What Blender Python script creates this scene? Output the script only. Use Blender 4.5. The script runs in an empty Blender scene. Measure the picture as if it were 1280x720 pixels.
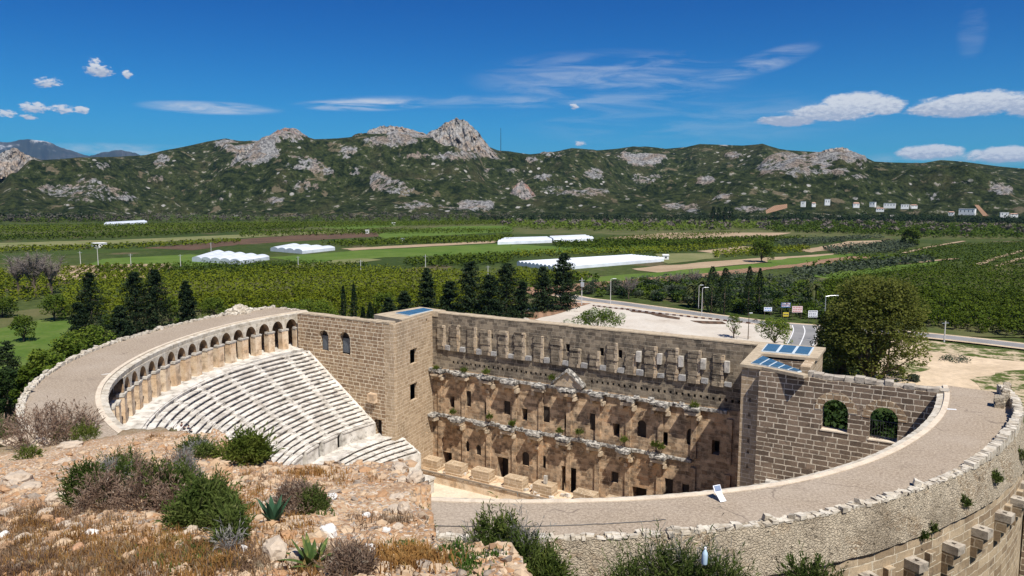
import bpy, bmesh, math, random
import numpy as np
from mathutils import Vector, Matrix, noise as mnoise

random.seed(7)
rng = np.random.default_rng(11)
scene = bpy.context.scene
COL = scene.collection
R_ = math.radians

# ------------------------------------------------------------------ camera
# world frame: X runs along the stage wall, Y points from the seats to the stage and the plain beyond,
# Z = 0 is the roof walk on top of the spectator bowl; the plain lies at Z = -24.
F_PX, PITCH, ROLL, YAW = 928.0, 0.12359, 0.00192, R_(30.5)
CAM = np.array([41.993, -72.754, 17.6])
PLAIN = -24.0

def ray(x, y):
    a, b = x - 640.0, 360.0 - y
    c, s = math.cos(ROLL), math.sin(ROLL)
    a, b = c * a - s * b, s * a + c * b
    fw = F_PX * math.cos(PITCH) + b * math.sin(PITCH)
    up = -F_PX * math.sin(PITCH) + b * math.cos(PITCH)
    cy, sy = math.cos(YAW), math.sin(YAW)
    return np.array([a * cy - fw * sy, a * sy + fw * cy, up])

def at(x, y, z=PLAIN):
    d = ray(x, y); t = (z - CAM[2]) / d[2]
    return CAM + d * t

def at_dist(x, y, dist):
    d = ray(x, y); t = dist / math.hypot(d[0], d[1])
    return CAM + d * t

def to_px(P):
    P = np.atleast_2d(np.asarray(P, float)) - CAM
    cy, sy = math.cos(YAW), math.sin(YAW)
    X = P[:, 0] * cy + P[:, 1] * sy
    Y = -P[:, 0] * sy + P[:, 1] * cy
    Z = P[:, 2]
    fw = Y * math.cos(PITCH) - Z * math.sin(PITCH)
    up = Y * math.sin(PITCH) + Z * math.cos(PITCH)
    x, y = F_PX * X / fw, F_PX * up / fw
    c, s = math.cos(ROLL), math.sin(ROLL)
    x, y = c * x + s * y, -s * x + c * y
    return 640 + x, 360 - y, fw

cam_d = bpy.data.cameras.new('camera')
cam_d.sensor_width = 36.0
cam_d.lens = F_PX / 1280.0 * 36.0
cam_d.clip_start = 0.3
cam_d.clip_end = 90000.0
cam = bpy.data.objects.new('camera', cam_d)
COL.objects.link(cam)
cam.matrix_world = (Matrix.Translation(Vector(CAM)) @ Matrix.Rotation(YAW, 4, 'Z')
                    @ Matrix.Rotation(math.pi / 2 - PITCH, 4, 'X') @ Matrix.Rotation(ROLL, 4, 'Z'))
scene.camera = cam

# ------------------------------------------------------------------ scene bookkeeping
def tag(o, label=None, cat=None, group=None, kind=None):
    if label: o['label'] = label
    if cat: o['category'] = cat
    if group: o['group'] = group
    if kind: o['kind'] = kind
    return o

def empty(name, loc, label=None, cat=None, group=None, rz=0.0):
    o = bpy.data.objects.new(name, None)
    o.empty_display_size = 0.5
    COL.objects.link(o)
    o.location = loc
    o.rotation_euler = (0, 0, rz)
    return tag(o, label, cat, group)

KIDS = {}
def adopt(o, parent):
    if parent is not None:
        o.parent = parent
        KIDS.setdefault(parent.name, []).append(o)

def copy_tree(o, parent=None):
    c = o.copy(); COL.objects.link(c)
    for k in ('label', 'category', 'group'):
        pass
    if parent is not None: adopt(c, parent)
    for ch in KIDS.get(o.name, []):
        copy_tree(ch, c)
    return c

def world_loc(o):
    p = Vector((0, 0, 0))
    while o is not None:
        p = p + Vector(o.location); o = o.parent
    return p

def box_uv(V, loops, polys_start, polys_total, normals):
    """metric UVs: walls get (distance along the wall, height); flat faces get (x, y)"""
    n_idx = np.repeat(np.arange(len(polys_start)), polys_total)
    n = normals[n_idx]; P = V[loops]
    h = np.hypot(n[:, 0], n[:, 1])
    flat = np.abs(n[:, 2]) > 0.8
    tx = np.where(h > 1e-6, -n[:, 1] / np.maximum(h, 1e-6), 1.0)
    ty = np.where(h > 1e-6, n[:, 0] / np.maximum(h, 1e-6), 0.0)
    u = P[:, 0] * tx + P[:, 1] * ty
    uv = np.stack([np.where(flat, P[:, 0], u), np.where(flat, P[:, 1], P[:, 2])], 1)
    return uv

def mesh_obj(name, V, F, mat, parent=None, uv='box', smooth=False, mat_idx=None, recenter=True, origin=None, attr=None):
    """V (n,3) world coordinates; F a list of index tuples or an int array (m,3)/(m,4)"""
    V = np.asarray(V, np.float64)
    me = bpy.data.meshes.new(name)
    if isinstance(F, np.ndarray):
        k = F.shape[1]
        tot = np.full(len(F), k, np.int32); loops = F.reshape(-1).astype(np.int32)
    else:
        tot = np.array([len(f) for f in F], np.int32)
        loops = np.fromiter((i for f in F for i in f), np.int32)
    start = np.concatenate([[0], np.cumsum(tot)[:-1]]).astype(np.int32)
    off = np.zeros(3)
    if parent is not None:
        off = np.array(world_loc(parent))
    elif origin is not None:
        off = np.array(origin, float)
    elif recenter and len(V):
        mn, mx = V.min(0), V.max(0)
        off = np.array([(mn[0] + mx[0]) / 2, (mn[1] + mx[1]) / 2, mn[2]])
    L = V - off
    me.vertices.add(len(V)); me.vertices.foreach_set('co', L.astype(np.float32).ravel())
    me.loops.add(len(loops)); me.loops.foreach_set('vertex_index', loops)
    me.polygons.add(len(tot)); me.polygons.foreach_set('loop_start', start)
    me.polygons.foreach_set('use_smooth', np.full(len(tot), bool(smooth)))
    if mat_idx is not None: me.polygons.foreach_set('material_index', np.asarray(mat_idx, np.int32))
    me.update(calc_edges=True)
    if isinstance(uv, str):
        nrm = np.zeros(len(tot) * 3, np.float32); me.polygons.foreach_get('normal', nrm)
        U = box_uv(V, loops, start, tot, nrm.reshape(-1, 3))
    elif isinstance(uv, np.ndarray):
        U = uv[loops]
    else:
        U = None
    if U is not None:
        lay = me.uv_layers.new(name='UVMap')
        lay.data.foreach_set('uv', U.astype(np.float32).ravel())
    if attr:
        for an, av in attr.items():
            a = me.attributes.new(an, 'FLOAT', 'POINT'); a.data.foreach_set('value', np.asarray(av, np.float32))
    for m in (mat if isinstance(mat, (list, tuple)) else [mat]):
        me.materials.append(m)
    o = bpy.data.objects.new(name, me)
    COL.objects.link(o)
    if parent is not None: adopt(o, parent)
    else: o.location = off
    return o

class MB:
    """collects boxes, prisms and strips; build() links them as ONE mesh object"""
    def __init__(s): s.V = []; s.F = []; s.I = []; s.mi = 0
    def v(s, *p): s.V.append(tuple(float(c) for c in p)); return len(s.V) - 1
    def f(s, *idx): s.F.append(tuple(idx)); s.I.append(s.mi)
    def quad(s, a, b, c, d): s.f(s.v(*a), s.v(*b), s.v(*c), s.v(*d))
    def hexa(s, P):
        """8 points: bottom ring 0-3 (counter-clockwise from above), top ring 4-7"""
        i = [s.v(*p) for p in P]
        s.f(i[3], i[2], i[1], i[0]); s.f(i[4], i[5], i[6], i[7])
        for k in range(4):
            s.f(i[k], i[(k + 1) % 4], i[4 + (k + 1) % 4], i[4 + k])
    def box(s, x0, x1, y0, y1, z0, z1, j=0.0):
        P = [(x0, y0, z0), (x1, y0, z0), (x1, y1, z0), (x0, y1, z0), (x0, y0, z1), (x1, y0, z1), (x1, y1, z1), (x0, y1, z1)]
        if j: P = [tuple(c + random.uniform(-j, j) for c in p) for p in P]
        s.hexa(P)
    def obox(s, c, ex, ey, ez, rz=0.0, j=0.0, tilt=0.0, tilt2=0.0):
        """oriented box: centre of the base c, full sizes, turned rz about z, tilted about its local x / y"""
        M_ = Matrix.Rotation(rz, 3, 'Z') @ Matrix.Rotation(tilt, 3, 'X') @ Matrix.Rotation(tilt2, 3, 'Y')
        P = []
        for z in (0, ez):
            for (x, y) in ((-ex / 2, -ey / 2), (ex / 2, -ey / 2), (ex / 2, ey / 2), (-ex / 2, ey / 2)):
                q = M_ @ Vector((x + random.uniform(-j, j), y + random.uniform(-j, j), z + random.uniform(-j, j)))
                P.append((c[0] + q.x, c[1] + q.y, c[2] + q.z))
        s.hexa(P)
    def prism(s, poly, z0, z1):
        n = len(poly)
        b = [s.v(p[0], p[1], z0) for p in poly]; t = [s.v(p[0], p[1], z1) for p in poly]
        s.f(*reversed(b)); s.f(*t)
        for k in range(n): s.f(b[k], b[(k + 1) % n], t[(k + 1) % n], t[k])
    def tube(s, pts, rad, n=6, cap=True):
        pts = [Vector(p) for p in pts]
        if not hasattr(rad, '__len__'): rad = [rad] * len(pts)
        rings = []
        for k, p in enumerate(pts):
            d = (pts[min(k + 1, len(pts) - 1)] - pts[max(k - 1, 0)]).normalized()
            a = d.orthogonal().normalized() if abs(d.z) > .9 else d.cross(Vector((0, 0, 1))).normalized()
            b = d.cross(a)
            rings.append([s.v(*(p + (a * math.cos(2 * math.pi * i / n) + b * math.sin(2 * math.pi * i / n)) * rad[k])) for i in range(n)])
        for k in range(len(rings) - 1):
            for i in range(n):
                s.f(rings[k][i], rings[k][(i + 1) % n], rings[k + 1][(i + 1) % n], rings[k + 1][i])
        if cap: s.f(*reversed(rings[0])); s.f(*rings[-1])
    def build(s, name, mat, parent=None, **kw):
        return mesh_obj(name, np.array(s.V), s.F, mat, parent, mat_idx=s.I if isinstance(mat, (list, tuple)) else None, **kw)

def fix_normals(o):
    bm = bmesh.new(); bm.from_mesh(o.data); bmesh.ops.recalc_face_normals(bm, faces=bm.faces); bm.to_mesh(o.data); bm.free()

# ------------------------------------------------------------------ materials
class NT:
    def __init__(s, tree): s.t = tree
    def n(s, typ, **kw):
        nd = s.t.nodes.new('ShaderNode' + typ)
        for k, v in kw.items():
            if k.startswith('i_'):
                key = k[2:]
                s.set(nd, int(key) if key.isdigit() else key.replace('_', ' '), v)
            else: setattr(nd, k, v)
        return nd
    def set(s, nd, key, v):
        sock = nd.inputs[key]
        if isinstance(v, bpy.types.NodeSocket): s.t.links.new(v, sock)
        elif isinstance(v, bpy.types.Node): s.t.links.new(v.outputs[0], sock)
        else:
            if isinstance(v, (tuple, list)) and len(v) == 3 and sock.type == 'RGBA': v = (*v, 1)
            sock.default_value = v
    def math(s, op, a, b=0.0, c=None, clamp=False):
        nd = s.t.nodes.new('ShaderNodeMath'); nd.operation = op; nd.use_clamp = clamp
        s.set(nd, 0, a); s.set(nd, 1, b)
        if c is not None: s.set(nd, 2, c)
        return nd.outputs[0]
    def mix(s, fac, a, b, mode='MIX'):
        nd = s.t.nodes.new('ShaderNodeMix'); nd.data_type = 'RGBA'; nd.blend_type = mode
        s.set(nd, 0, fac); s.set(nd, 6, a); s.set(nd, 7, b)
        return nd.outputs[2]
    def ramp(s, fac, lo, hi, smooth=True):
        nd = s.t.nodes.new('ShaderNodeMapRange'); nd.interpolation_type = 'SMOOTHSTEP' if smooth else 'LINEAR'
        s.set(nd, 0, fac); s.set(nd, 1, lo); s.set(nd, 2, hi)
        return nd.outputs[0]
    def noise(s, vec, scale, detail=4, rough=.55, dim='3D', dist=0.0):
        nd = s.t.nodes.new('ShaderNodeTexNoise'); nd.noise_dimensions = dim
        if vec is not None: s.set(nd, 'Vector', vec)
        s.set(nd, 'Scale', scale); s.set(nd, 'Detail', detail); s.set(nd, 'Roughness', rough); s.set(nd, 'Distortion', dist)
        return nd.outputs[0]
    def voro(s, vec, scale, feature='F1', out=0, rnd=1.0):
        nd = s.t.nodes.new('ShaderNodeTexVoronoi'); nd.feature = feature
        s.set(nd, 'Vector', vec); s.set(nd, 'Scale', scale); s.set(nd, 'Randomness', rnd)
        return nd.outputs[out]
    def coords(s, what='Object'): return s.n('TexCoord').outputs[what]
    def pos(s): return s.n('NewGeometry').outputs['Position']
    def sep(s, vec): return s.n('SeparateXYZ', i_0=vec).outputs
    def comb(s, x, y, z=0.0): return s.n('CombineXYZ', i_0=x, i_1=y, i_2=z).outputs[0]
    def attr(s, name): return s.n('Attribute', attribute_name=name).outputs['Fac']

def srgb(r, g, b):
    f = lambda c: (c / 255 / 12.92) if c <= 10 else ((c / 255 + .055) / 1.055) ** 2.4
    return (f(r), f(g), f(b))

def new_mat(name, fn, rough=.9, spec=.2):
    m = bpy.data.materials.new(name); m.use_nodes = True
    t = m.node_tree; b = t.nodes['Principled BSDF']
    b.inputs['Roughness'].default_value = rough
    b.inputs['Specular IOR Level'].default_value = spec
    k = NT(t)
    r = fn(k, b)
    if r is not None:
        col, bump = r if isinstance(r, tuple) and len(r) == 2 and not isinstance(r[0], (int, float)) else (r, None)
        k.set(b, 'Base Color', col)
        if bump is not None:
            h, st, di = bump
            bn = k.n('Bump'); k.set(bn, 'Height', h); k.set(bn, 'Strength', st); k.set(bn, 'Distance', di)
            t.links.new(bn.outputs[0], b.inputs['Normal'])
    return m

def plain_mat(name, col, rough=.6, spec=.3, var=.12, scale=3.0, metal=0.0):
    def fn(k, b):
        n = k.noise(k.coords(), scale, 5)
        b.inputs['Metallic'].default_value = metal
        lo = tuple(c * (1 - var) for c in col); hi = tuple(min(1, c * (1 + var)) for c in col)
        return k.mix(k.ramp(n, .3, .7), lo, hi)
    return new_mat(name, fn, rough, spec)

def ashlar_mat(name, ca, cb, mortar, w=.95, h=.48, ms=.035, dark=(.05, .045, .04), dark_lo=.56, dark_hi=.75, warm=None, bump=.6, soft=.1):
    def fn(k, b):
        uv = k.coords('UV'); X = k.sep(uv)
        nz = k.noise(uv, 1.3, 3); nz2 = k.noise(uv, 2.9, 2)
        v0 = k.math('ADD', X[1], k.math('MULTIPLY', k.math('SUBTRACT', nz, .5), soft))
        # courses of unequal height
        v0 = k.math('ADD', v0, k.math('MULTIPLY', k.math('SINE', k.math('MULTIPLY', X[1], 1.7)), .09))
        row = k.math('FLOOR', k.math('DIVIDE', v0, h))
        wn = k.n('TexWhiteNoise', noise_dimensions='1D'); k.set(wn, 'W', row)
        u0 = k.math('ADD', X[0], k.math('MULTIPLY', wn.outputs[0], 3.7))
        u0 = k.math('ADD', u0, k.math('MULTIPLY', k.noise(k.comb(k.math('MULTIPLY', u0, .55), k.math('MULTIPLY', row, 7.3)), 1.0, 1), 1.3))
        u0 = k.math('ADD', u0, k.math('MULTIPLY', k.math('SUBTRACT', nz2, .5), soft))
        wn2 = k.n('TexWhiteNoise', noise_dimensions='1D'); k.set(wn2, 'W', k.math('ADD', row, 91.7))
        u0 = k.math('MULTIPLY', u0, k.math('ADD', .72, k.math('MULTIPLY', wn2.outputs[0], .62)))
        br = k.n('TexBrick', offset=.5, squash=1.0); k.set(br, 'Vector', k.comb(u0, v0))
        k.set(br, 'Color1', (0, 0, 0)); k.set(br, 'Color2', (1, 1, 1)); k.set(br, 'Mortar', (.5, .5, .5))
        k.set(br, 'Scale', 1.0); k.set(br, 'Mortar Size', ms); k.set(br, 'Mortar Smooth', .25); k.set(br, 'Bias', 0.0)
        k.set(br, 'Brick Width', w); k.set(br, 'Row Height', h)
        P = k.pos()
        fine = k.noise(P, 7.0, 6, .65); big = k.noise(P, .22, 4, .6); mid = k.noise(P, 1.1, 5, .6)
        stone = k.mix(br.outputs[0], ca, cb)
        if warm: stone = k.mix(k.ramp(k.noise(P, .16, 3), .48, .66), stone, k.mix(br.outputs[0], warm, cb))
        stone = k.mix(k.math('MULTIPLY', k.ramp(mid, dark_lo, dark_hi), .7), stone, dark)
        stone = k.mix(k.math('MULTIPLY', k.ramp(big, .5, .75), .55), stone, tuple(c * .55 for c in ca))
        stone = k.mix(1.0, stone, k.mix(fine, (.55, .55, .55), (1.45, 1.42, 1.36)), 'MULTIPLY')
        mo = k.mix(k.ramp(k.noise(P, 2.5, 4), .4, .7), mortar, tuple(c * .55 for c in mortar))
        # mortar gone here and there
        mf = k.math('MULTIPLY', br.outputs[1], k.ramp(k.noise(P, .9, 3), .28, .42))
        col = k.mix(mf, stone, mo)
        hgt = k.math('ADD', k.math('MULTIPLY', br.outputs[1], -.5), k.math('MULTIPLY', fine, .6))
        return col, (hgt, bump, .06)
    return new_mat(name, fn, .95, .1)

def stone_mat(name, ca, cb, dark, dark_amt=.5, scale=1.0, bump=.5, dist=.06, dlo=.5, dhi=.72):
    def fn(k, b):
        P = k.pos()
        fine = k.noise(P, 9 * scale, 6, .7); mid = k.noise(P, 1.4 * scale, 5, .6)
        col = k.mix(k.ramp(k.noise(P, .7 * scale, 4), .35, .65), ca, cb)
        col = k.mix(k.math('MULTIPLY', k.ramp(mid, dlo, dhi), dark_amt), col, dark)
        col = k.mix(1.0, col, k.mix(fine, (.6, .6, .6), (1.4, 1.38, 1.34)), 'MULTIPLY')
        return col, (k.math('ADD', fine, mid), bump, dist)
    return new_mat(name, fn, .92, .15)

def rubble_mat(name, cols, scale=2.6, mortar=(.42, .37, .28), bump=.9, cover=0.5):
    """small irregular stones set in lime mortar"""
    def fn(k, b):
        P = k.pos()
        Pw = k.n('VectorMath', operation='ADD', i_0=P, i_1=k.n('VectorMath', operation='SCALE', i_0=k.n('TexNoise', i_Vector=P, i_Scale=2.0).outputs['Color'], i_Scale=.25).outputs[0]).outputs[0]
        Pw = k.n('VectorMath', operation='MULTIPLY', i_0=Pw, i_1=(1, 1, 1.7)).outputs[0]
        cell = k.voro(Pw, scale, out=1); d = k.voro(Pw, scale, 'DISTANCE_TO_EDGE')
        c = k.sep(cell)
        col = k.mix(k.ramp(c[0], .2, .8), cols[0], cols[1]); col = k.mix(k.ramp(c[1], .6, .9), col, cols[2])
        big = k.noise(P, .5, 4)
        edge = k.math('MULTIPLY', k.math('SUBTRACT', 1.0, k.ramp(d, .01, .07)), k.ramp(k.noise(P, 1.2, 4), .42, .6))
        pl = k.math('MAXIMUM', k.math('MULTIPLY', edge, .8), k.math('MULTIPLY', k.ramp(big, cover, cover + .16), .85))
        col = k.mix(pl, col, k.mix(k.ramp(k.noise(P, 2.2, 5, .65), .35, .65), tuple(c * .72 for c in mortar), mortar))
        col = k.mix(k.math('MULTIPLY', k.ramp(k.noise(P, .28, 5, .65), .5, .68), .5), col, tuple(c * .5 for c in cols[2]))
        fine = k.noise(P, 8, 6, .7)
        holes = k.ramp(k.noise(P, 3.3, 4, .6), .62, .70)
        col = k.mix(k.math('MULTIPLY', holes, .55), col, (.07, .055, .04))
        col = k.mix(1.0, col, k.mix(fine, (.55, .55, .55), (1.4, 1.38, 1.33)), 'MULTIPLY')
        h = k.math('ADD', k.math('MULTIPLY', k.ramp(d, 0.0, .15), .5), k.math('MULTIPLY', fine, 1.0)); h = k.math('SUBTRACT', h, holes)
        return col, (h, bump, .12)
    return new_mat(name, fn, .95, .1)

def leaf_mat(name, ca, cb, cc=None, trans=.25, scale=.6, rough=.6):
    def fn(k, b):
        P = k.coords('Object')
        oi = k.n('ObjectInfo').outputs['Random']
        n = k.noise(P, scale, 3); n2 = k.noise(P, scale * 5, 2)
        col = k.mix(k.ramp(n, .35, .65), ca, cb)
        if cc: col = k.mix(k.ramp(n2, .55, .7), col, cc)
        col = k.mix(1.0, col, k.mix(oi, (.8, .84, .8), (1.2, 1.16, 1.15)), 'MULTIPLY')
        tr = k.n('BsdfTranslucent'); k.set(tr, 'Color', col)
        mx = k.n('MixShader'); k.set(mx, 0, trans)
        k.t.links.new(b.outputs[0], mx.inputs[1]); k.t.links.new(tr.outputs[0], mx.inputs[2])
        out = [x for x in k.t.nodes if x.type == 'OUTPUT_MATERIAL'][0]
        k.t.links.new(mx.outputs[0], out.inputs['Surface'])
        return col
    return new_mat(name, fn, rough, .06)
SUN_E, SKY_E = 5.0, .05
SKY_HUE, SKY_SAT = .5, 1.15
SKY_TINT, SKY_TOP = (.12, .95, 1.50), (.0, .58, .82)
CLOUD_W, CLOUD_G = (12.5, 12.8, 13.2), (6.8, 7.6, 9.4)
CIRRUS = [(265, 135, 95, 9, 0, .8), (455, 131, 90, 9, .03, .85), (760, 98, 190, 38, 0, .32), (955, 78, 75, 16, .25, .42),
          (600, 128, 190, 10, 0, .3), (160, 187, 120, 9, 0, .5), (860, 150, 260, 40, 0, .16), (1215, 40, 22, 40, 0, .12), (1180, 200, 160, 14, 0, .25)]
CUMULUS = [[(1040, 140, 70, 13), (1075, 128, 55, 15), (985, 151, 45, 8), (1105, 133, 34, 12)],
           [(1205, 132, 80, 17), (1245, 128, 60, 18), (1165, 136, 40, 11), (1290, 133, 50, 16)],
           [(1163, 190, 50, 11)], [(1255, 193, 60, 12)],
           [(123, 88, 19, 9), (119, 81, 10, 9)], [(159, 93, 7, 6)], [(60, 103, 19, 7)],
           [(45, 135, 22, 8), (78, 136, 18, 7), (101, 137, 10, 6)], [(8, 142, 14, 6), (35, 146, 12, 4)],
           [(725, 179, 8, 4)], [(718, 133, 6, 4)]]
EXPOSURE = 0.32
HAZE = 1.9e-5
# ------------------------------------------------------------------ light and sky
SUN = np.array([1.0, -0.65, 1.80]); SUN /= np.linalg.norm(SUN)     # towards the sun
sd = bpy.data.lights.new('sun', 'SUN'); sd.energy = SUN_E; sd.angle = R_(.53); sd.color = (1.0, .955, .88)
sun = bpy.data.objects.new('sun', sd); COL.objects.link(sun)
sun.rotation_euler = Vector(SUN).to_track_quat('Z', 'Y').to_euler()
sun.location = (0, 0, 200)

world = bpy.data.worlds.new('World'); scene.world = world; world.use_nodes = True
def build_sky():
    t = world.node_tree; k = NT(t)
    bg = t.nodes['Background']
    sky = k.n('TexSky', sky_type='NISHITA', sun_disc=False, sun_elevation=math.asin(SUN[2]), sun_rotation=math.atan2(SUN[0], SUN[1]),
              altitude=60.0, air_density=1.0, dust_density=.25, ozone_density=4.0)
    hs = k.n('HueSaturation', i_Hue=SKY_HUE, i_Saturation=SKY_SAT, i_Value=1.0, i_Color=sky.outputs[0])
    col = hs.outputs[0]
    # azimuth / elevation of each direction, in degrees
    D = k.sep(k.coords('Generated'))
    az = k.math('MULTIPLY', k.math('ARCTAN2', D[0], D[1]), 180 / math.pi)
    el = k.math('MULTIPLY', k.math('ARCSINE', D[2]), 180 / math.pi)
    col = k.mix(1.0, col, SKY_TINT, 'MULTIPLY')
    # air near the horizon is brighter, the zenith deeper
    col = k.mix(k.ramp(el, 2.0, 16.0), col, k.mix(1.0, col, SKY_TOP, 'MULTIPLY'))
    V = k.comb(az, k.math('MULTIPLY', el, 2.2), 0.0)
    n1 = k.noise(V, .55, 7, .62); n2 = k.noise(V, 2.3, 6, .65)
    nn = k.math('ADD', k.math('MULTIPLY', k.math('SUBTRACT', n1, .5), 1.5), k.math('MULTIPLY', k.math('SUBTRACT', n2, .5), .8))
    # cirrus streaks: stretched noise
    Vs = k.comb(k.math('ADD', k.math('MULTIPLY', az, .16), k.math('MULTIPLY', el, .10)), k.math('MULTIPLY', el, 1.1), 3.0)
    st = k.noise(Vs, 1.1, 7, .62, dist=.6)
    def azel(x, y):
        d = ray(x, y); return math.degrees(math.atan2(d[0], d[1])), math.degrees(math.atan2(d[2], math.hypot(d[0], d[1])))
    def ell(cx, cy, rx, ry, rot=0.0):
        a, e = azel(cx, cy); a1, _ = azel(cx + rx, cy); _, e1 = azel(cx, cy - ry)
        A, E = abs(a1 - a), abs(e1 - e)
        da = k.math('SUBTRACT', az, a); de = k.math('SUBTRACT', el, e)
        if rot:
            c, s = math.cos(rot), math.sin(rot)
            da, de = (k.math('ADD', k.math('MULTIPLY', da, c), k.math('MULTIPLY', de, s)),
                      k.math('SUBTRACT', k.math('MULTIPLY', de, c), k.math('MULTIPLY', da, s)))
        q = k.math('ADD', k.math('POWER', k.math('ABSOLUTE', k.math('DIVIDE', da, A)), 2.0), k.math('POWER', k.math('ABSOLUTE', k.math('DIVIDE', de, E)), 2.0))
        return k.math('SUBTRACT', 1.0, q), e, E
    # thin high cloud
    for (cx, cy, rx, ry, rot, amt) in CIRRUS:
        m, e, E = ell(cx, cy, rx, ry, rot)
        m = k.math('MULTIPLY', k.ramp(m, -.1, 1.0), k.ramp(st, .36, .68))
        col = k.mix(k.math('MULTIPLY', m, amt), col, CLOUD_W)
    # fair-weather cumulus: each an irregular cluster with a flat base, its shade put into the colour
    for lumps in CUMULUS:
        tot = None; base = None
        for (cx, cy, rx, ry) in lumps:
            m, e, E = ell(cx, cy, rx, ry)
            tot = m if tot is None else k.math('MAXIMUM', tot, m)
        lo = max(l[1] + l[3] for l in lumps); hi = min(l[1] - l[3] for l in lumps); cxm = lumps[0][0]
        e0, e1 = azel(cxm, lo)[1], azel(cxm, hi)[1]
        small = max(l[2] for l in lumps) < 30
        dens = k.ramp(k.math('ADD', k.math('MAXIMUM', tot, -1.5), k.math('MULTIPLY', k.math('ADD', nn, k.math('MULTIPLY', k.math('SUBTRACT', n2, .5), 1.6)), 1.5) if small else nn), .05, .9 if small else .6)
        shade = k.ramp(k.math('ADD', k.math('DIVIDE', k.math('SUBTRACT', el, e0), e1 - e0), k.math('MULTIPLY', k.math('SUBTRACT', n2, .5), 1.6)), .1, .75)
        cc = k.mix(shade, CLOUD_G, CLOUD_W)
        col = k.mix(k.math('MULTIPLY', dens, .96), col, cc)
    t.links.new(col, bg.inputs['Color']); bg.inputs['Strength'].default_value = SKY_E
# ------------------------------------------------------------------ theatre materials
m_wing_r = ashlar_mat('brown ashlar', (.135, .10, .074), (.27, .20, .145), (.70, .60, .46), w=1.15, h=.52, ms=.05, dark=(.05, .043, .036))
m_wing_l = ashlar_mat('tan ashlar', (.24, .16, .10), (.40, .29, .185), (.76, .65, .48), w=1.0, h=.5, ms=.055, dark=(.16, .11, .075), dark_lo=.55, dark_hi=.8)
m_tower = ashlar_mat('pale ashlar', (.36, .265, .17), (.51, .395, .27), (.74, .62, .46), w=.95, h=.46, ms=.035, dark=(.26, .19, .13), dark_lo=.6, dark_hi=.85)
m_scaena = ashlar_mat('stage wall ashlar', (.29, .195, .12), (.60, .44, .29), (.50, .40, .28), w=.9, h=.5, ms=.022, dark=(.075, .062, .05),
                      dark_lo=.43, dark_hi=.64, warm=(.48, .29, .16), soft=.3)
m_scaena_top = ashlar_mat('weathered ashlar', (.13, .105, .08), (.34, .28, .205), (.42, .36, .27), w=.95, h=.5, ms=.022, dark=(.055, .05, .044),
                          dark_lo=.44, dark_hi=.66, soft=.2)
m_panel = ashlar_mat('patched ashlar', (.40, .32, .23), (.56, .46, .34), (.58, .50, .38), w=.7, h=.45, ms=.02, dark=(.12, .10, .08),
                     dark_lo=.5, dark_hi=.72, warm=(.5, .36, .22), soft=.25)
m_outer = ashlar_mat('outer wall ashlar', (.27, .20, .13), (.50, .40, .275), (.64, .55, .41), w=1.5, h=.62, ms=.04, dark=(.14, .11, .085), dark_lo=.5, dark_hi=.72, soft=.25)
m_rubble = rubble_mat('rubble masonry', [(.57, .49, .37), (.45, .36, .25), (.33, .25, .17)], 4.4, (.58, .50, .38), 1.0, .36)
m_capstone = stone_mat('cap stones', (.62, .57, .48), (.48, .42, .33), (.2, .18, .15), .6, 1.6)
m_marble = stone_mat('seat limestone', (.70, .665, .605), (.50, .465, .41), (.20, .18, .155), .9, 1.0, .4, .05, .5, .78)
m_pier = stone_mat('pier limestone', (.70, .57, .42), (.60, .42, .26), (.30, .23, .165), .75, .8, .6, .06, .48, .68)
m_capital = stone_mat('grey capitals', (.60, .56, .50), (.45, .42, .37), (.17, .16, .145), .6, 1.4)
m_cornice = stone_mat('cornice marble', (.60, .57, .51), (.37, .35, .32), (.10, .095, .09), .85, 1.6, .8, .1, .42, .58)
m_corbel = stone_mat('weathered corbel', (.47, .42, .345), (.36, .31, .25), (.14, .13, .115), .7, 1.6)
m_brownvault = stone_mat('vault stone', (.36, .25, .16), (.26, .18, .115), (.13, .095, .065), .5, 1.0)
m_kerb = stone_mat('cream kerb', (.68, .585, .455), (.60, .505, .39), (.42, .34, .26), .4, 1.2, .3, .03)
m_coping = stone_mat('beige coping', (.50, .41, .29), (.42, .34, .24), (.22, .18, .13), .5, 1.5, .4, .04)
m_sand = stone_mat('orchestra sand', (.66, .575, .45), (.60, .51, .39), (.45, .37, .28), .4, .35, .3, .03)
def walk_fn(k, b):
    P = k.pos()
    g = k.noise(P, 5.5, 3, .8); g2 = k.noise(P, 13, 3, .7); big = k.noise(P, .16, 4, .6)
    c = k.mix(k.ramp(g, .34, .66), (.30, .235, .17), (.51, .415, .31))
    c = k.mix(k.ramp(g2, .3, .7), k.mix(1.0, c, (.7, .7, .7), 'MULTIPLY'), c)
    c = k.mix(k.math('MULTIPLY', k.ramp(big, .4, .7), .25), c, (.50, .43, .35))
    cr = k.voro(k.n('VectorMath', operation='ADD', i_0=P, i_1=k.n('VectorMath', operation='SCALE', i_0=k.n('TexNoise', i_Vector=P, i_Scale=.5).outputs['Color'], i_Scale=2.2).outputs[0]).outputs[0], .11, 'DISTANCE_TO_EDGE')
    c = k.mix(k.math('MULTIPLY', k.math('MULTIPLY', k.math('SUBTRACT', 1.0, k.ramp(cr, .002, .010)), k.ramp(k.noise(P, .3, 3), .48, .6)), .55), c, (.13, .10, .08))
    c = k.mix(k.math('MULTIPLY', k.ramp(k.noise(P, .55, 6, .68), .54, .70), .35), c, (.21, .165, .125))
    return c, (g2, .5, .03)
m_walk = new_mat('pebble roof walk', walk_fn, .95, .1)
m_white = plain_mat('white paint', (.78, .80, .80), .5, .3, .06)
m_frame = plain_mat('pale blue frame', (.56, .63, .67), .5, .3, .05)
m_dark = plain_mat('dark iron', (.03, .03, .032), .5, .4)
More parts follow.
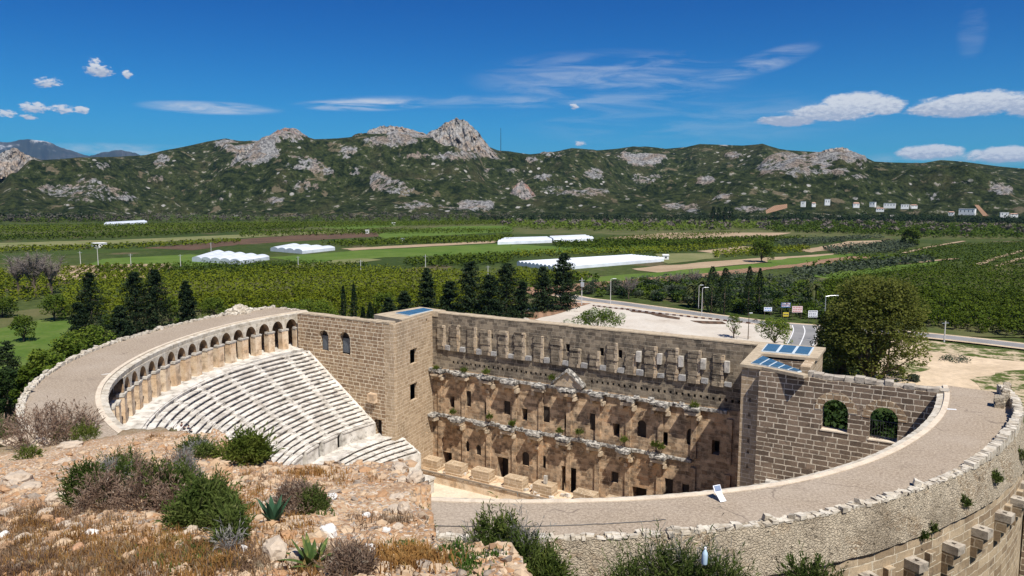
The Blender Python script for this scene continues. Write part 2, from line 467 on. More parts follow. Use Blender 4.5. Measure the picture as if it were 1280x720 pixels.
def glass_fn(k, b):
    P = k.pos(); n = k.noise(P, .8, 3)
    b.inputs['Roughness'].default_value = .12
    b.inputs['Specular IOR Level'].default_value = .6
    return k.mix(n, (.035, .085, .125), (.08, .16, .21))
m_glass = new_mat('blue skylight glass', glass_fn, .12, .6)
m_pale_glass = plain_mat('dusty grey glass', (.09, .105, .12), .3, .5)
m_deep = plain_mat('unlit doorway stone', (.05, .04, .032), .95, .1)  # near-black: shade inside the openings and tower core put into the colour

# ------------------------------------------------------------------ plan of the spectator bowl
RIN = [(-14, 42.95), (-9, 42.8), (0, 42.4), (10, 42.3), (17, 42.35), (25, 42.6), (31, 42.75), (37, 42.9), (43, 42.8), (50, 42.7), (58, 42.6), (66, 42.7),
       (80, 42.6), (90, 42.5), (105, 42.4), (115, 42.2), (128, 42.1), (136, 41.9), (144, 41.78), (154, 41.87), (163.5, 42.2), (176, 43.0), (190, 43.5), (198, 43.7)]
ROUT = [(-14, 46.6), (-7.6, 47.0), (-1.4, 47.5), (5.4, 47.4), (12.7, 47.2), (18, 47.1), (24, 46.9), (30, 46.95), (40, 47.1), (50, 47.2), (60, 47.2), (75, 47.4),
        (90, 47.5), (105, 47.6), (116, 47.7), (129, 47.95), (142, 48.1), (156, 48.25), (163, 48.4), (173, 49.0), (180, 49.4), (190, 49.8), (198, 50)]
def smooth_tab(tab):
    x = np.array([a for a, _ in tab]); y = np.array([b for _, b in tab])
    g = np.arange(-14, 198.1, .5); v = np.interp(g, x, y)
    ker = np.hanning(19); ker /= ker.sum()
    v = np.convolve(np.pad(v, 9, mode='edge'), ker, 'valid')
    return lambda p: np.interp(p, g, v)
rin, rout = smooth_tab(RIN), smooth_tab(ROUT)
def pol(r, phi, z=0.0):
    a = R_(phi); return (r * math.cos(a), -r * math.sin(a), z)
# both ends are cut square with the stage: phi ranges at the inner and outer edge
IN0, IN1 = -math.degrees(math.asin(6.6 / 42.8)), 180 + math.degrees(math.asin(8.7 / 43.5))
OUT0, OUT1 = -math.degrees(math.asin(6.2 / 47.0)), 180 + math.degrees(math.asin(8.3 / 49.8))
def s_phi_in(s): return IN0 + (IN1 - IN0) * s
def s_phi_out(s): return OUT0 + (OUT1 - OUT0) * s

bowl = empty('spectator_bowl', (0, 0, -24), 'horseshoe bowl of pale stone seats with a flat paved roof walk round its rim', 'theatre')

def sweep(name, prof, mat, n=420, s0=0.0, s1=1.0, parent=bowl, caps=True, jit=None):
    """prof(s) -> list of (which, offset, z): a closed section swept round the bowl; which = 'i'/'o' edge"""
    V = []; F = []; UV = []
    for q in range(n + 1):
        s = s0 + (s1 - s0) * q / n
        sec = prof(s)
        for (w, off, z) in sec:
            ph = s_phi_in(s) if w == 'i' else s_phi_out(s)
            r = (rin(ph) if w == 'i' else rout(ph)) + off
            V.append(pol(r, ph, z)); UV.append((R_(ph) * 47.0, z))
    m = len(sec)
    for q in range(n):
        for k in range(m):
            a, b_ = q * m + k, q * m + (k + 1) % m
            F.append((a, b_, b_ + m, a + m))
    if caps:
        F.append(tuple(range(m))); F.append(tuple(reversed(range(n * m, n * m + m))))
    o = mesh_obj(name, np.array(V), F, mat, parent, uv=np.array(UV)); fix_normals(o); return o

# roof walk, its cream kerb and the masonry it lies on
sweep('roof_walk', lambda s: [('i', .42, 0), ('o', -.02, 0), ('o', -.02, -.25), ('i', .42, -.25)], m_walk)
sweep('roof_slab', lambda s: [('i', .25, -.256), ('o', -.1, -.256), ('o', -.1, -.62), ('i', .25, -.62)], m_coping)
sweep('kerb', lambda s: [('i', 0, .045), ('i', .416, .045), ('i', .416, -.25), ('i', 0, -.25)], m_kerb)
# ledge one step below the kerb, over the arcade
sweep('arcade_ledge', lambda s: [('i', -.58 + .05 * mnoise.noise((s * 220, 1, 1)), -.16 + .05 * mnoise.noise((s * 300, 5, 1))), ('i', .24, -.06), ('i', .24, -.66), ('i', -.52, -.66)], m_capstone, n=700)
# gallery behind the arcade: back wall and floor
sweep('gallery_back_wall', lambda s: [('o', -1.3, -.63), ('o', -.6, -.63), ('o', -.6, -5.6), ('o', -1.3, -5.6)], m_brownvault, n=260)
sweep('gallery_floor', lambda s: [('i', -2.6, -5.22), ('o', -1.32, -5.22), ('o', -1.32, -5.7), ('i', -2.6, -5.7)], m_marble, n=260)

mb = MB(); mb.box(-49.4, -43.9, 8.25, 8.62, -5.6, -.63); mb.build('gallery_end_wall', m_brownvault, bowl)
mb = MB(); mb.box(43.0, 46.4, 6.05, 6.4, -5.6, -.63); mb.build('gallery_end_wall', m_brownvault, bowl)
# outer wall: battered rubble on top, dressed courses below
def rub(s):
    ph = s_phi_out(s); b = .55 if ph < 90 else .3
    d = 2.5 if ph < 45 else 2.5 + min(1.0, (ph - 45) / 30) * 1.0
    n = mnoise.noise((ph * .35, 3.1, 0)) * .18 + mnoise.noise((ph * 1.3, 7.1, 0)) * .09
    return [('o', -.05, .02), ('o', .45 + n * .4, .02), ('o', .62 + b * .35 + n, -d * .45), ('o', .62 + b + n * .7, -d), ('o', -.05, -d)]
sweep('rubble_facing', rub, m_rubble, n=700)
def low(s):
    ph = s_phi_out(s); d = 2.5 if ph < 45 else 2.5 + min(1.0, (ph - 45) / 30) * 1.0
    return [('o', -.55, -d - .003), ('o', 1.0, -d - .003), ('o', 1.02, -d - .62), ('o', 1.12, -8.0), ('o', 1.25, -16), ('o', 1.4, -25), ('o', -.55, -25)]
sweep('outer_wall', low, m_outer, n=420)

# parapet: a line of loose cap stones on the outer edge, higher and mortared near the right end
mb = MB(); ph = OUT0 + .2
while ph < OUT1 - .2:
    w = random.uniform(.22, .62)
    dphi = math.degrees(w / 47.5)
    hgt = random.uniform(.05, .20)
    if ph < 21: hgt = .28 + .5 * min(1, (21 - ph) / 9) + random.uniform(-.03, .03)
    if 60 < ph < 100: hgt *= .7
    if ph > 105: hgt += .16
    for row in range(2):
        if ph < 21 and row: continue
        wd = .62 if ph < 21 else random.uniform(.2, .36)
        r = rout(ph) + (.22 if ph < 21 else .10 + .27 * row) + random.uniform(-.04, .04)
        p = pol(r, ph + dphi / 2, -.04)
        if random.random() < .12 and ph > 21: continue
        mb.obox(p, wd, w * (random.uniform(.8, 1.04) if ph > 21 else 1.05), hgt * (random.uniform(.6, 1.2) if ph > 21 else 1.0) + .04, -R_(ph + dphi / 2) + random.uniform(-.2, .2) * (ph > 21), .04, random.uniform(-.1, .1), random.uniform(-.1, .1))
    if random.random() < .12 and ph > 21:
        q = pol(rout(ph) + random.uniform(.0, .3), ph + dphi * random.random(), hgt * .7)
        mb.obox(q, random.uniform(.25, .5), random.uniform(.25, .6), random.uniform(.12, .3), random.uniform(0, 3), .06, random.uniform(-.3, .3), .2)
    ph += dphi
mb.build('parapet', m_capstone, bowl)

# ruined masonry at the two ends of the walk
mb = MB()
for zz in np.arange(0, .85, .29):
    mb.obox((46.5 + random.uniform(-.05, .05), .75, zz), .7, 1.2, .295, random.uniform(-.06, .06), .05)
mb.build('ruined_pillar', m_rubble, bowl)
mb = MB()
for k_ in range(9):
    y = 1.9 + k_ * .74; h = (1.0 if k_ < 2 else .92 - .03 * k_) + random.uniform(-.08, .08)
    mb.obox((46.95 + .06 * k_, y, -.2), .5, .83, h + .2, random.uniform(-.04, .04), .05)
mb.build('end_parapet', m_rubble, bowl)
mb = MB()
for k_ in range(60):
    a, rr = random.uniform(0, 6.28), random.random() ** .6
    x, y = -49.6 + rr * 1.3 * math.cos(a), 1.6 + rr * 2.0 * math.sin(a)
    mb.obox((x, y, -.1 + (1 - rr) * 1.0), random.uniform(.4, .8), random.uniform(.4, .8), random.uniform(.3, .6), random.uniform(0, 3), .1, random.uniform(-.3, .3), random.uniform(-.3, .3))
mb.build('rubble_heap', m_capstone, bowl)
mb = MB()
for k_ in range(9): mb.obox((-47.2 + k_ * .42, 7.9 + random.uniform(-.1, .1), 0), .45, .5, random.uniform(.12, .3), random.uniform(-.2, .2), .05)
mb.build('end_coping', m_capstone, bowl)

# corbels that once held the awning masts, high on the outer wall: block with a socket, its bracket below
for ph in (8.5, 13.0, 17.3, 21.8, 26.3, 31.1, 35.8, 40.5):
    mb = MB(); r = rout(ph) + 1.0; c = R_(ph)
    ex, ey, hole = .8, .86, .14
    z0, z1 = -4.15, -3.62
    def P(rr, t, z): return (math.cos(c) * rr + math.sin(c) * t, -math.sin(c) * rr + math.cos(c) * t, z)
    xs = [r, r + .34, r + .34 + 2 * hole, r + 1.0]; ys = [-ey / 2, -hole, hole, ey / 2]
    for i in range(3):
        for j in range(3):
            if i == 1 and j == 1: continue
            Q = [P(xs[i], ys[j], z0), P(xs[i], ys[j + 1], z0), P(xs[i + 1], ys[j + 1], z0), P(xs[i + 1], ys[j], z0)]
            Q = [Q[0], Q[3], Q[2], Q[1]]
            mb.hexa(Q + [(q[0], q[1], z1 + random.uniform(-.015, .015)) for q in Q])
    co = mb.build('mast_corbel', m_corbel, bowl); fix_normals(co)
    mb = MB()
    for zz, d in ((-4.9, .75), (-5.6, .45)):
        Q = [P(r - .05, -.42, zz), P(r + d, -.42, zz), P(r + d, .42, zz), P(r - .05, .42, zz)]
        mb.hexa(Q + [(q[0], q[1], zz + .72) for q in Q])
    b2 = mb.build('bracket', m_outer, co); fix_normals(b2)
    if random.random() < .8:
        mb = MB(); ph2 = ph - 2.3; r2 = rout(ph2) + 1.0; c = R_(ph2)
        Q = [P(r2 - .05, -.3, -4.3), P(r2 + .4, -.3, -4.3), P(r2 + .4, .3, -4.3), P(r2 - .05, .3, -4.3)]
        mb.hexa(Q + [(q[0], q[1], -3.7) for q in Q]); fix_normals(mb.build('broken_corbel', m_outer, bowl))

# ------------------------------------------------------------------ the arcade round the top of the seats
bay = 3.42                                   # degrees per bay
phis = np.arange(192.2, 20, -bay)[:50]
RA = -.72                                   # arcade face, metres inside the kerb
def R3(ph, off): return rin(ph) + off
def arch_bay(pa, pb, name_arch=True):
    """wall between two piers with a round arch cut in it: intrados, both faces and top"""
    n = 12; V = []; F = []
    mid, half = (pa + pb) / 2, (pb - pa) / 2
    hw = half * .78; zs, zc, zt = -2.15, -.84, -.66
    def ring(off):
        ids = []
        for k_ in range(n + 1):
            t = math.pi * k_ / n
            ph = mid - hw * math.cos(t); z = zs + (zc - zs) * math.sin(t)
            V.append(pol(R3(ph, off), ph, z)); ids.append(len(V) - 1)
        top = []
        for k_ in range(n + 1):
            ph = pa + (pb - pa) * k_ / n
            V.append(pol(R3(ph, off), ph, zt)); top.append(len(V) - 1)
        V.append(pol(R3(pa, off), pa, zs)); V.append(pol(R3(pb, off), pb, zs))
        return ids, top, len(V) - 2, len(V) - 1
    fi, ft, fa, fb = ring(RA + .12); bi, bt, ba, bb = ring(RA + 1.1)
    for (ids, top, a, b_) in ((fi, ft, fa, fb), (bi, bt, ba, bb)):
        for k_ in range(n): F.append((ids[k_], ids[k_ + 1], top[k_ + 1], top[k_]))
        F.append((a, ids[0], top[0])); F.append((ids[n], b_, top[n]))
    for k_ in range(n):
        F.append((fi[k_], fi[k_ + 1], bi[k_ + 1], bi[k_])); F.append((ft[k_], ft[k_ + 1], bt[k_ + 1], bt[k_]))
    F.append((fa, fi[0], bi[0], ba)); F.append((fi[n], fb, bb, bi[n]))
    return V, F
for k_, ph in enumerate(phis):
    ruined = 119 < ph < 136 or (ph < 119 and random.random() < .3)
    # pier: tall shaft in courses, facing the seats
    mb = MB(); wdeg = math.degrees(.52 / 41)
    z = -5.24; j = 0
    top = -2.49 + (random.uniform(-.3, .2) if ruined else 0)
    while z < top - .05:
        h = min(random.uniform(.55, .95), top - z)
        if top - z - h < .25: h = top - z
        e = random.uniform(-.02, .02); dw = random.uniform(-.03, .02) * wdeg
        Q = [pol(R3(ph, RA + e), ph - wdeg - dw, z), pol(R3(ph, RA + e), ph + wdeg + dw, z), pol(R3(ph, RA + 1.0), ph + wdeg + dw, z), pol(R3(ph, RA + 1.0), ph - wdeg - dw, z)]
        Q = [Q[0], Q[3], Q[2], Q[1]]
        mb.hexa(Q + [(q[0], q[1], z + h - .012) for q in Q]); z += h
    pr = mb.build('arcade_pier', m_pier, bowl); fix_normals(pr)
    mb = MB(); w2 = wdeg * 1.14
    for (za, zb, ex) in ((top, top + .14, .02), (top + .14, top + .3, .08)):
        Q = [pol(R3(ph, RA - ex), ph - w2, za), pol(R3(ph, RA - ex), ph + w2, za), pol(R3(ph, RA + .75), ph + w2, za), pol(R3(ph, RA + .75), ph - w2, za)]
        Q = [Q[0], Q[3], Q[2], Q[1]]
        mb.hexa(Q + [(q[0], q[1], zb) for q in Q])
        if ruined:
            Q = [pol(R3(ph, RA + 1.2), ph - w2, za + .8), pol(R3(ph, RA + 1.2), ph + w2, za + .8), pol(R3(ph, RA + 2.1), ph + w2, za + .8), pol(R3(ph, RA + 2.1), ph - w2, za + .8)]
            Q = [Q[0], Q[3], Q[2], Q[1]]
            mb.hexa(Q + [(q[0], q[1], zb + .8) for q in Q])
    cp = mb.build('capital', m_capital, pr); fix_normals(cp)
    if k_ + 1 < len(phis) and not ruined:
        V, F = arch_bay(phis[k_ + 1], ph)
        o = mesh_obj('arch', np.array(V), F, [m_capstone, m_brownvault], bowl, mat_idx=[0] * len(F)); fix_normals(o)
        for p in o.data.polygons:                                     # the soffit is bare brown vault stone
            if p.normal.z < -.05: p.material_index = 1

# ------------------------------------------------------------------ seats
def phi_end(r, v): return 180 + math.degrees(math.asin(min(.95, v / r)))
STAIR = [181.8 - 8.6 * q for q in range(0, 21)]
def seat_row(r0, r1, z0, z1, vend, par, nose=.30):
    """one curved row of separate seat blocks: tread, rounded nosing and a riser that is hollowed out below it"""
    V = []; F = []
    ph = -math.degrees(math.asin(min(.95, vend / r0))); end = phi_end(r0, vend)
    while ph < end - .1:
        w = random.uniform(1.0, 2.2); d = min(math.degrees(w / r0), end - ph)
        if end - ph - d < .4: d = end - ph
        jr, jz = random.uniform(-.02, .02), random.uniform(-.012, .008)
        cut = 0.0
        if random.random() < .14: cut = random.uniform(.05, .24)
        if min(abs(ph + d / 2 - st) for st in STAIR) < 1.0: cut = max(cut, .06)
        n = max(2, int(w / .8)); m = 8
        base = len(V)
        for q in range(n + 1):
            p = ph + .03 + (d - .06) * q / n
            b = mnoise.noise((p * .8, r0 * 3, 1.3)) * .03
            ri = r0 + jr + b + cut * .6; zz = z1 + jz - cut * .45
            sec = [(r1 + .25, z0 - .12), (r1 + .25, zz - .0), (ri + .05, zz), (ri, zz - .04), (ri + .01, zz - .13), (ri + nose, zz - .17), (ri + nose + .06, z0 + .0), (ri + nose + .06, z0 - .12)]
            for (r, z) in sec: V.append(pol(r, p, z))
        for q in range(n):
            for s in range(m):
                a = base + q * m + s; b_ = base + q * m + (s + 1) % m
                F.append((a, b_, b_ + m, a + m))
        F.append(tuple(range(base, base + m))); F.append(tuple(reversed(range(base + n * m, base + n * m + m))))
        ph += d
    o = mesh_obj('seat_row', np.array(V), F, m_marble, par); fix_normals(o); return o
NU = 21; DR, DZ = .6, .4345
for q in range(NU):
    r1 = 39.7 - q * DR; zt = -5.3 - q * DZ
    seat_row(r1 - DR, r1, zt - DZ, zt, 5.05, bowl)
rb = 39.7 - NU * DR; zb = -5.3 - NU * DZ          # foot of the upper tier
# stairs: two little steps to every row
for st in STAIR:
    mb = MB()
    for q in range(NU):
        for hf in range(2):
            r1 = 39.7 - q * DR - hf * DR / 2; z = -5.3 - q * DZ - hf * DZ / 2 + .012
            a = math.degrees(.42 / r1) * random.uniform(.85, 1.1); j = random.uniform(-.02, .02)
            Q = [pol(r1 - DR / 2 + j, st - a, z - .5), pol(r1 + .1, st - a, z - .5), pol(r1 + .1, st + a, z - .5), pol(r1 - DR / 2 + j, st + a, z - .5)]
            mb.hexa(Q + [(p[0], p[1], z + j * .5) for p in Q])
    if st < 181.9: fix_normals(mb.build('stairway', m_marble, bowl))
# walk between the tiers, with the tall back wall above it, broken by stair gaps
ph0 = -math.degrees(math.asin(5.05 / rb)); ph1 = phi_end(rb, 5.05)
p = ph0
while p < ph1 - .1:
    d = min(2.15, ph1 - p)
    gap = any(abs(p + d / 2 - st + 4.3) < 1.1 for st in STAIR)
    if not gap and p > 60:
        mb = MB()
        Q = [pol(rb - .1, p, -16.4), pol(rb + .5, p, -16.4), pol(rb + .5, p + d, -16.4), pol(rb - .1, p + d, -16.4)]
        t = zb + .02 + random.uniform(-.02, .02)
        mb.hexa(Q + [(x[0], x[1], t) for x in Q])
        Q = [pol(rb - .22, p + .02, t + .002), pol(rb + .5, p + .02, t + .002), pol(rb + .5, p + d - .02, t + .002), pol(rb - .22, p + d - .02, t + .002)]
        mb.hexa(Q + [(x[0], x[1], t + .2) for x in Q])
        fix_normals(mb.build('passage_wall', m_marble, bowl))
    p += d
def ringfloor(name, ra, rb_, z, v, mat, th=.5):
    V = []; F = []; n = 120
    for q in range(n + 1):
        s = q / n
        for r in (ra, rb_):
            a0 = -math.degrees(math.asin(min(.95, v / r))); a1 = phi_end(r, v)
            V.append(pol(r, a0 + (a1 - a0) * s, z)); V.append(pol(r, a0 + (a1 - a0) * s, z - th))
    for q in range(n):
        b = q * 4
        F += [(b, b + 2, b + 6, b + 4), (b + 1, b + 5, b + 7, b + 3), (b, b + 4, b + 5, b + 1), (b + 2, b + 3, b + 7, b + 6)]
    F += [(0, 1, 3, 2), (n * 4, n * 4 + 2, n * 4 + 3, n * 4 + 1)]
    o = mesh_obj(name, np.array(V), F, mat, bowl); fix_normals(o)
ringfloor('passage_floor', 24.9, rb + .2, -16.15, 7.2, m_marble)
NL = 18; DR2, DZ2 = .69, .425
def lower_end(r): return 7.2 if r > 21.6 else -4.5
for q in range(NL):
    r1 = 25.0 - q * DR2; zt = -16.1 - q * DZ2
    seat_row(r1 - DR2, r1, zt - DZ2, zt, lower_end(r1), bowl)
# wall that closes the lower seats beside the entrance to the orchestra
mb = MB()
for q in range(8):
    a0 = 180 + math.degrees(math.asin(-4.5 / 21.6)); a1 = 180 + math.degrees(math.asin(7.2 / 21.6)); p0, p1 = a0 + (a1 - a0) * q / 8, a0 + (a1 - a0) * (q + 1) / 8
    Q = [pol(21.3, p0, -24), pol(22.2, p0, -24), pol(22.2, p1, -24), pol(21.3, p1, -24)]; t = -18.25
    mb.hexa(Q + [(x[0], x[1], t) for x in Q])
fix_normals(mb.build('entrance_wall', m_marble, bowl))
# solid end walls that carry the rows where they stop beside the stage
for sgn in (-1, 1):
    mb = MB()
    prof = [(39.6, -5.35), (rb, zb - .02), (rb, -16.2), (25.0, -16.2), (22.6, -17.8), (22.6, -24.0), (39.6, -24.0)]
    for (y0, y1, cut) in ((4.1, 5.6, True),):
        pts = [(sgn * math.sqrt(r * r - 25), z) for r, z in prof]
        a = [mb.v(x, y0, z) for x, z in pts]; b = [mb.v(x, y1, z) for x, z in pts]
        mb.f(*a); mb.f(*reversed(b))
        for k_ in range(len(a)): mb.f(a[k_], a[(k_ + 1) % len(a)], b[(k_ + 1) % len(a)], b[k_])
    prof = [(24.9, -16.3), (21.4, -18.4), (21.4, -24.0), (24.9, -24.0)]
    pts = [(sgn * math.sqrt(r * r - 7.2 ** 2), z) for r, z in prof]
    a = [mb.v(x, 7.0, z) for x, z in pts]; b = [mb.v(x, 7.6, z) for x, z in pts]
    mb.f(*a); mb.f(*reversed(b))
    for k_ in range(len(a)): mb.f(a[k_], a[(k_ + 1) % len(a)], b[(k_ + 1) % len(a)], b[k_])
    fix_normals(mb.build('end_wall', m_marble, bowl))

# orchestra floor
n = 72
V = [(27 * math.cos(2 * math.pi * q / n), 27 * math.sin(2 * math.pi * q / n) , -23.9) for q in range(n)]
tag(mesh_obj('orchestra_floor', np.array([(x, min(y, 17.5), z) for x, y, z in V]), [tuple(range(n))], m_sand), kind='structure')
# ------------------------------------------------------------------ stage building
stage = empty('stage_building', (0, 14, -24), 'roofless brown stone stage building with two corner towers and broken marble cornices', 'theatre stage')

def wall(name, A, B, z0, z1, holes, mat, parent=stage, thick=1.2, jag=.12, top_fn=None, back=True, reveal_mat=None, through_default=True):
    """upright wall whose front face runs A -> B (front on the right-hand side of that direction when seen from above... i.e. facing
    the side of the normal (dy,-dx)); holes = (s0, s1, za, zb, arch, depth): depth None goes right through"""
    A = np.array(A, float); B = np.array(B, float); L = np.linalg.norm(B - A); d = (B - A) / L; nrm = np.array([d[1], -d[0]])
    V = []; F = []; MI = []
    def P(s, z, dep): q = A + d * s - nrm * dep; V.append((q[0], q[1], z)); return len(V) - 1
    xs = {0.0, L}; zs = {z0, z1 - .6}
    for h in holes: xs |= {h[0], h[1]}; zs |= {h[2], h[3]}
    x = 0
    while x < L: xs.add(x); x += 1.3
    xs = sorted(xs); zs = sorted(zs)
    xs = [x for i, x in enumerate(xs) if i == 0 or x - xs[i - 1] > .01]
    top = {}
    for x in xs:
        t = z1 + (top_fn(x) if top_fn else 0) + random.uniform(-jag, jag * .3); top[x] = t
    def inhole(x, z):
        return any(h[0] + .005 < x < h[1] - .005 and h[2] + .005 < z < h[3] - .005 for h in holes)
    for dep, flip in ((0, False), (thick, True)):
        if dep and not back: continue
        for i in range(len(xs) - 1):
            xm = (xs[i] + xs[i + 1]) / 2
            for j in range(len(zs)):
                lo = zs[j]; hi = zs[j + 1] if j + 1 < len(zs) else None
                zm = (lo + hi) / 2 if hi else lo + .05
                blind = False
                hit = [h for h in holes if h[0] + .005 < xm < h[1] - .005 and h[2] + .005 < zm < h[3] - .005]
                if hit and (hit[0][5] is None or dep == 0): continue
                q = (P(xs[i], lo, dep), P(xs[i + 1], lo, dep), P(xs[i + 1], hi if hi else top[xs[i + 1]], dep), P(xs[i], hi if hi else top[xs[i]], dep))
                F.append(q if not flip else tuple(reversed(q))); MI.append(0)
    for i in range(len(xs) - 1):                                       # top
        F.append((P(xs[i], top[xs[i]], 0), P(xs[i + 1], top[xs[i + 1]], 0), P(xs[i + 1], top[xs[i + 1]], thick), P(xs[i], top[xs[i]], thick))); MI.append(0)
    for x in (0.0, L):
        q = (P(x, z0, 0), P(x, top[x], 0), P(x, top[x], thick), P(x, z0, thick)); F.append(q if x == 0 else tuple(reversed(q))); MI.append(0)
    for (s0, s1, za, zb, arch, depth) in holes:
        D = thick if depth is None else depth
        if not arch:
            ring = [(s0, za), (s1, za), (s1, zb), (s0, zb)]
        else:
            rise = min((s1 - s0) / 2, zb - za); n = 14; zsx = zb - rise
            arc = [((s0 + s1) / 2 + (s1 - s0) / 2 * math.cos(math.pi * k / n), zsx + rise * math.sin(math.pi * k / n)) for k in range(n + 1)]
            ring = [(s0, za), (s1, za)] + arc
            for dep in ((0, D) if depth is None else (0,)):              # spandrels
                for k in range(n):
                    (xa, z_a), (xb, z_b) = arc[k], arc[k + 1]
                    q = (P(xa, z_a, dep), P(xa, zb, dep), P(xb, zb, dep), P(xb, z_b, dep))
                    F.append(q if dep == 0 else tuple(reversed(q))); MI.append(0)
        for k in range(len(ring)):
            (xa, z_a), (xb, z_b) = ring[k], ring[(k + 1) % len(ring)]
            if abs(xa - xb) + abs(z_a - z_b) < 1e-6: continue
            F.append((P(xa, z_a, 0), P(xa, z_a, D), P(xb, z_b, D), P(xb, z_b, 0))); MI.append(0)
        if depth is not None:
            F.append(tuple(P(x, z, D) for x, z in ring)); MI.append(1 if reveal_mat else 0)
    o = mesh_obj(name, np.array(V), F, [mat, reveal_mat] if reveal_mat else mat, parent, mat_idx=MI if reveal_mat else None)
    return o

WY = 16.7
SX0, SX1 = -24.7, 23.6
# --- back wall of the stage (scaenae frons)
holes = []
def H(u0, u1, z0, z1, depth=.8, arch=False): holes.append((u0 - SX0, u1 - SX0, z0, z1, arch, depth))
RIGHT = [-22.2, -19.6, -16.6, -14.1, -11.2, -8.4, -5.5, -2.6, .2, 3.0, 5.5, 8.1, 10.9, 13.7, 16.5, 19.4]
for u in (-1.85, 3.15, 5.75, 8.5, 10.95): H(u - .3, u + .3, -3.5, -2.4)
H(-14.3, -13.9, -2.9, -2.2)
for u in np.arange(-21, 21.5, .78):
    if abs(u + 1.5) > 2.6: H(u, u + .3, -7.35 + random.uniform(-.05, .05), -6.95, .5)
lowh = []
holes_top = holes; holes = []
def H2(u0, u1, z0, z1, depth=1.6, arch=False): holes.append((u0 - SX0, u1 - SX0, z0, z1, arch, depth))
H2(-22.9, -21.2, -23.9, -21.3); H2(-13.1, -11.2, -23.9, -20.3); H2(-2.6, -.3, -23.9, -19.7, 2.2); H2(7.9, 9.9, -23.9, -20.5); H2(17.5, 19.2, -23.9, -20.8)
for u in (-21.6, -15.3, -9.0, -2.2, 5.0, 11.6, 18.2): H2(u, u + .95, -14.2, -12.4)
for u in (-18.6, -12.0, -5.6, 1.6, 8.4, 15.0): H2(u, u + random.uniform(.9, 1.4), -13.9 + random.uniform(-.3, .4), -11.4 + random.uniform(-.6, .3), random.uniform(.2, .4), random.random() < .5)
for u in (-19.0, -16.8, -8.9, -6.3, 2.4, 4.9, 12.3, 14.6): H2(u, u + random.uniform(.8, 1.3), -20.9 + random.uniform(-.5, .4), -18.7 + random.uniform(-.5, .3), random.uniform(.2, .5), random.random() < .5)
holes_low = holes; m_sill = stone_mat('grey sill stone', (.40, .39, .37), (.30, .29, .28), (.12, .12, .115), .7, 1.6)
def topw(s): return 0.0
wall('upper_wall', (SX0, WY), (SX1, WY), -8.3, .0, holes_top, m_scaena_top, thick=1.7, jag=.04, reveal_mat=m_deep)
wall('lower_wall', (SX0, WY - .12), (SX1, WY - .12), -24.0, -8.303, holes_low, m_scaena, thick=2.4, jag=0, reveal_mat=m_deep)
# thin bedding course along the top edge
mb = MB(); u = SX0
while u < SX1 - .1:
    w = min(random.uniform(1.2, 2.2), SX1 - u)
    mb.box(u + .01, u + w - .01, WY - .04, WY + 1.75, .0, .14 + random.uniform(-.03, .03), .015); u += w
mb.build('wall_coping', m_coping, stage)
# upright masonry panels in the attic, a grey sill block in the gap beside each
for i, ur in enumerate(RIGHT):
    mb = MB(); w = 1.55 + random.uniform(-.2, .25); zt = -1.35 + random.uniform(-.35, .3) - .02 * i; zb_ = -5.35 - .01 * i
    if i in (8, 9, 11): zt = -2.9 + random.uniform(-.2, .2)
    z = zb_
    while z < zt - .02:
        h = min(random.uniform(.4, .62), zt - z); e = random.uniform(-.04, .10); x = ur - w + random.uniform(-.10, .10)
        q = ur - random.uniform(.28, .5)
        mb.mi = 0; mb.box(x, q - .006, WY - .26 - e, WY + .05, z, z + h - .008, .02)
        mb.mi = 1; mb.box(q, ur + random.uniform(-.07, .05), WY - .29 - e, WY + .05, z, z + h - .008, .02); z += h  # paler stones on the right edge: the sunlit side put into the colour
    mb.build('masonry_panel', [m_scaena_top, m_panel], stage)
    mb = MB(); mb.box(ur + .12, ur + .95, WY - .4, WY + .05, -5.35, -4.75 + random.uniform(-.1, .15), .05); mb.build('sill_block', m_sill, stage)
    if i < 11: continue
    mb = MB(); mb.box(ur + .06, ur + .62, WY - .5, WY + .05, -3.6, -2.25, .04)
    mb.build('wall_block', m_capital, stage)

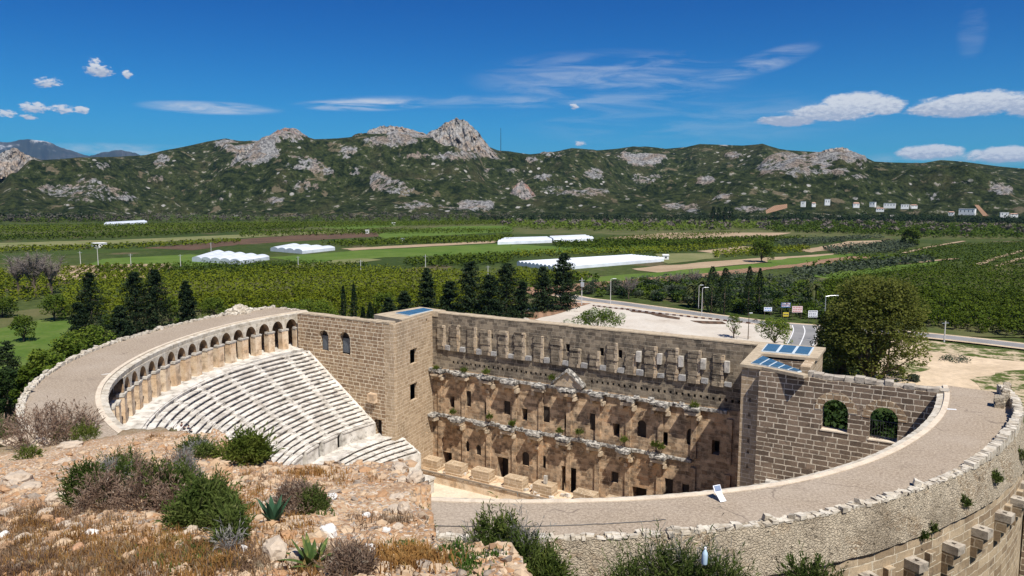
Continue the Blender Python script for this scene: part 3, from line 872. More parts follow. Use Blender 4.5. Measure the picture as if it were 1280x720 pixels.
# --- cornices: broken marble slabs, deep over the column pairs, shallow between
def cornice(z, name, seed, u0, u1, dmax, step, weeds):
    rnd = random.Random(seed)
    u = u0; k = 0
    front = WY - .12
    shelf = MB()
    while u < u1:
        w = rnd.uniform(.9, 1.6); shelf.box(u, min(u + w, u1) - .015, front - .32 - rnd.uniform(0, .12), front + .1, z - .42, z - .02 + rnd.uniform(-.06, .03), .02); u += w
    sh = shelf.build(name, m_cornice, stage)
    c = u0 + 1.3
    while c < u1 - .6:
        w = rnd.uniform(1.8, 2.4); d = dmax * rnd.uniform(.85, 1.1)
        mb = MB()
        s = c - w / 2
        while s < c + w / 2 - .1:                                     # the projecting piece is several broken slabs
            ww = min(rnd.uniform(.55, 1.2), c + w / 2 - s); dd = d * rnd.uniform(.78, 1.05)
            t = rnd.uniform(.22, .36)
            mb.box(s, s + ww - .03, front - dd, front - .35, z - t, z + rnd.uniform(-.02, .10), .035)
            if rnd.random() < .7: mb.box(s + .05, s + ww - .06, front - dd * .86, front - .4, z - t - .24, z - t - .003, .03)
            s += ww
        mb.build('cornice_slab', m_cornice, stage)
        mb = MB(); mb.box(c - w / 2 + .12, c + w / 2 - .15, front - d * .72, front, z - 1.0, z - .58, .06); mb.build('architrave', m_panel, stage)
        for q in (-.42, .42):                                          # brackets that held the columns
            if q > 0 and rnd.random() < .4: continue
            mb = MB(); mb.box(c + q * w - .2, c + q * w + .2, front - d * rnd.uniform(.35, .62), front + .02, z - 1.55 - rnd.uniform(0, .2), z - 1.12, .06); mb.build('bracket', m_panel, stage)
        if rnd.random() < .5: mb = MB(); mb.box(c - .25, c + .25, front - .42, front + .02, z - 2.6, z - 2.1, .06); mb.build('wall_block', m_panel, stage)
        c += step * rnd.uniform(.94, 1.06); k += 1
    # loose marble bits on the ledge
    for q in range(30):
        mb = MB(); uu = rnd.uniform(u0, u1); mb.obox((uu, front - rnd.uniform(.2, 1.0), z - .02), rnd.uniform(.3, .9), rnd.uniform(.2, .5), rnd.uniform(.1, .3), rnd.uniform(-.6, .6), .05, rnd.uniform(-.2, .2), rnd.uniform(-.2, .2)); mb.build('broken_marble', m_cornice, stage)
    return sh
cornice(-8.35, 'upper_cornice', 3, -24.6, 20.0, 1.75, 4.35, 0)
cornice(-15.3, 'lower_cornice', 5, -25.5, 15.8, 1.8, 4.35, 0)
# shallow pilaster strips behind the lost columns, both storeys
for (za, zb_) in ((-15.2, -9.2), (-23.4, -16.2)):
    for i, u in enumerate(np.arange(-23.2, 22, 4.35)):
        mb = MB(); mb.box(u - .35, u + .35, WY - .37, WY - .1, za, zb_ + random.uniform(-.4, 0), .03); mb.build('pilaster', m_scaena, stage)
# pediment over the middle of the upper cornice
mb = MB()
mb.f(*[mb.v(*p) for p in ((-3.6, WY - .75, -8.2), (.7, WY - .75, -8.2), (.7, WY - .75, -7.75), (-1.5, WY - .75, -5.9), (-3.6, WY - .75, -7.75))])
n0 = len(mb.V)
mb.hexa([(-3.5, WY - .7, -8.3), (.6, WY - .7, -8.3), (.6, WY, -8.3), (-3.5, WY, -8.3), (-1.7, WY - .7, -6.1), (-1.3, WY - .7, -6.1), (-1.3, WY, -6.1), (-1.7, WY, -6.1)])
pd = mb.build('pediment', m_panel, stage); fix_normals(pd)
mb = MB()
for (x0, z0, x1, z1) in ((-3.95, -7.85, -1.5, -5.75), (-1.5, -5.75, .95, -7.75)):
    for q in range(4):
        a, b = q / 4, (q + 1) / 4 - .02
        xa, xb = x0 + (x1 - x0) * a, x0 + (x1 - x0) * b; za, zb_ = z0 + (z1 - z0) * a, z0 + (z1 - z0) * b
        e = random.uniform(.9, 1.15)
        mb.hexa([(xa, WY - e, za - .28), (xb, WY - e, zb_ - .28), (xb, WY, zb_ - .28), (xa, WY, za - .28), (xa, WY - e, za + .08), (xb, WY - e, zb_ + .08), (xb, WY, zb_ + .08), (xa, WY, za + .08)])
rk = mb.build('raking_cornice', m_cornice, pd)
# --- stage floor, column pedestals, low front wall with a rail
mb = MB(); mb.box(SX0, SX1, 11.4, WY - .14, -24.0, -23.25); mb.build('stage_floor', m_pier, stage)
mb = MB(); mb.box(-24.0, 23.0, 10.95, 11.38, -24.0, -22.75, .02)
for u in np.arange(-23.5, 23, 2.1): mb.box(u, u + .5, 10.88, 11.42, -22.74, -22.5, .03)
mb.build('stage_front', m_pier, stage)
mb = MB()
for (a, b) in ((0, .16), (.26, .4)):
    mb.box(-24.2, 23.2, 10.75 + a, 10.75 + b, -22.44, -22.32, .02)
mb.build('wooden_rail', plain_mat('weathered wood', (.24, .19, .14), .8, .1), stage)
for (a, b) in ((-24.85, -21.7), (-20.3, -17.3), (-15.6, -12.6), (-10.1, -7.1), (-5.5, -2.5), (.8, 3.7), (5.2, 8.0), (11.0, 13.8), (15.6, 18.2)):
    mb = MB(); mb.box(a, b, 13.4, 15.2, -23.24, -21.72 + random.uniform(-.06, .06), .05)
    mb.box(a - .12, b + .12, 13.25, 15.3, -23.24, -22.98, .03)
    mb.build('column_pedestal', m_tower, stage)
for q in range(30):
    mb = MB(); u = random.uniform(-22, 12); mb.obox((u, random.uniform(11.8, 16), -23.25), random.uniform(.3, .9), random.uniform(.3, .7), random.uniform(.2, .5), random.uniform(0, 3), .06, .1, .1); mb.build('fallen_marble', m_marble, stage)
mb = MB(); mb.box(-4.05, -3.6, 14.0, 14.4, -21.7, -20.6, .03); mb.build('column_stump', m_capital, stage)
mb = MB(); mb.box(-20.4, -18.4, 6.6, 8.2, -23.88, -22.0); mb.box(-20.55, -18.25, 6.45, 8.35, -22.0, -21.7); mb.build('marble_block', m_marble, stage)

# --- side walls of the towers and the wings
TLa, TLb = (-23.1, 6.3), (-24.7, WY)
L_side = math.hypot(TLa[0] - TLb[0], TLa[1] - TLb[1])
def sL(v): return L_side * (v - TLa[1]) / (TLb[1] - TLa[1])
# facing +X: direction must have normal (dy,-dx) = +X  -> going +Y
wall('tower_wall', TLa, TLb, -24, .0, [(sL(9.9), sL(12.0), -6.6, -4.4, False, None), (sL(9.8), sL(11.95), -12.0, -9.5, False, None), (sL(14.5), sL(15.0), -18.2, -16.6, False, .7),
      (sL(14.7), sL(15.2), -1.1, -.6, False, .6)],
     m_tower, thick=.5, jag=.04, reveal_mat=m_deep)
mb = MB(); mb.box(-24.85, -23.12, 5.65, 6.28, -24, .03); mb.build('corner_pilaster', m_tower, stage)
# tower roofs
def quad_slab(mb, pts, z0, z1):
    mb.prism(pts, z0, z1)
# left tower: raised roof slab with a skylight
tl = MB(); quad_slab(tl, [(-30.0, 9.6), (-23.5, 8.0), (-24.8, 16.6), (-23.6, 16.65), (-23.4, 18.4), (-28.9, 19.2)], -.5, .30); tlo = tl.build('tower_roof', m_coping, stage)
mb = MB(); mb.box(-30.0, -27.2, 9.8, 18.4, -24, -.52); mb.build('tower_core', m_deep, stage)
def skylight(name, quad, nx, ny, z, parent, bar=.16, taper=None):
    """framed glass roof: quad = 4 plan corners (a,b,c,d), panes nx by ny"""
    a, b, c, d = [np.array(q, float) for q in quad]
    def Q(s, t): return (a * (1 - s) + b * s) * (1 - t) + (d * (1 - s) + c * s) * t
    fr = MB(); fr.prism([tuple(Q(0, 0)), tuple(Q(1, 0)), tuple(Q(1, 1)), tuple(Q(0, 1))], z, z + .10)
    fo = fr.build(name, m_frame, parent)
    for i in range(nx):
        for j in range(ny):
            l1 = np.linalg.norm(b - a) / nx; l2 = np.linalg.norm(d - a) / ny
            e1, e2 = bar / l1 / nx * .5, bar / l2 / ny * .5
            s0, s1, t0, t1 = i / nx + e1, (i + 1) / nx - e1, j / ny + e2, (j + 1) / ny - e2
            g = MB(); P4 = [tuple(Q(s0, t0)), tuple(Q(s1, t0)), tuple(Q(s1, t1)), tuple(Q(s0, t1))]
            g.prism(P4, z + .104, z + .16)
            g.build('pane', m_glass, fo)
    return fo
skylight('skylight', [(-27.8, 11.8), (-24.7, 11.2), (-24.9, 17.2), (-27.2, 17.8)], 2, 3, .304, stage)
# right tower
pw = wall('tower_wall', (24.2, 4.7), (26.25, 4.55), -24, .0, [(.85, 1.1, z, z + .4, False, .3) for z in (-3.6, -5.2, -6.5, -8.0, -9.2, -10.8)], m_tower, thick=1.0, jag=.02, reveal_mat=m_deep)
wall('tower_wall', (23.5, WY + .5), (24.2, 4.72), -24, -.02, [], m_scaena, thick=1.2, jag=.02)          # inner side, faces the stage
wall('tower_wall', (30.4, 8.0), (30.25, 17.9), -24, .02, [], m_tower, thick=1.0, jag=.05)               # outer side
wall('tower_wall', (29.3, 17.9), (23.55, 17.6), -24, .0, [], m_tower, thick=.9, jag=.03)
wall('tower_wall', (25.3, 11.0), (29.35, 11.3), -24, -.25, [], m_wing_r, thick=.8, jag=.05)
# roof ledges round the open well, and two skylights
mb = MB(); quad_slab(mb, [(24.05, 4.4), (26.3, 4.2), (30.6, 2.5), (30.9, 3.3), (26.4, 6.0), (25.0, 6.9), (24.95, 11.0), (30.6, 11.4), (30.5, 18.1), (23.3, 17.75)], .003, .30); mb.build('tower_roof', m_coping, stage)
skylight('skylight', [(24.6, 11.9), (29.6, 12.3), (29.4, 17.0), (24.3, 16.4)], 3, 1, .305, stage, .3)
skylight('skylight', [(25.0, 5.1), (29.9, 3.5), (30.2, 3.9), (25.3, 9.2)], 5, 2, .305, stage, .2)
# --- wings
LX0, LX1 = -41.5, -24.8
def hl(u0, u1, z0, z1): return (u0 - LX0, u1 - LX0, z0, z1, True, .75)
wl = wall('left_wing_wall', (LX0, 5.62), (LX1, 5.62), -24, .12, [hl(-37.1, -35.3, -5.1, -2.0), hl(-33.1, -31.1, -5.2, -1.9), (-26.9 - LX0, -25.5 - LX0, -16.2, -13.9, False, 1.0)],
          m_wing_l, thick=1.3, jag=.12, top_fn=lambda s: -.12 * math.sin(s * .18), reveal_mat=m_deep)
for (u0, u1) in ((-36.9, -35.5), (-32.9, -31.3)):
    mb = MB(); mb.box(u0, u1, 6.1, 6.16, -5.0, -2.9); mb.build('window_pane', m_pale_glass, wl)
mb = MB(); mb.box(-27.5, -26.2, 4.9, 5.6, -11.4, -10.2, .08); mb.build('wall_bracket', m_pier, wl)
RX0, RX1 = 26.2, 43.6
def hr(u0, u1, z0, z1): return (u0 - RX0, u1 - RX0, z0, z1, True, None)
def rtop(s): return -.05 - .25 * max(0, mnoise.noise((s * .5, 2.2, 0))) if s > 5 else 0
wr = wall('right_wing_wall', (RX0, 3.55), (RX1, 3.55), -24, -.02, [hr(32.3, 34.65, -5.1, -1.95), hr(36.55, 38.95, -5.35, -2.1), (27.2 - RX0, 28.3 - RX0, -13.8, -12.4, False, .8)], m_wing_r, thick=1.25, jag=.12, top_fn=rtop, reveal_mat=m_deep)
# voussoirs round the two window heads and the sills
for (u0, u1, zb_, zc) in ((32.3, 34.65, -5.1, -1.95), (36.55, 38.95, -5.35, -2.1)):
    cx, rr = (u0 + u1) / 2, (u1 - u0) / 2; zs = zc - rr
    mb = MB()
    for q in range(9):
        t0, t1 = math.pi * (q + .04) / 9, math.pi * (q + .96) / 9
        ro = rr + .72 + random.uniform(-.08, .1)
        Q = []
        for (r, t) in ((rr + .005, t0), (ro, t0), (ro, t1), (rr + .005, t1)): Q.append((cx + r * math.cos(t), zs + r * math.sin(t)))
        y0, y1 = 3.55 - .035 - random.uniform(0, .02), 3.56
        a = [mb.v(x, y0, z) for x, z in Q]; b = [mb.v(x, y1, z) for x, z in Q]
        mb.f(*a); mb.f(*reversed(b))
        for k in range(4): mb.f(a[k], a[(k + 1) % 4], b[(k + 1) % 4], b[k])
    vo = mb.build('window_arch', m_wing_l, wr); fix_normals(vo)
    mb = MB(); mb.box(u0 - .1, u1 + .15, 3.5, 4.2, zb_ - .1, zb_ + .02, .01); mb.build('window_sill', m_kerb, wr)
mb = MB()
for u in np.arange(36.75, 38.9, .24): mb.box(u - .018, u + .018, 4.0, 4.04, -5.3, -3.55)
for z in (-5.1, -3.6): mb.box(36.56, 38.94, 3.99, 4.05, z, z + .05)
mb.build('window_railing', m_dark, wr)
# ragged stones along the top of the right wing
mb = MB(); u = 30.8
while u < 42.3:
    w = random.uniform(.5, 1.1); mb.box(u, u + w - .03, 3.7 + random.uniform(-.1, .1), 4.75 + random.uniform(-.15, .15), -.1, random.uniform(.12, .5), .06); u += w
mb.build('wing_coping', m_corbel, wr)
mb = MB(); u = -41
while u < -25:
    w = random.uniform(.7, 1.5); mb.box(u, u + w - .03, 5.58, 6.95, .02, random.uniform(.12, .26), .03); u += w
mb.build('wing_coping', m_coping, wl)
mb = MB(); mb.box(27.4, 28.9, 2.7, 3.56, -11.6, -11.1, .05); mb.box(27.8, 28.7, 2.9, 3.56, -12.6, -11.6, .05); mb.build('wall_bracket', m_capital, wr)
# stair house outside the right end of the bowl
so = MB(); so.box(49.0, 56, 1.2, 12, -24, -4.6); 
st_house = so.build('stair_house', m_wing_r, stage)
# a lectern sign on the roof walk
# ------------------------------------------------------------------ hills, plain, roads, fields
def fbm(x, y, z=0.0, o=5): return mnoise.fractal((x, y, z), 1.0, 2.1, o, noise_basis='PERLIN_ORIGINAL')
def az_dir(a): return np.array([-math.sin(YAW) * math.cos(a) + math.cos(YAW) * math.sin(a), math.cos(YAW) * math.cos(a) + math.sin(YAW) * math.sin(a)])

RIDGE = [(-260, 205), (-120, 200), (0, 206), (15, 193), (35, 192), (55, 199), (75, 198), (100, 196), (150, 195), (185, 193), (210, 187), (240, 181), (262, 176), (285, 172), (300, 175),
         (325, 176), (345, 168), (360, 165), (380, 168), (395, 173), (425, 172), (445, 170), (458, 166), (480, 165), (500, 167), (530, 170), (548, 168), (570, 165), (590, 170), (605, 180),
         (622, 187), (640, 189), (662, 192), (690, 189), (715, 185), (745, 187), (770, 185), (790, 182), (830, 185), (855, 183), (872, 179), (900, 180), (925, 181), (950, 179), (972, 186),
         (1000, 188), (1020, 189), (1045, 188), (1070, 192), (1090, 201), (1110, 202), (1150, 203), (1172, 199), (1200, 201), (1245, 207), (1290, 211), (1420, 214), (1560, 222)]
# bare rock seen on the slopes: centre, half sizes (in photo measure), amount
ROCKS = [(318, 192, 28, 14, 1.0), (357, 172, 24, 9, 1.0), (285, 178, 18, 6, .8), (20, 193, 24, 9, 1.0), (205, 198, 10, 6, .7), (385, 207, 26, 9, .8), (400, 214, 14, 5, .8), (300, 185, 18, 7, .6),
         (110, 240, 46, 14, .55), (150, 246, 22, 8, .6), (70, 236, 20, 6, .5), (278, 250, 10, 5, .7), (192, 225, 9, 4, .8), (128, 207, 12, 4, .6), (200, 203, 8, 5, .7), (380, 232, 18, 8, .6), (340, 252, 14, 4, .7),
         (432, 196, 6, 4, .6), (438, 188, 14, 5, .7), (475, 228, 12, 13, .75), (500, 236, 22, 8, .6), (585, 257, 28, 8, .85), (515, 258, 20, 5, .6), (445, 215, 8, 5, .6), (612, 213, 9, 3, .7), (640, 214, 10, 3, .6),
         (661, 200, 12, 4, .8), (690, 195, 12, 3, .6), (676, 222, 12, 4, .7), (700, 238, 28, 6, .6), (742, 217, 12, 7, .75), (730, 243, 26, 5, .65), (800, 199, 26, 9, .95), (775, 203, 10, 4, .6), (806, 225, 16, 6, .6),
         (840, 258, 14, 5, .8), (880, 226, 12, 6, 1.), (908, 181, 18, 3, .8), (918, 194, 10, 5, .7), (1000, 205, 45, 14, .8), (1035, 212, 30, 8, .9), (1055, 195, 24, 9, .9), (960, 212, 14, 8, .7), (1075, 222, 10, 3, .6),
         (1185, 198, 26, 3, .7), (1250, 237, 16, 8, .7), (1165, 245, 12, 5, .5), (900, 246, 16, 4, .8), (940, 262, 22, 5, .7), (865, 263, 10, 4, .7), (1200, 230, 30, 4, .4), (560, 195, 46, 6, .7), (495, 176, 40, 7, .9), (600, 192, 20, 5, .7)]
def build_hills():
    na, nd = 1000, 190
    A = np.linspace(R_(-46), R_(47), na)
    d0, d1, d2 = 1440.0, 2500.0, 5200.0
    T = np.concatenate([np.linspace(0, 1.08, 140) , np.linspace(1.1, 2.6, 50)])
    nd = len(T)
    rx = np.array([r[0] for r in RIDGE]); ry = np.array([r[1] for r in RIDGE])
    V = np.zeros((na, nd, 3))
    px_az = np.array([math.atan((x - 640) / 935.0) for x in rx])
    elev = np.array([math.atan2(ray(x, y)[2], math.hypot(*ray(x, y)[:2])) for x, y in RIDGE])
    EL = np.interp(A, px_az, elev)
    for i, a in enumerate(A):
        dr = d1 + 330 * fbm(a * 3.1, 5.5, 0, 3)
        dv = az_dir(a)
        for j, t in enumerate(T):
            d = d0 + (dr - d0) * t
            x, y = CAM[0] + dv[0] * d, CAM[1] + dv[1] * d
            n = fbm(x * .0022, y * .0022, 1.7, 6); n2 = fbm(x * .0075, y * .0075, 9.1, 4)
            rid = 1 - abs(fbm(x * .0016, y * .0016, 4.4, 4)) * 2
            hr_ = CAM[2] - PLAIN + dr * math.tan(EL[i])
            if t <= 1:
                s = t ** 1.12
                sp = math.sin(math.pi * min(1, t * 1.0))
                h = hr_ * s + sp * (n * 85 + (rid - .6) * 75) * min(1, hr_ / 150) + n2 * 12 * min(1, t * 4) * (1 - .6 * max(0, t - .8) / .2)
                # stay below the line of sight to the ridge
                lim = (hr_ - (CAM[2] - PLAIN)) / dr * d + (CAM[2] - PLAIN)
                h = min(h, lim + n2 * 4 - (1 - t) * 14)
            else:
                h = hr_ * max(.12, 1 - (t - 1) * .75) + n * 15 * (t - 1)
            V[i, j] = (x, y, PLAIN - 2 + max(h, -2) if t > .015 else PLAIN - 6)
    P = V.reshape(-1, 3)
    px, py, _ = to_px(P)
    rock = np.zeros(len(P)); 
    nz = np.array([fbm(p[0] * .012, p[1] * .012, p[2] * .012, 4) for p in P])
    for (cx, cy, rx_, ry_, am) in ROCKS:
        q = 1 - ((px - cx) / (rx_ * 1.15)) ** 2 - ((py - cy) / (ry_ * 1.15)) ** 2
        rock = np.maximum(rock, np.clip((q + nz * 1.3) * 1.6, 0, 1) * am)
    tt = np.tile(T, na)
    rock[tt > 1.15] *= .3
    P[:, 2] += np.where(rock > .2, (np.abs(nz) * 16 + 1.5) * rock * (tt < .97), 0)
    F = []
    idx = np.arange(na * nd).reshape(na, nd)
    F = np.stack([idx[:-1, :-1].ravel(), idx[1:, :-1].ravel(), idx[1:, 1:].ravel(), idx[:-1, 1:].ravel()], 1)
    F = F[:, ::-1]
    def fn(k, b):
        Pn = k.pos(); r = k.attr('rock')
        n = k.noise(Pn, .05, 7, .7); n2 = k.noise(Pn, .009, 6, .65); n3 = k.noise(Pn, .16, 5, .75)
        g = k.mix(k.ramp(n, .38, .6), (.014, .023, .009), (.062, .076, .026))
        g = k.mix(k.math('MULTIPLY', k.ramp(n2, .5, .68), .6), g, (.095, .088, .040))
        g = k.mix(k.ramp(n3, .46, .62), g, k.mix(1.0, g, (.52, .56, .54), 'MULTIPLY'))
        spots = k.ramp(k.noise(Pn, .05, 5, .65), .61, .67)
        spot2 = k.ramp(k.noise(Pn, .022, 4, .6), .60, .66)
        earth = k.math('MULTIPLY', spot2, .75)
        g = k.mix(earth, g, k.mix(n3, (.10, .085, .05), (.30, .24, .155)))
        g = k.mix(k.math('MULTIPLY', spots, .8), g, (.36, .33, .27))
        vcol = k.sep(k.voro(Pn, .055, out=1)); vdist = k.voro(Pn, .055)
        stone = k.math('MULTIPLY', k.ramp(vcol[0], .87, .91), k.ramp(k.math('ADD', vdist, k.math('MULTIPLY', n3, .35)), .52, .40))
        g = k.mix(k.math('MULTIPLY', stone, k.ramp(n2, .40, .55)), g, (.46, .44, .40))
        vr = k.voro(Pn, .05, out=0)
        rk = k.mix(k.ramp(k.noise(Pn, .018, 5, .6), .42, .6), (.40, .39, .37), (.37, .30, .235))
        rk = k.mix(k.ramp(n3, .42, .58), k.mix(1.0, rk, (.38, .38, .40), 'MULTIPLY'), rk)
        rr = k.ramp(k.math('ADD', r, k.math('MULTIPLY', k.math('SUBTRACT', k.noise(Pn, .07, 7, .72), .5), 3.2)), .50, .68)
        col = k.mix(rr, g, rk)
        return col, (k.math('ADD', n3, k.math('MULTIPLY', n, 1.5)), .9, 9.0)
    m = new_mat('scrub hillside', fn, .95, .05)
    o = mesh_obj('hills', P, F, m, uv=None, smooth=False, attr={'rock': rock}, recenter=False)
    tag(o, kind='structure')
build_hills()

# blue ranges far behind
def far_range(name, prof, dist):
    V = []; F = []
    pr = prof; n = 160
    xs = np.linspace(pr[0][0], pr[-1][0], n); ys = np.interp(xs, [p[0] for p in pr], [p[1] for p in pr])
    for q, (x, y) in enumerate(zip(xs, ys)):
        y = y + fbm(x * .05, 1.1, 0, 4) * 2.2
        top = at_dist(x, y, dist)
        dv = (top[:2] - CAM[:2]) / dist
        for j in range(14):
            t = j / 13
            dd = dist - (1 - t) * dist * .16
            z = PLAIN + (top[2] - PLAIN) * t ** 1.2
            if 0 < j < 13: z += fbm(x * .06, t * 4, 3.3, 5) * (top[2] - PLAIN) * .16 * math.sin(math.pi * t); dd += fbm(x * .08, t * 3, 8.3, 4) * dist * .02
            V.append((CAM[0] + dv[0] * dd, CAM[1] + dv[1] * dd, z))
        V.append((CAM[0] + dv[0] * dist * 1.2, CAM[1] + dv[1] * dist * 1.2, PLAIN))
    m = 15
    for q in range(n - 1):
        for j in range(m - 1):
            F.append((q * m + j, (q + 1) * m + j, (q + 1) * m + j + 1, q * m + j + 1))
    def fn(k, b):
        Pn = k.pos(); n_ = k.noise(Pn, .0016, 6, .6)
        c = k.mix(k.ramp(n_, .4, .6), (.028, .034, .030), (.06, .06, .055))
        snow = k.ramp(k.math('ADD', k.math('DIVIDE', k.sep(Pn)[2], 1300.0), k.math('MULTIPLY', k.math('SUBTRACT', k.noise(Pn, .002, 6, .65), .5), 1.6)), .85, 1.05)
        return k.mix(k.math('MULTIPLY', snow, .7), c, (.6, .6, .6))
    o = mesh_obj(name, np.array(V), F, new_mat('far range rock', fn, .95, .05), uv=None, smooth=True, recenter=False)
    tag(o, kind='structure')
far_range('mountains', [(-230, 205), (-150, 190), (-60, 180), (0, 177), (45, 174), (60, 177), (80, 186), (98, 191), (120, 198), (135, 215)], 19000.0)
far_range('mountains', [(95, 215), (112, 195), (130, 190), (152, 188), (170, 191), (180, 198), (200, 215)], 17500.0)

# the plain: one sheet to the horizon
def plain_fn(k, b):
    P = k.pos()
    n = k.noise(P, .012, 5, .6); f = k.noise(P, .25, 4, .65); ff = k.noise(P, 1.3, 3, .7)
    c = k.mix(k.ramp(n, .38, .62), (.050, .075, .020), (.085, .105, .032))
    c = k.mix(k.math('MULTIPLY', k.ramp(k.noise(P, .03, 4), .58, .68), .7), c, (.17, .125, .08))
    c = k.mix(k.ramp(f, .35, .65), k.mix(1.0, c, (.6, .65, .6), 'MULTIPLY'), c)
    c = k.mix(1.0, c, k.mix(ff, (.6, .6, .6), (1.35, 1.35, 1.3)), 'MULTIPLY')
    return c, (ff, .5, .3)
m_plain = new_mat('meadow and field soil', plain_fn, .95, .05)
g = MB(); S = 42000
rings = [0, 60, 160, 400, 1000, 2500, 6000, S]
V = [(0, 0, PLAIN)]; F = []
for r in rings[1:]:
    for q in range(48): V.append((r * math.cos(2 * math.pi * q / 48), r * math.sin(2 * math.pi * q / 48) , PLAIN))
for q in range(48): F.append((0, 1 + q, 1 + (q + 1) % 48))
for k_ in range(len(rings) - 2):
    for q in range(48):
        a = 1 + k_ * 48; b_ = a + 48
        F.append((a + q, b_ + q, b_ + (q + 1) % 48, a + (q + 1) % 48))
tag(mesh_obj('ground', np.array(V), F, m_plain, uv=None, recenter=False), kind='structure')

def field_mat(name, ca, cb, stripe=None, ang=0.0, sp=3.0, scale=.05, fine=.9):
    def fn(k, b):
        P = k.pos(); X = k.sep(P)
        n = k.noise(P, scale, 5, .6); ff = k.noise(P, fine, 4, .7)
        c = k.mix(k.ramp(n, .35, .65), ca, cb)
        if stripe:
            t = k.math('ADD', k.math('MULTIPLY', X[0], math.cos(ang)), k.math('MULTIPLY', X[1], math.sin(ang)))
            t = k.math('ADD', t, k.math('MULTIPLY', k.noise(P, .05, 2), 2.0))
            w = k.math('FRACT', k.math('DIVIDE', t, sp))
            c = k.mix(k.math('MULTIPLY', k.ramp(k.math('ABSOLUTE', k.math('SUBTRACT', w, .5)), .18, .34), .8), c, stripe)
        c = k.mix(1.0, c, k.mix(ff, (.6, .6, .6), (1.4, 1.4, 1.35)), 'MULTIPLY')
        return c, (ff, .4, .2)
    return new_mat(name, fn, .95, .05)
m_fgreen = field_mat('young crop green', (.080, .135, .024), (.11, .16, .034))
m_fdark = field_mat('dark crop green', (.040, .064, .015), (.062, .088, .022))
m_fpale = field_mat('pale dry grass', (.21, .20, .095), (.15, .165, .065))
m_ftan = field_mat('tan soil', (.40, .30, .20), (.33, .24, .155))
m_fbrown = field_mat('ploughed brown soil', (.16, .098, .066), (.11, .072, .05), (.075, .05, .035), .4, 2.4)
m_fred = field_mat('ploughed reddish soil', (.33, .20, .13), (.27, .165, .105), (.20, .125, .08), .5, 3.0)
m_folive = field_mat('olive orchard soil', (.075, .095, .030), (.12, .115, .05))
m_fgrass = field_mat('roadside grass', (.055, .085, .018), (.10, .115, .034), scale=.12)
def patch_fn(k, b):
    P = k.pos(); n = k.noise(P, .35, 6, .7); f = k.noise(P, 1.6, 4, .7)
    c = k.mix(k.ramp(n, .40, .56), (.52, .41, .28), k.mix(f, (.045, .075, .014), (.11, .13, .035)))
    return k.mix(1.0, c, k.mix(f, (.65, .65, .65), (1.3, 1.3, 1.25)), 'MULTIPLY'), (f, .5, .2)
m_patch = new_mat('patchy grass on dirt', patch_fn, .95, .05)
m_meadow = field_mat('meadow grass', (.075, .13, .022), (.115, .155, .038), scale=.10)
m_dirt = field_mat('bare pale dirt', (.60, .47, .33), (.48, .37, .25), scale=.10, fine=.6)
layer = [0]
def sheet(name, pts, mat, dz=None, px=True, sub=0, kind='structure', th=None):
    if dz is None: layer[0] += 1; dz = .02 + layer[0] * .012
    P = [at(*p) if px else np.array([p[0], p[1], PLAIN]) for p in pts]
    if sub:                                                            # soften straight edges
        Q = []
        for i in range(len(P)):
            a, b = P[i], P[(i + 1) % len(P)]; n = max(2, int(np.linalg.norm(a - b) / sub))
            for k in range(n):
                q = a + (b - a) * k / n; w = max(sub * .35, 2.2)
                Q.append(q + np.array([mnoise.noise((q[0] * .11, q[1] * .11, 1.)) * w, mnoise.noise((q[0] * .11, q[1] * .11, 9.)) * w, 0]))
        P = Q
    V = np.array([(p[0], p[1], PLAIN + dz) for p in P])
    o = mesh_obj(name, V, [tuple(range(len(V)))], mat, uv=None)
    if o.data.polygons[0].normal.z < 0: o.data.flip_normals()
    tag(o, kind=kind); return o
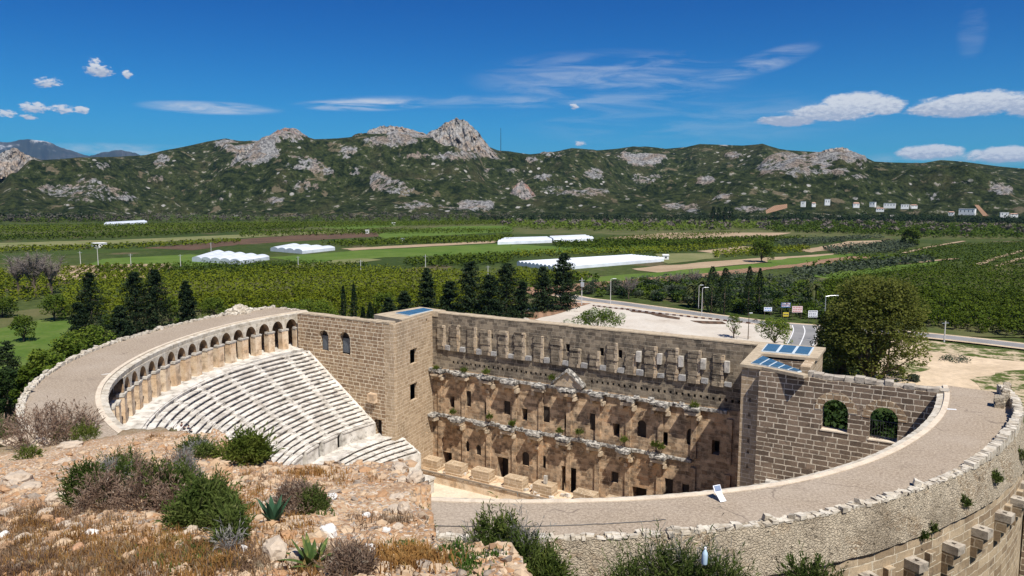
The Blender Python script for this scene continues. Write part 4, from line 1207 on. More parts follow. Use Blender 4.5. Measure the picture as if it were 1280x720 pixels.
FIELDS = [  # far to near, in photo measure
    ('field', [(-60, 283), (300, 279), (640, 276), (640, 284), (300, 289), (-60, 297)], m_folive), ('field', [(640, 275), (1340, 278), (1340, 300), (640, 292)], m_folive),
    ('field', [(-80, 306), (140, 300), (330, 292), (440, 287), (440, 290), (330, 296), (140, 305), (-80, 313)], m_fpale), ('field', [(385, 283), (500, 277), (560, 278), (440, 287)], m_fgreen),
    ('field', [(300, 299), (400, 292), (480, 290), (500, 294), (380, 301), (300, 306)], m_fbrown), ('field', [(470, 292), (560, 283), (640, 282), (640, 290), (480, 298)], m_fgreen),
    ('field', [(-80, 322), (100, 312), (240, 306), (240, 311), (100, 318), (-80, 330)], m_fdark), ('field', [(180, 310), (300, 300), (320, 303), (240, 313)], m_fbrown),
    ('field', [(125, 324), (240, 318), (340, 326), (230, 334), (110, 331)], m_fgreen), ('field', [(330, 322), (470, 312), (640, 304), (640, 318), (480, 322), (400, 331)], m_fgreen),
    ('field', [(425, 311), (520, 306), (620, 301), (622, 303.5), (520, 309), (440, 313)], m_ftan), ('field', [(345, 333), (450, 323), (480, 325), (380, 336)], m_fpale),
    ('field', [(640, 306), (700, 308), (830, 304), (830, 312), (640, 318)], m_fgreen), ('field', [(755, 298), (840, 291), (990, 291), (960, 297), (850, 301)], m_ftan),
    ('field', [(870, 314), (930, 308), (960, 311), (905, 318)], m_ftan), ('field', [(820, 318), (900, 316), (900, 323), (830, 330)], m_fpale),
    ('field', [(790, 336), (900, 326), (1000, 320), (1040, 317), (1040, 320), (960, 328), (820, 341)], m_ftan), ('field', [(730, 348), (830, 340), (960, 329), (1030, 321), (1060, 322), (960, 334), (830, 347), (740, 354)], m_fgreen),
    ('field', [(660, 360), (740, 353), (860, 344), (960, 334), (1060, 321), (1096, 321), (1060, 327), (960, 338), (860, 350), (740, 361), (670, 372)], m_fred), ('field', [(1000, 313), (1060, 302), (1110, 300), (1070, 309), (1010, 316)], m_ftan),
    ('field', [(960, 326), (1080, 315), (1090, 318), (960, 330)], m_fgreen), ('field', [(1120, 316), (1170, 308), (1340, 300), (1340, 330), (1200, 326)], m_fdark),
    ('field', [(60, 352), (80, 333), (215, 330), (200, 348)], m_ftan), ('field', [(-80, 400), (60, 385), (250, 350), (640, 338), (640, 400), (250, 410), (-80, 430)], m_folive),
    ('field', [(960, 352), (1340, 330), (1340, 425), (1130, 420), (1000, 380)], m_folive), ('field', [(1010, 344), (1120, 332), (1175, 327), (1170, 332), (1040, 350)], m_fgreen),
    ('field', [(-120, 470), (-60, 425), (60, 398), (110, 402), (130, 430), (60, 470)], m_meadow)]
for nm, pts, m in FIELDS: sheet(nm, pts, m, sub=14)

TRACKS = [[(1222, 332), (1250, 322), (1290, 311)], [(1246, 334), (1280, 323), (1340, 310)], [(1130, 317), (1165, 309), (1205, 302)], [(1150, 329), (1170, 326.5), (1196, 324)]]

# plaza behind the stage, road with its bend, shoulder and dirt clearing
def paving(k, b):
    P = k.pos(); n = k.noise(P, .06, 5, .6); f = k.noise(P, 1.0, 5, .7)
    c = k.mix(k.ramp(n, .35, .65), (.52, .455, .375), (.60, .545, .465))
    c = k.mix(k.math('MULTIPLY', k.ramp(k.noise(P, .2, 5, .65), .58, .72), .55), c, (.33, .26, .19))
    return k.mix(1.0, c, k.mix(f, (.75, .75, .75), (1.2, 1.2, 1.18)), 'MULTIPLY'), (f, .3, .05)
m_plaza = new_mat('dusty pale paving', paving, .95, .1)
def asphalt(k, b):
    P = k.pos(); n = k.noise(P, .12, 5, .6); f = k.noise(P, 2.5, 4, .7)
    c = k.mix(k.ramp(n, .3, .7), (.20, .195, .19), (.27, .262, .25))
    return k.mix(1.0, c, k.mix(f, (.8, .8, .8), (1.15, 1.15, 1.15)), 'MULTIPLY')
m_asph = new_mat('sun bleached asphalt', asphalt, .9, .2)
m_line = plain_mat('road paint', (.74, .73, .70), .7, .2)
sheet('plaza', [(640, 402), (655, 388), (700, 380), (728, 378), (760, 381), (860, 396), (940, 406), (985, 412), (1000, 430), (985, 470), (800, 460), (640, 440)], m_plaza, dz=.42)
sheet('verge', [(648, 395), (700, 378), (735, 381), (700, 392), (665, 402)], m_fred, dz=.46, sub=6)
def ribbon(name, px_pts, w, mat, dz, off=0.0, n=12, dash=None):
    P = np.array([at(*p)[:2] for p in px_pts])
    # Catmull-Rom through the points
    Q = []
    E = np.vstack([2 * P[0] - P[1], P, 2 * P[-1] - P[-2]])
    for i in range(1, len(E) - 2):
        for t in np.linspace(0, 1, n, endpoint=False):
            a, b, c, d = E[i - 1], E[i], E[i + 1], E[i + 2]
            Q.append(.5 * ((2 * b) + (c - a) * t + (2 * a - 5 * b + 4 * c - d) * t * t + (3 * b - a - 3 * c + d) * t ** 3))
    Q.append(P[-1]); Q = np.array(Q)
    T = np.gradient(Q, axis=0); T /= np.linalg.norm(T, axis=1)[:, None] + 1e-9
    N = np.stack([-T[:, 1], T[:, 0]], 1)
    V = []; F = []
    for q in range(len(Q)):
        for s in (-1, 1):
            p = Q[q] + N[q] * (off + s * w / 2); V.append((p[0], p[1], PLAIN + dz))
    for q in range(len(Q) - 1):
        if dash and (q // dash) % 2: continue
        F.append((2 * q, 2 * q + 2, 2 * q + 3, 2 * q + 1))
    o = mesh_obj(name, np.array(V), F, mat, uv=None)
    if o.data.polygons[0].normal.z < 0: o.data.flip_normals()
    return tag(o, kind='structure'), Q, N
for tr in TRACKS: ribbon('farm_track', tr, 4.0, m_ftan, .6)
ROAD1 = [(700, 369), (728, 375), (770, 380), (850, 391), (930, 402), (985, 408), (1100, 416), (1180, 423), (1300, 437), (1420, 455)]
ribbon('road_shoulder', ROAD1, 10.5, m_dirt, .44)
_, RQ, RN = ribbon('road', ROAD1, 6.6, m_asph, .48)
for o_ in (-3.05, 3.05): ribbon('road_line', ROAD1, .14, m_line, .484, o_)
ROAD2 = [(1004, 409), (1006, 416), (1003, 426), (996, 440), (985, 462), (975, 485)]
ribbon('road_shoulder', ROAD2, 8.6, m_plaza, .485)
ribbon('road', ROAD2, 7.2, m_asph, .49)
ribbon('road_line', ROAD2, .3, m_line, .494, 0.0)
ribbon('road_line', ROAD2, .3, m_line, .494, 3.3); ribbon('road_line', ROAD2, .3, m_line, .494, -3.3)
# kerb of alternating dark and pale stones between the plaza and the road
k1 = [(742, 384), (800, 391), (870, 399), (945, 407)]
P = [at(*p) for p in k1]; mbk = MB(); nseg = 46
pts = []
for i in range(3):
    for q in range(nseg // 3 + 1): pts.append(P[i] + (P[i + 1] - P[i]) * q / (nseg // 3 + 1))
for q, p in enumerate(pts):
    mbk.mi = q % 2
    d = pts[min(q + 1, len(pts) - 1)] - pts[max(q - 1, 0)]
    mbk.obox((p[0], p[1], PLAIN + .42), np.linalg.norm(d[:2]) / 2 * .96, .5, .45, math.atan2(d[1], d[0]), .02)
tag(mbk.build('kerb', [plain_mat('dark red kerb paint', (.10, .045, .035), .8), plain_mat('pale kerb stone', (.5, .45, .4), .8)]), kind='structure')
# island strips in the plaza
for pts_ in ([(775, 386), (800, 389), (850, 398.5), (846, 400.5), (790, 391)], [(868, 402), (905, 404), (910, 407.5), (880, 406)]):
    sheet('verge', pts_, m_fbrown, dz=.47, sub=4)
sheet('dirt_clearing', [(1115, 424), (1150, 430), (1210, 437), (1340, 452), (1340, 520), (1180, 520), (1085, 500), (1100, 455)], m_dirt, dz=.3, sub=6)
for pts_ in ([(1135, 425), (1180, 430), (1330, 447), (1330, 456), (1230, 449), (1165, 441)], [(1215, 476), (1240, 466), (1340, 462), (1340, 520), (1225, 520)], [(1112, 455), (1145, 452), (1160, 462), (1130, 476), (1108, 470)]):
    sheet('grass_patch', pts_, m_patch, dz=.34 + random.random() * .01, sub=2)

# ------------------------------------------------------------------ the rubble hilltop under the camera
RIM = [(-200, 560), (-60, 548), (0, 546), (40, 550), (100, 551), (150, 541), (200, 534), (240, 545), (300, 562), (350, 578), (400, 578), (440, 581), (480, 578), (508, 580), (524, 594), (530, 615),
       (528, 640), (545, 655), (575, 661), (605, 671), (640, 686), (655, 700), (668, 722), (690, 745), (760, 752), (900, 752), (1100, 748), (1300, 730), (1600, 760)]
HZ0, HSL = -2.0, .235
def rim_tab():
    az, dr = [], []
    for (x, y) in RIM:
        d = ray(x, y); h = math.hypot(d[0], d[1]); tn = -d[2] / h
        az.append(math.atan2(d[0] * math.cos(YAW) + d[1] * math.sin(YAW), -d[0] * math.sin(YAW) + d[1] * math.cos(YAW)))
        dr.append(-HZ0 / (tn - HSL))
    return np.array(az), np.array(dr)
RIM_A, RIM_D = rim_tab()
def hill_top(x, y):
    dx, dy = x - CAM[0], y - CAM[1]; d = math.hypot(dx, dy)
    return CAM[2] + HZ0 - HSL * d
def hill_h(x, y):
    dx, dy = x - CAM[0], y - CAM[1]; d = math.hypot(dx, dy)
    f = -dx * math.sin(YAW) + dy * math.cos(YAW); s_ = dx * math.cos(YAW) + dy * math.sin(YAW)
    a = math.atan2(s_, f)
    a += fbm(x * 1.1, y * 1.1, 5.2, 4) * .030
    if abs(a) > R_(60): dr = 24.0 if a < 0 else 9.0
    else: dr = float(np.interp(a, RIM_A, RIM_D))
    dr += fbm(x * .9, y * .9, 2.2, 4) * .35
    z = CAM[2] + HZ0 - HSL * min(d, dr)
    z += fbm(x * .30, y * .30, 0.5, 4) * .22 * min(1, d / 6) + fbm(x * 1.7, y * 1.7, 3.5, 4) * .10
    if d > dr:
        e = d - dr
        fall = 1.7 if a > -.25 else (1.0 if a > -.34 else .42)
        step = 1.2 * min(1, e / .5) if a > -.34 else 0
        z -= e * fall + step
        z += fbm(x * 1.1, y * 1.1, 6.6, 4) * min(.6, e * .5)
        r = math.hypot(x, y)
        if a > -.2: floor_ = -11 - 10 * max(0, min(1, (a + .2) / .5))
        else: floor_ = -3.4 if r > 46 else -9
        if r < 49.5: floor_ = min(floor_, -4.5)
        if a < -.2:                                                    # the slope falls away beside the bowl, down to the plain
            floor_ = -4.0 - max(0, d - 42) * .33 - max(0, r - 50) * .25
        z = max(z, floor_)
    if d > 45:
        t = min(1, (d - 45) / 110); z = z * (1 - t) + (PLAIN - 1.0) * t
    return z
def build_hill():
    na = 640; D = np.concatenate([np.linspace(.3, 4, 14), np.linspace(4.08, 32, 250), np.geomspace(32.5, 190, 60)])
    A = np.concatenate([np.linspace(R_(-50), R_(46), 560, endpoint=False), np.linspace(R_(46), R_(310), 80, endpoint=False)])
    na = len(A); nd = len(D)
    V = np.zeros((na, nd, 3))
    for i, a in enumerate(A):
        dv = az_dir(a)
        for j, d in enumerate(D):
            x, y = CAM[0] + dv[0] * d, CAM[1] + dv[1] * d
            back = abs(((a + math.pi) % (2 * math.pi)) - math.pi)
            z = hill_h(x, y) if back < R_(75) else CAM[2] - 2 - .1 * d + fbm(x * .3, y * .3, .5, 4) * .2
            r = math.hypot(x, y)
            if r < 48.6: z = min(z, -4.6 - (48.6 - r) * 3)
            V[i, j] = (x, y, max(z, PLAIN - 1.5))
    idx = np.arange(na * nd).reshape(na, nd); nx = np.roll(idx, -1, 0)
    F = np.stack([idx[:, :-1].ravel(), idx[:, 1:].ravel(), nx[:, 1:].ravel(), nx[:, :-1].ravel()], 1)[:, ::-1]
    P = V.reshape(-1, 3)
    r = np.hypot(P[:, 0], P[:, 1])
    keep = (r[F] > 47.0).any(1)
    F = F[keep]
    def fn(k, b):
        Pn = k.pos()
        n = k.noise(Pn, .45, 5, .6); f = k.noise(Pn, 14, 5, .7); v = k.voro(Pn, 22, out=1); vd = k.voro(Pn, 22)
        X = k.sep(v)
        c = k.mix(k.ramp(n, .38, .62), (.38, .235, .13), (.50, .365, .235))
        c = k.mix(k.ramp(X[0], .5, .9), c, (.62, .53, .42)); c = k.mix(k.ramp(X[1], .72, .9), c, (.40, .23, .13)); c = k.mix(k.ramp(X[2], .86, .96), c, (.24, .22, .20))
        c = k.mix(k.math('MULTIPLY', k.ramp(k.noise(Pn, .8, 4), .52, .66), .55), c, (.36, .21, .11))
        c = k.mix(k.ramp(vd, .04, .012), c, k.mix(1.0, c, (.8, .78, .75), 'MULTIPLY'))
        c = k.mix(1.0, c, k.mix(f, (.55, .55, .55), (1.4, 1.36, 1.3)), 'MULTIPLY')
        # farther down it is scrub and grass
        dn = k.n('VectorMath', operation='DISTANCE', i_0=Pn, i_1=tuple(CAM)).outputs['Value']
        gr = k.mix(k.ramp(n, .4, .6), (.05, .085, .02), (.16, .13, .07))
        c = k.mix(k.ramp(dn, 34, 44), c, gr)
        return c, (k.math('ADD', f, k.math('MULTIPLY', vd, -2)), .5, .015)
    o = mesh_obj('hilltop', P, F, new_mat('crumbled limestone rubble', fn, .95, .05), uv=None, smooth=True, recenter=False)
    tag(o, kind='structure')
build_hill()
# ------------------------------------------------------------------ plants: generators
def rot_rand(n, r, up=0.0):
    """n random frames (tangent, bitangent); up > 0 turns the leaf faces towards the sky"""
    nv = r.normal(size=(n, 3)); nv[:, 2] = np.abs(nv[:, 2]) + up
    nv /= np.linalg.norm(nv, axis=1)[:, None]
    t = r.normal(size=(n, 3)); t -= (t * nv).sum(1)[:, None] * nv; t /= np.linalg.norm(t, axis=1)[:, None]
    return t, np.cross(nv, t)
def leaves(C, size, r, asp=.6, up=.8):
    """diamond leaf faces at centres C"""
    n = len(C); t, b = rot_rand(n, r, up)
    s = (size * r.uniform(.6, 1.35, n))[:, None]
    V = np.stack([C - t * s * .5, C - b * s * asp * .5, C + t * s * .5, C + b * s * asp * .5], 1).reshape(-1, 3)
    return V, np.arange(4 * n).reshape(n, 4)
def clump_points(clumps, n, r, shell=.55):
    """points spread through a set of (centre, radius) clumps, denser towards their skins"""
    cs = np.array([c[0] for c in clumps]); rs = np.array([c[1] for c in clumps])
    w = rs ** 2; k = r.choice(len(rs), n, p=w / w.sum())
    d = r.normal(size=(n, 3)); d /= np.linalg.norm(d, axis=1)[:, None]
    rad = r.random(n) ** (1 / 3.0); rad = shell * (0.72 + .33 * r.random(n)) + (1 - shell) * rad
    return cs[k] + d * (rs[k] * rad)[:, None] * np.array([1, 1, .82])
def tubes(paths, n=5):
    mb = MB()
    for pts, rad in paths: mb.tube(pts, rad, n, cap=False)
    return np.array(mb.V), mb.F
def wiggle(a, b, r, k=4, amt=.08):
    a, b = np.array(a, float), np.array(b, float); L = np.linalg.norm(b - a)
    return [a + (b - a) * t + r.normal(size=3) * amt * L * (0 if t in (0, 1) else 1) for t in np.linspace(0, 1, k)]
def broadleaf(h, w, nleaf, size, r, trunk=.25, nclump=26, lobes=.34, tr=.028, shape=.5):
    cl = []; paths = []
    top = np.array([r.normal() * .02 * h, r.normal() * .02 * h, h * (trunk + .25)])
    paths.append((wiggle((0, 0, -.4), top, r, 5, .03), [h * tr * f for f in (1.25, 1, .85, .7, .5)]))
    for q in range(nclump):
        a = q * 2.39996 + r.normal() * .3; u = (q + .5) / nclump
        z = h * (trunk + (1 - trunk) * (u ** shape) * .9)
        prof = math.sin(math.pi * min(1, .12 + .86 * ((z / h - trunk) / (1 - trunk))) ** .9) ** .65
        rad = w / 2 * prof * r.uniform(.45, .92)
        rc = w * lobes * .5 * r.uniform(.6, 1.15)
        c = np.array([rad * math.cos(a), rad * math.sin(a), min(z, h - rc * .8)])
        cl.append((c, rc))
        if q % 2 == 0:
            st = np.array([0, 0, h * trunk * r.uniform(.8, 1.4)]); st = st * min(1, top[2] / st[2])
            paths.append((wiggle(st, c * np.array([.9, .9, .96]), r, 4, .06), [h * tr * f for f in (.5, .36, .22, .08)]))
    P = clump_points(cl, nleaf, r)
    P = P[P[:, 2] > h * trunk * .55]
    return leaves(P, size, r), tubes(paths)
def conifer(h, w, nleaf, size, r, gap=.06, sag=.16, power=.62, base=.06):
    """dark conifer with whorls of sagging branches and gaps between them"""
    pts = []; paths = [([(0, 0, -.4), (0, 0, h * .5), (0, 0, h * .96)], [h * .018, h * .012, h * .003])]
    nw = int(h / (gap * 14)) + 8
    for q in range(nw):
        t = q / nw; z = h * (base + (1 - base) * t)
        L = w / 2 * (1 - t) ** power * r.uniform(.75, 1.1) + w * .03
        for k in range(7):
            a = r.uniform(0, 6.283); l = L * r.uniform(.55, 1.12)
            e = np.array([math.cos(a) * l, math.sin(a) * l, z - sag * l + h * .02])
            if k < 3 and q % 2 == 0: paths.append(([(0, 0, z), tuple(e)], [h * .004, h * .0015]))
            m = max(3, int(nleaf / (nw * 7)))
            u = r.random(m) ** .6
            p = np.array([0, 0, z]) * (1 - u)[:, None] + e * u[:, None] + r.normal(size=(m, 3)) * np.array([.09, .09, .055]) * (w * .5 * (1 - t * .6))
            pts.append(p)
    pts.append(np.stack([r.normal(size=60) * w * .025, r.normal(size=60) * w * .025, h * r.uniform(.8, 1.0, 60)], 1))
    P = np.vstack(pts)
    return leaves(P, size, r, .4, .3), tubes(paths, 4)
def column(h, w, nleaf, size, r, base=.05):
    z = r.random(nleaf); a = r.uniform(0, 6.283, nleaf)
    prof = np.sin(np.pi * np.clip(.10 + z * .88, 0, 1)) ** .55 * (1 - .35 * z)
    rad = w / 2 * prof * (.55 + .5 * r.random(nleaf)) * (1 + .22 * np.sin(a * 3 + z * 9))
    P = np.stack([rad * np.cos(a), rad * np.sin(a), h * (base + (1 - base) * z)], 1)
    return leaves(P, size, r, .4, -.2), tubes([([(0, 0, -.4), (0, 0, h * .6)], [h * .02, h * .008])], 5)
def bare_tree(h, w, r, ntw=420):
    """leafless tree: forking limbs ending in a haze of fine twigs"""
    paths = [(wiggle((0, 0, -.4), (0, 0, h * .4), r, 4, .03), [h * .03, h * .024, h * .02, h * .016])]
    tips = []
    for q in range(13):
        a = q * 2.4 + r.normal() * .3; z0 = h * r.uniform(.16, .42)
        e = np.array([math.cos(a) * w / 2 * r.uniform(.4, .85), math.sin(a) * w / 2 * r.uniform(.4, .85), h * r.uniform(.55, .95)])
        paths.append((wiggle((0, 0, z0), e, r, 4, .07), [h * .012, h * .009, h * .006, h * .002])); tips.append((np.array([0, 0, z0]), e))
    n = ntw; k = r.integers(0, len(tips), n); u = r.uniform(.35, 1.0, n)
    A = np.array([t[0] for t in tips])[k] * (1 - u)[:, None] + np.array([t[1] for t in tips])[k] * u[:, None]
    d = r.normal(size=(n, 3)); d[:, 2] = np.abs(d[:, 2]) * 1.1 + .2; d /= np.linalg.norm(d, axis=1)[:, None]
    L = (h * r.uniform(.08, .2, n))[:, None]; s = r.normal(size=(n, 3)); s -= (s * d).sum(1)[:, None] * d; s /= np.linalg.norm(s, axis=1)[:, None]
    wd = .0035 * h
    V = np.stack([A - s * wd, A + s * wd, A + d * L + s * wd * .3, A + d * L - s * wd * .3], 1).reshape(-1, 3)
    return (V, np.arange(4 * n).reshape(n, 4)), tubes(paths, 5)
def palm(h, r, nf=34, L=2.6):
    Vs, Fs = [], []; off = 0
    for q in range(nf):
        a = r.uniform(0, 6.283); el = r.uniform(-.5, 1.25); pts = []
        for t in np.linspace(0, 1, 8):
            rr = L * t * math.cos(el * (1 - t * .2)); z = h + L * (math.sin(el) * t - .75 * t * t)
            pts.append(np.array([rr * math.cos(a), rr * math.sin(a), z]))
        side = np.array([-math.sin(a), math.cos(a), 0])
        for k in range(7):
            for sgn in (-1, 1):
                wd = .5 * math.sin(math.pi * min(1, (k + 1.2) / 8.5))
                p, q2 = pts[k], pts[k + 1]; e = side * sgn * wd + np.array([0, 0, -.16])
                Vs += [p, q2, q2 + e + (q2 - p) * .4, p + e + (q2 - p) * .35]; Fs.append((off, off + 1, off + 2, off + 3)); off += 4
    return (np.array(Vs), np.array(Fs)), tubes([([(0, 0, -.3), (.1, 0, h * .5), (0, 0, h)], [.32, .26, .24])], 8)

m_bark = stone_mat('bark', (.16, .12, .085), (.11, .085, .06), (.05, .04, .03), .5, 2.0)
m_greybark = stone_mat('grey twigs', (.24, .205, .18), (.19, .16, .145), (.11, .09, .08), .5, .6)
m_conifer = leaf_mat('dark conifer needles', (.015, .028, .012), (.034, .052, .021), None, .1, .35)
m_cypress = leaf_mat('cypress green', (.011, .022, .010), (.024, .040, .015), None, .1, .5)
m_citrus = leaf_mat('citrus leaves', (.080, .110, .007), (.14, .168, .010), (.21, .195, .016), .2, .5)
m_citrus2 = leaf_mat('dark citrus leaves', (.045, .074, .006), (.090, .122, .010), None, .2, .5)
m_light = leaf_mat('spring green leaves', (.085, .135, .016), (.13, .18, .024), (.17, .195, .035), .35, .4)
m_mid = leaf_mat('mid green leaves', (.055, .092, .010), (.092, .128, .016), None, .3, .4)
m_plane = leaf_mat('plane tree leaves', (.125, .145, .028), (.18, .19, .042), (.22, .21, .06), .5, .3)
m_olive = leaf_mat('olive leaves', (.050, .066, .038), (.085, .105, .066), None, .2, .5)
m_dkbush = leaf_mat('dark green leaves', (.016, .034, .010), (.034, .058, .014), None, .2, .5)  # plain dark leaf colour for bushes and trees
m_palm = leaf_mat('palm fronds', (.05, .07, .022), (.09, .095, .035), None, .2, .5)
m_blossom = leaf_mat('white blossom', (.55, .53, .45), (.40, .43, .28), None, .2, 1.0)
m_twig = leaf_mat('dry grey shrub', (.10, .088, .072), (.15, .13, .11), None, .1, .4)

def plant(name, gen, mats, loc, label, cat, group=None, rz=0.0, pnames=('crown', 'trunk')):
    (CV, CF), (TV, TF) = gen
    e = empty(name, loc, label, cat, group, rz)
    off = np.array(loc, float)
    mesh_obj(pnames[0], CV + off, CF, mats[0], e, uv=None)
    if len(TV): mesh_obj(pnames[1], TV + off, TF, mats[1], e, uv=None)
    return e
def clone(src, loc, s=(1, 1, 1), rz=0.0, label=None, group=None):
    c = copy_tree(src); c.location = loc; c.scale = s; c.rotation_euler = (0, 0, rz)
    if label: c['label'] = label
    if group: c['group'] = group
    return c
def size_at(px_n, base):
    """metres spanned by px_n photo measures at a ground point"""
    p = np.array(base); fw = (p - CAM) @ np.array([-math.sin(YAW) * math.cos(PITCH), math.cos(YAW) * math.cos(PITCH), -math.sin(PITCH)])
    return px_n * fw / F_PX
def put(kind, cx, ytop, ybase, wpx, label, cat='tree', group=None, zb=PLAIN, seed=0, dens=1.0, name=None, big=1.0):
    b = at(cx, ybase, zb); h = size_at(ybase - ytop, b) * 1.02; w = size_at(wpx, b); r = np.random.default_rng(seed + int(cx))
    pxm = size_at(1.25, b)                                              # one picture element in metres
    loc = tuple(b)
    if kind == 'conifer': return plant(name or 'conifer_tree', conifer(h, w * 1.65, int(7500 * dens), pxm * 2.3, r), (m_conifer, m_bark), loc, label, cat, group)
    if kind == 'cedar': return plant(name or 'cedar_tree', conifer(h, w * 1.25, int(6500 * dens), pxm * 2.4, r, .08, .02, .5, .05), (m_conifer, m_bark), loc, label, cat, group)
    if kind == 'cypress': return plant(name or 'cypress_tree', column(h, w, int(1500 * dens), pxm * 1.7, r), (m_cypress, m_bark), loc, label, cat, group)
    if kind == 'bare': return plant(name or 'bare_tree', bare_tree(h, w, r, int(900 * dens)), (m_greybark, m_bark), loc, label, cat, group, pnames=('twigs', 'trunk'))
    if kind == 'palm': return plant(name or 'palm_tree', palm(h * .8, r, 34, h * .34), (m_palm, m_bark), loc, label, cat, group)
    mats = {'light': m_light, 'mid': m_mid, 'plane': m_plane, 'olive': m_olive, 'dark': m_dkbush, 'citrus': m_citrus}[kind]
    tr = .06 if ybase - ytop < wpx * .8 else .16
    if kind == 'plane': tr = .015
    return plant(name or 'leafy_tree', broadleaf(h, w, int(2600 * dens), pxm * 1.7 * big, r, tr, 26 if big == 1.0 else 70), (mats, m_bark), loc, label, cat, group)
# ------------------------------------------------------------------ trees one can tell apart
put('conifer', 117, 342, 436, 34, 'tall narrow dark conifer at the left end of the conifer row behind the bowl')
put('conifer', 101, 378, 438, 30, 'short bushy dark conifer leaning against the tall narrow one at left', seed=3)
put('conifer', 172, 341, 420, 36, 'broad dark conifer, left one of the close pair behind the curved walk')
put('conifer', 197, 338, 418, 38, 'broad dark conifer, right one of the close pair behind the curved walk', seed=4)
put('conifer', 152, 382, 424, 26, 'low dark conifer filling the gap left of the close pair', seed=8)
put('conifer', 234, 352, 404, 20, 'slim dark conifer standing alone between bright green trees')
put('conifer', 15, 426, 520, 36, 'sparse dark conifer at the left edge just outside the outer wall', zb=-17.0)
put('cypress', 430, 358, 404, 8, 'left one of two thin dark cypresses above the wing wall')
put('cypress', 443, 356, 405, 9, 'right one of two thin dark cypresses above the wing wall')
put('cypress', 454, 384, 404, 6, 'tiny dark cypress right beside the two thin cypresses')
put('cypress', 463, 378, 405, 9, 'small dark cypress two steps right of the pair of thin cypresses')
put('cedar', 486, 372, 405, 22, 'low dark cedar left of the corner tower with its skylight', dens=.7)
put('cedar', 506, 364, 403, 24, 'dark cedar just above the left corner tower skylight', dens=.8)
put('conifer', 534, 336, 400, 22, 'pointed dark conifer directly behind the left corner tower')
put('cedar', 562, 352, 400, 30, 'dark cedar at the left end of the cedar grove behind the stage wall')
put('cedar', 588, 328, 398, 42, 'tallest broad cedar of the grove behind the stage wall')
put('cedar', 612, 344, 400, 34, 'dark cedar in the middle of the grove behind the stage wall', seed=2)
put('cedar', 633, 330, 398, 44, 'broad dark cedar at the right of the grove behind the stage wall')
put('cedar', 652, 352, 398, 26, 'small dark cedar at the right edge of the grove')
put('conifer', 678, 334, 390, 24, 'smaller dark conifer of the two beside the plaza corner', dens=.9)
put('cedar', 704, 318, 388, 36, 'taller dark conifer of the two beside the plaza corner', dens=1.2)
put('cypress', 889, 334, 392, 22, 'broad dark poplar, left one of the pair beyond the road', dens=1.3, name='poplar_tree')
put('cypress', 905, 336, 393, 22, 'broad dark poplar, right one of the pair beyond the road', dens=1.3, name='poplar_tree')
put('cypress', 935, 334, 394, 15, 'slender dark tree, left one of the pair by the roadside signs')
put('cypress', 948, 336, 392, 12, 'slender dark tree, right one of the pair by the roadside signs')
put('palm', 879, 346, 386, 22, 'palm with drooping dry fronds left of the broad poplars')
put('palm', 867, 352, 384, 18, 'smaller palm beside the palm with drooping fronds')
put('palm', 1016, 350, 390, 22, 'dark palm behind the roadside signs')
put('plane', 1085, 346, 482, 122, 'big round olive green plane tree behind the right wing wall', dens=11, big=1.6, name='plane_tree')
put('plane', 1046, 378, 476, 62, 'lower leafy tree at the left foot of the big plane tree', dens=4, big=1.5, seed=5, name='plane_tree')
put('light', 968, 397, 436, 44, 'bright green bushy tree beside the road bend', dens=1.3)
put('mid', 917, 391, 424, 20, 'young thin tree alone on the pale plaza', dens=.22)
b_ = at(748, 386, -15.5)
fl = plant('flowering_tree', broadleaf(8.5, 16, 4200, .5, np.random.default_rng(5), .2, 22, .3), (m_light, m_bark), (b_[0], b_[1], PLAIN), 'flowering tree with pale blossom showing over the stage wall', 'tree')
r_ = np.random.default_rng(6); cl_ = [((r_.normal() * 4.2, r_.normal() * 4.2, r_.uniform(4.5, 8)), 1.3) for _ in range(14)]
V_, F_ = leaves(clump_points(cl_, 2400, r_), .4, r_)
mesh_obj('blossom', V_ + np.array([b_[0], b_[1], PLAIN]), F_, m_blossom, fl, uv=None)
put('light', 392, 374, 412, 58, 'rounded pale green tree behind the top of the left wing wall', dens=1.2)
put('light', 366, 378, 408, 34, 'small pale green tree left of the rounded pale tree', seed=4)
put('light', 480, 366, 402, 30, 'loose pale green tree between small cypresses and cedars')
put('light', 268, 372, 405, 36, 'bright green tree right of the slim lone conifer')
put('light', 214, 372, 410, 24, 'bright green tree left of the slim lone conifer')
put('light', 68, 368, 402, 34, 'bright green round tree in the meadow at left')
put('light', 30, 394, 428, 32, 'bright green bush tree at the near edge of the meadow')
put('light', 138, 392, 424, 26, 'light green tree between the tall conifer and the close pair')
put('mid', 4, 372, 398, 34, 'mid green tree at the left edge of the picture')
put('bare', 24, 316, 368, 44, 'bare grey tree, leftmost of the leafless clump by the orchard', dens=1.4)
put('bare', 44, 312, 370, 46, 'tallest bare grey tree of the leafless clump by the orchard', dens=1.4)
put('bare', 64, 318, 368, 40, 'bare grey tree, rightmost of the leafless clump by the orchard', dens=1.4)
put('bare', 575, 350, 392, 30, 'bare grey tree behind the road bend grove', dens=.5) if 0 else None
put('bare', 786, 344, 374, 34, 'bare brown tree beyond the road at the plaza corner')
put('bare', 845, 338, 360, 24, 'small bare brown tree behind the palms')
put('bare', 868, 336, 358, 22, 'thin bare brown tree left of the broad poplars')
put('mid', 952, 300, 328, 34, 'round green tree standing on the tan field strip')
put('mid', 1138, 286, 308, 22, 'round green tree alone among the far orchard rows')
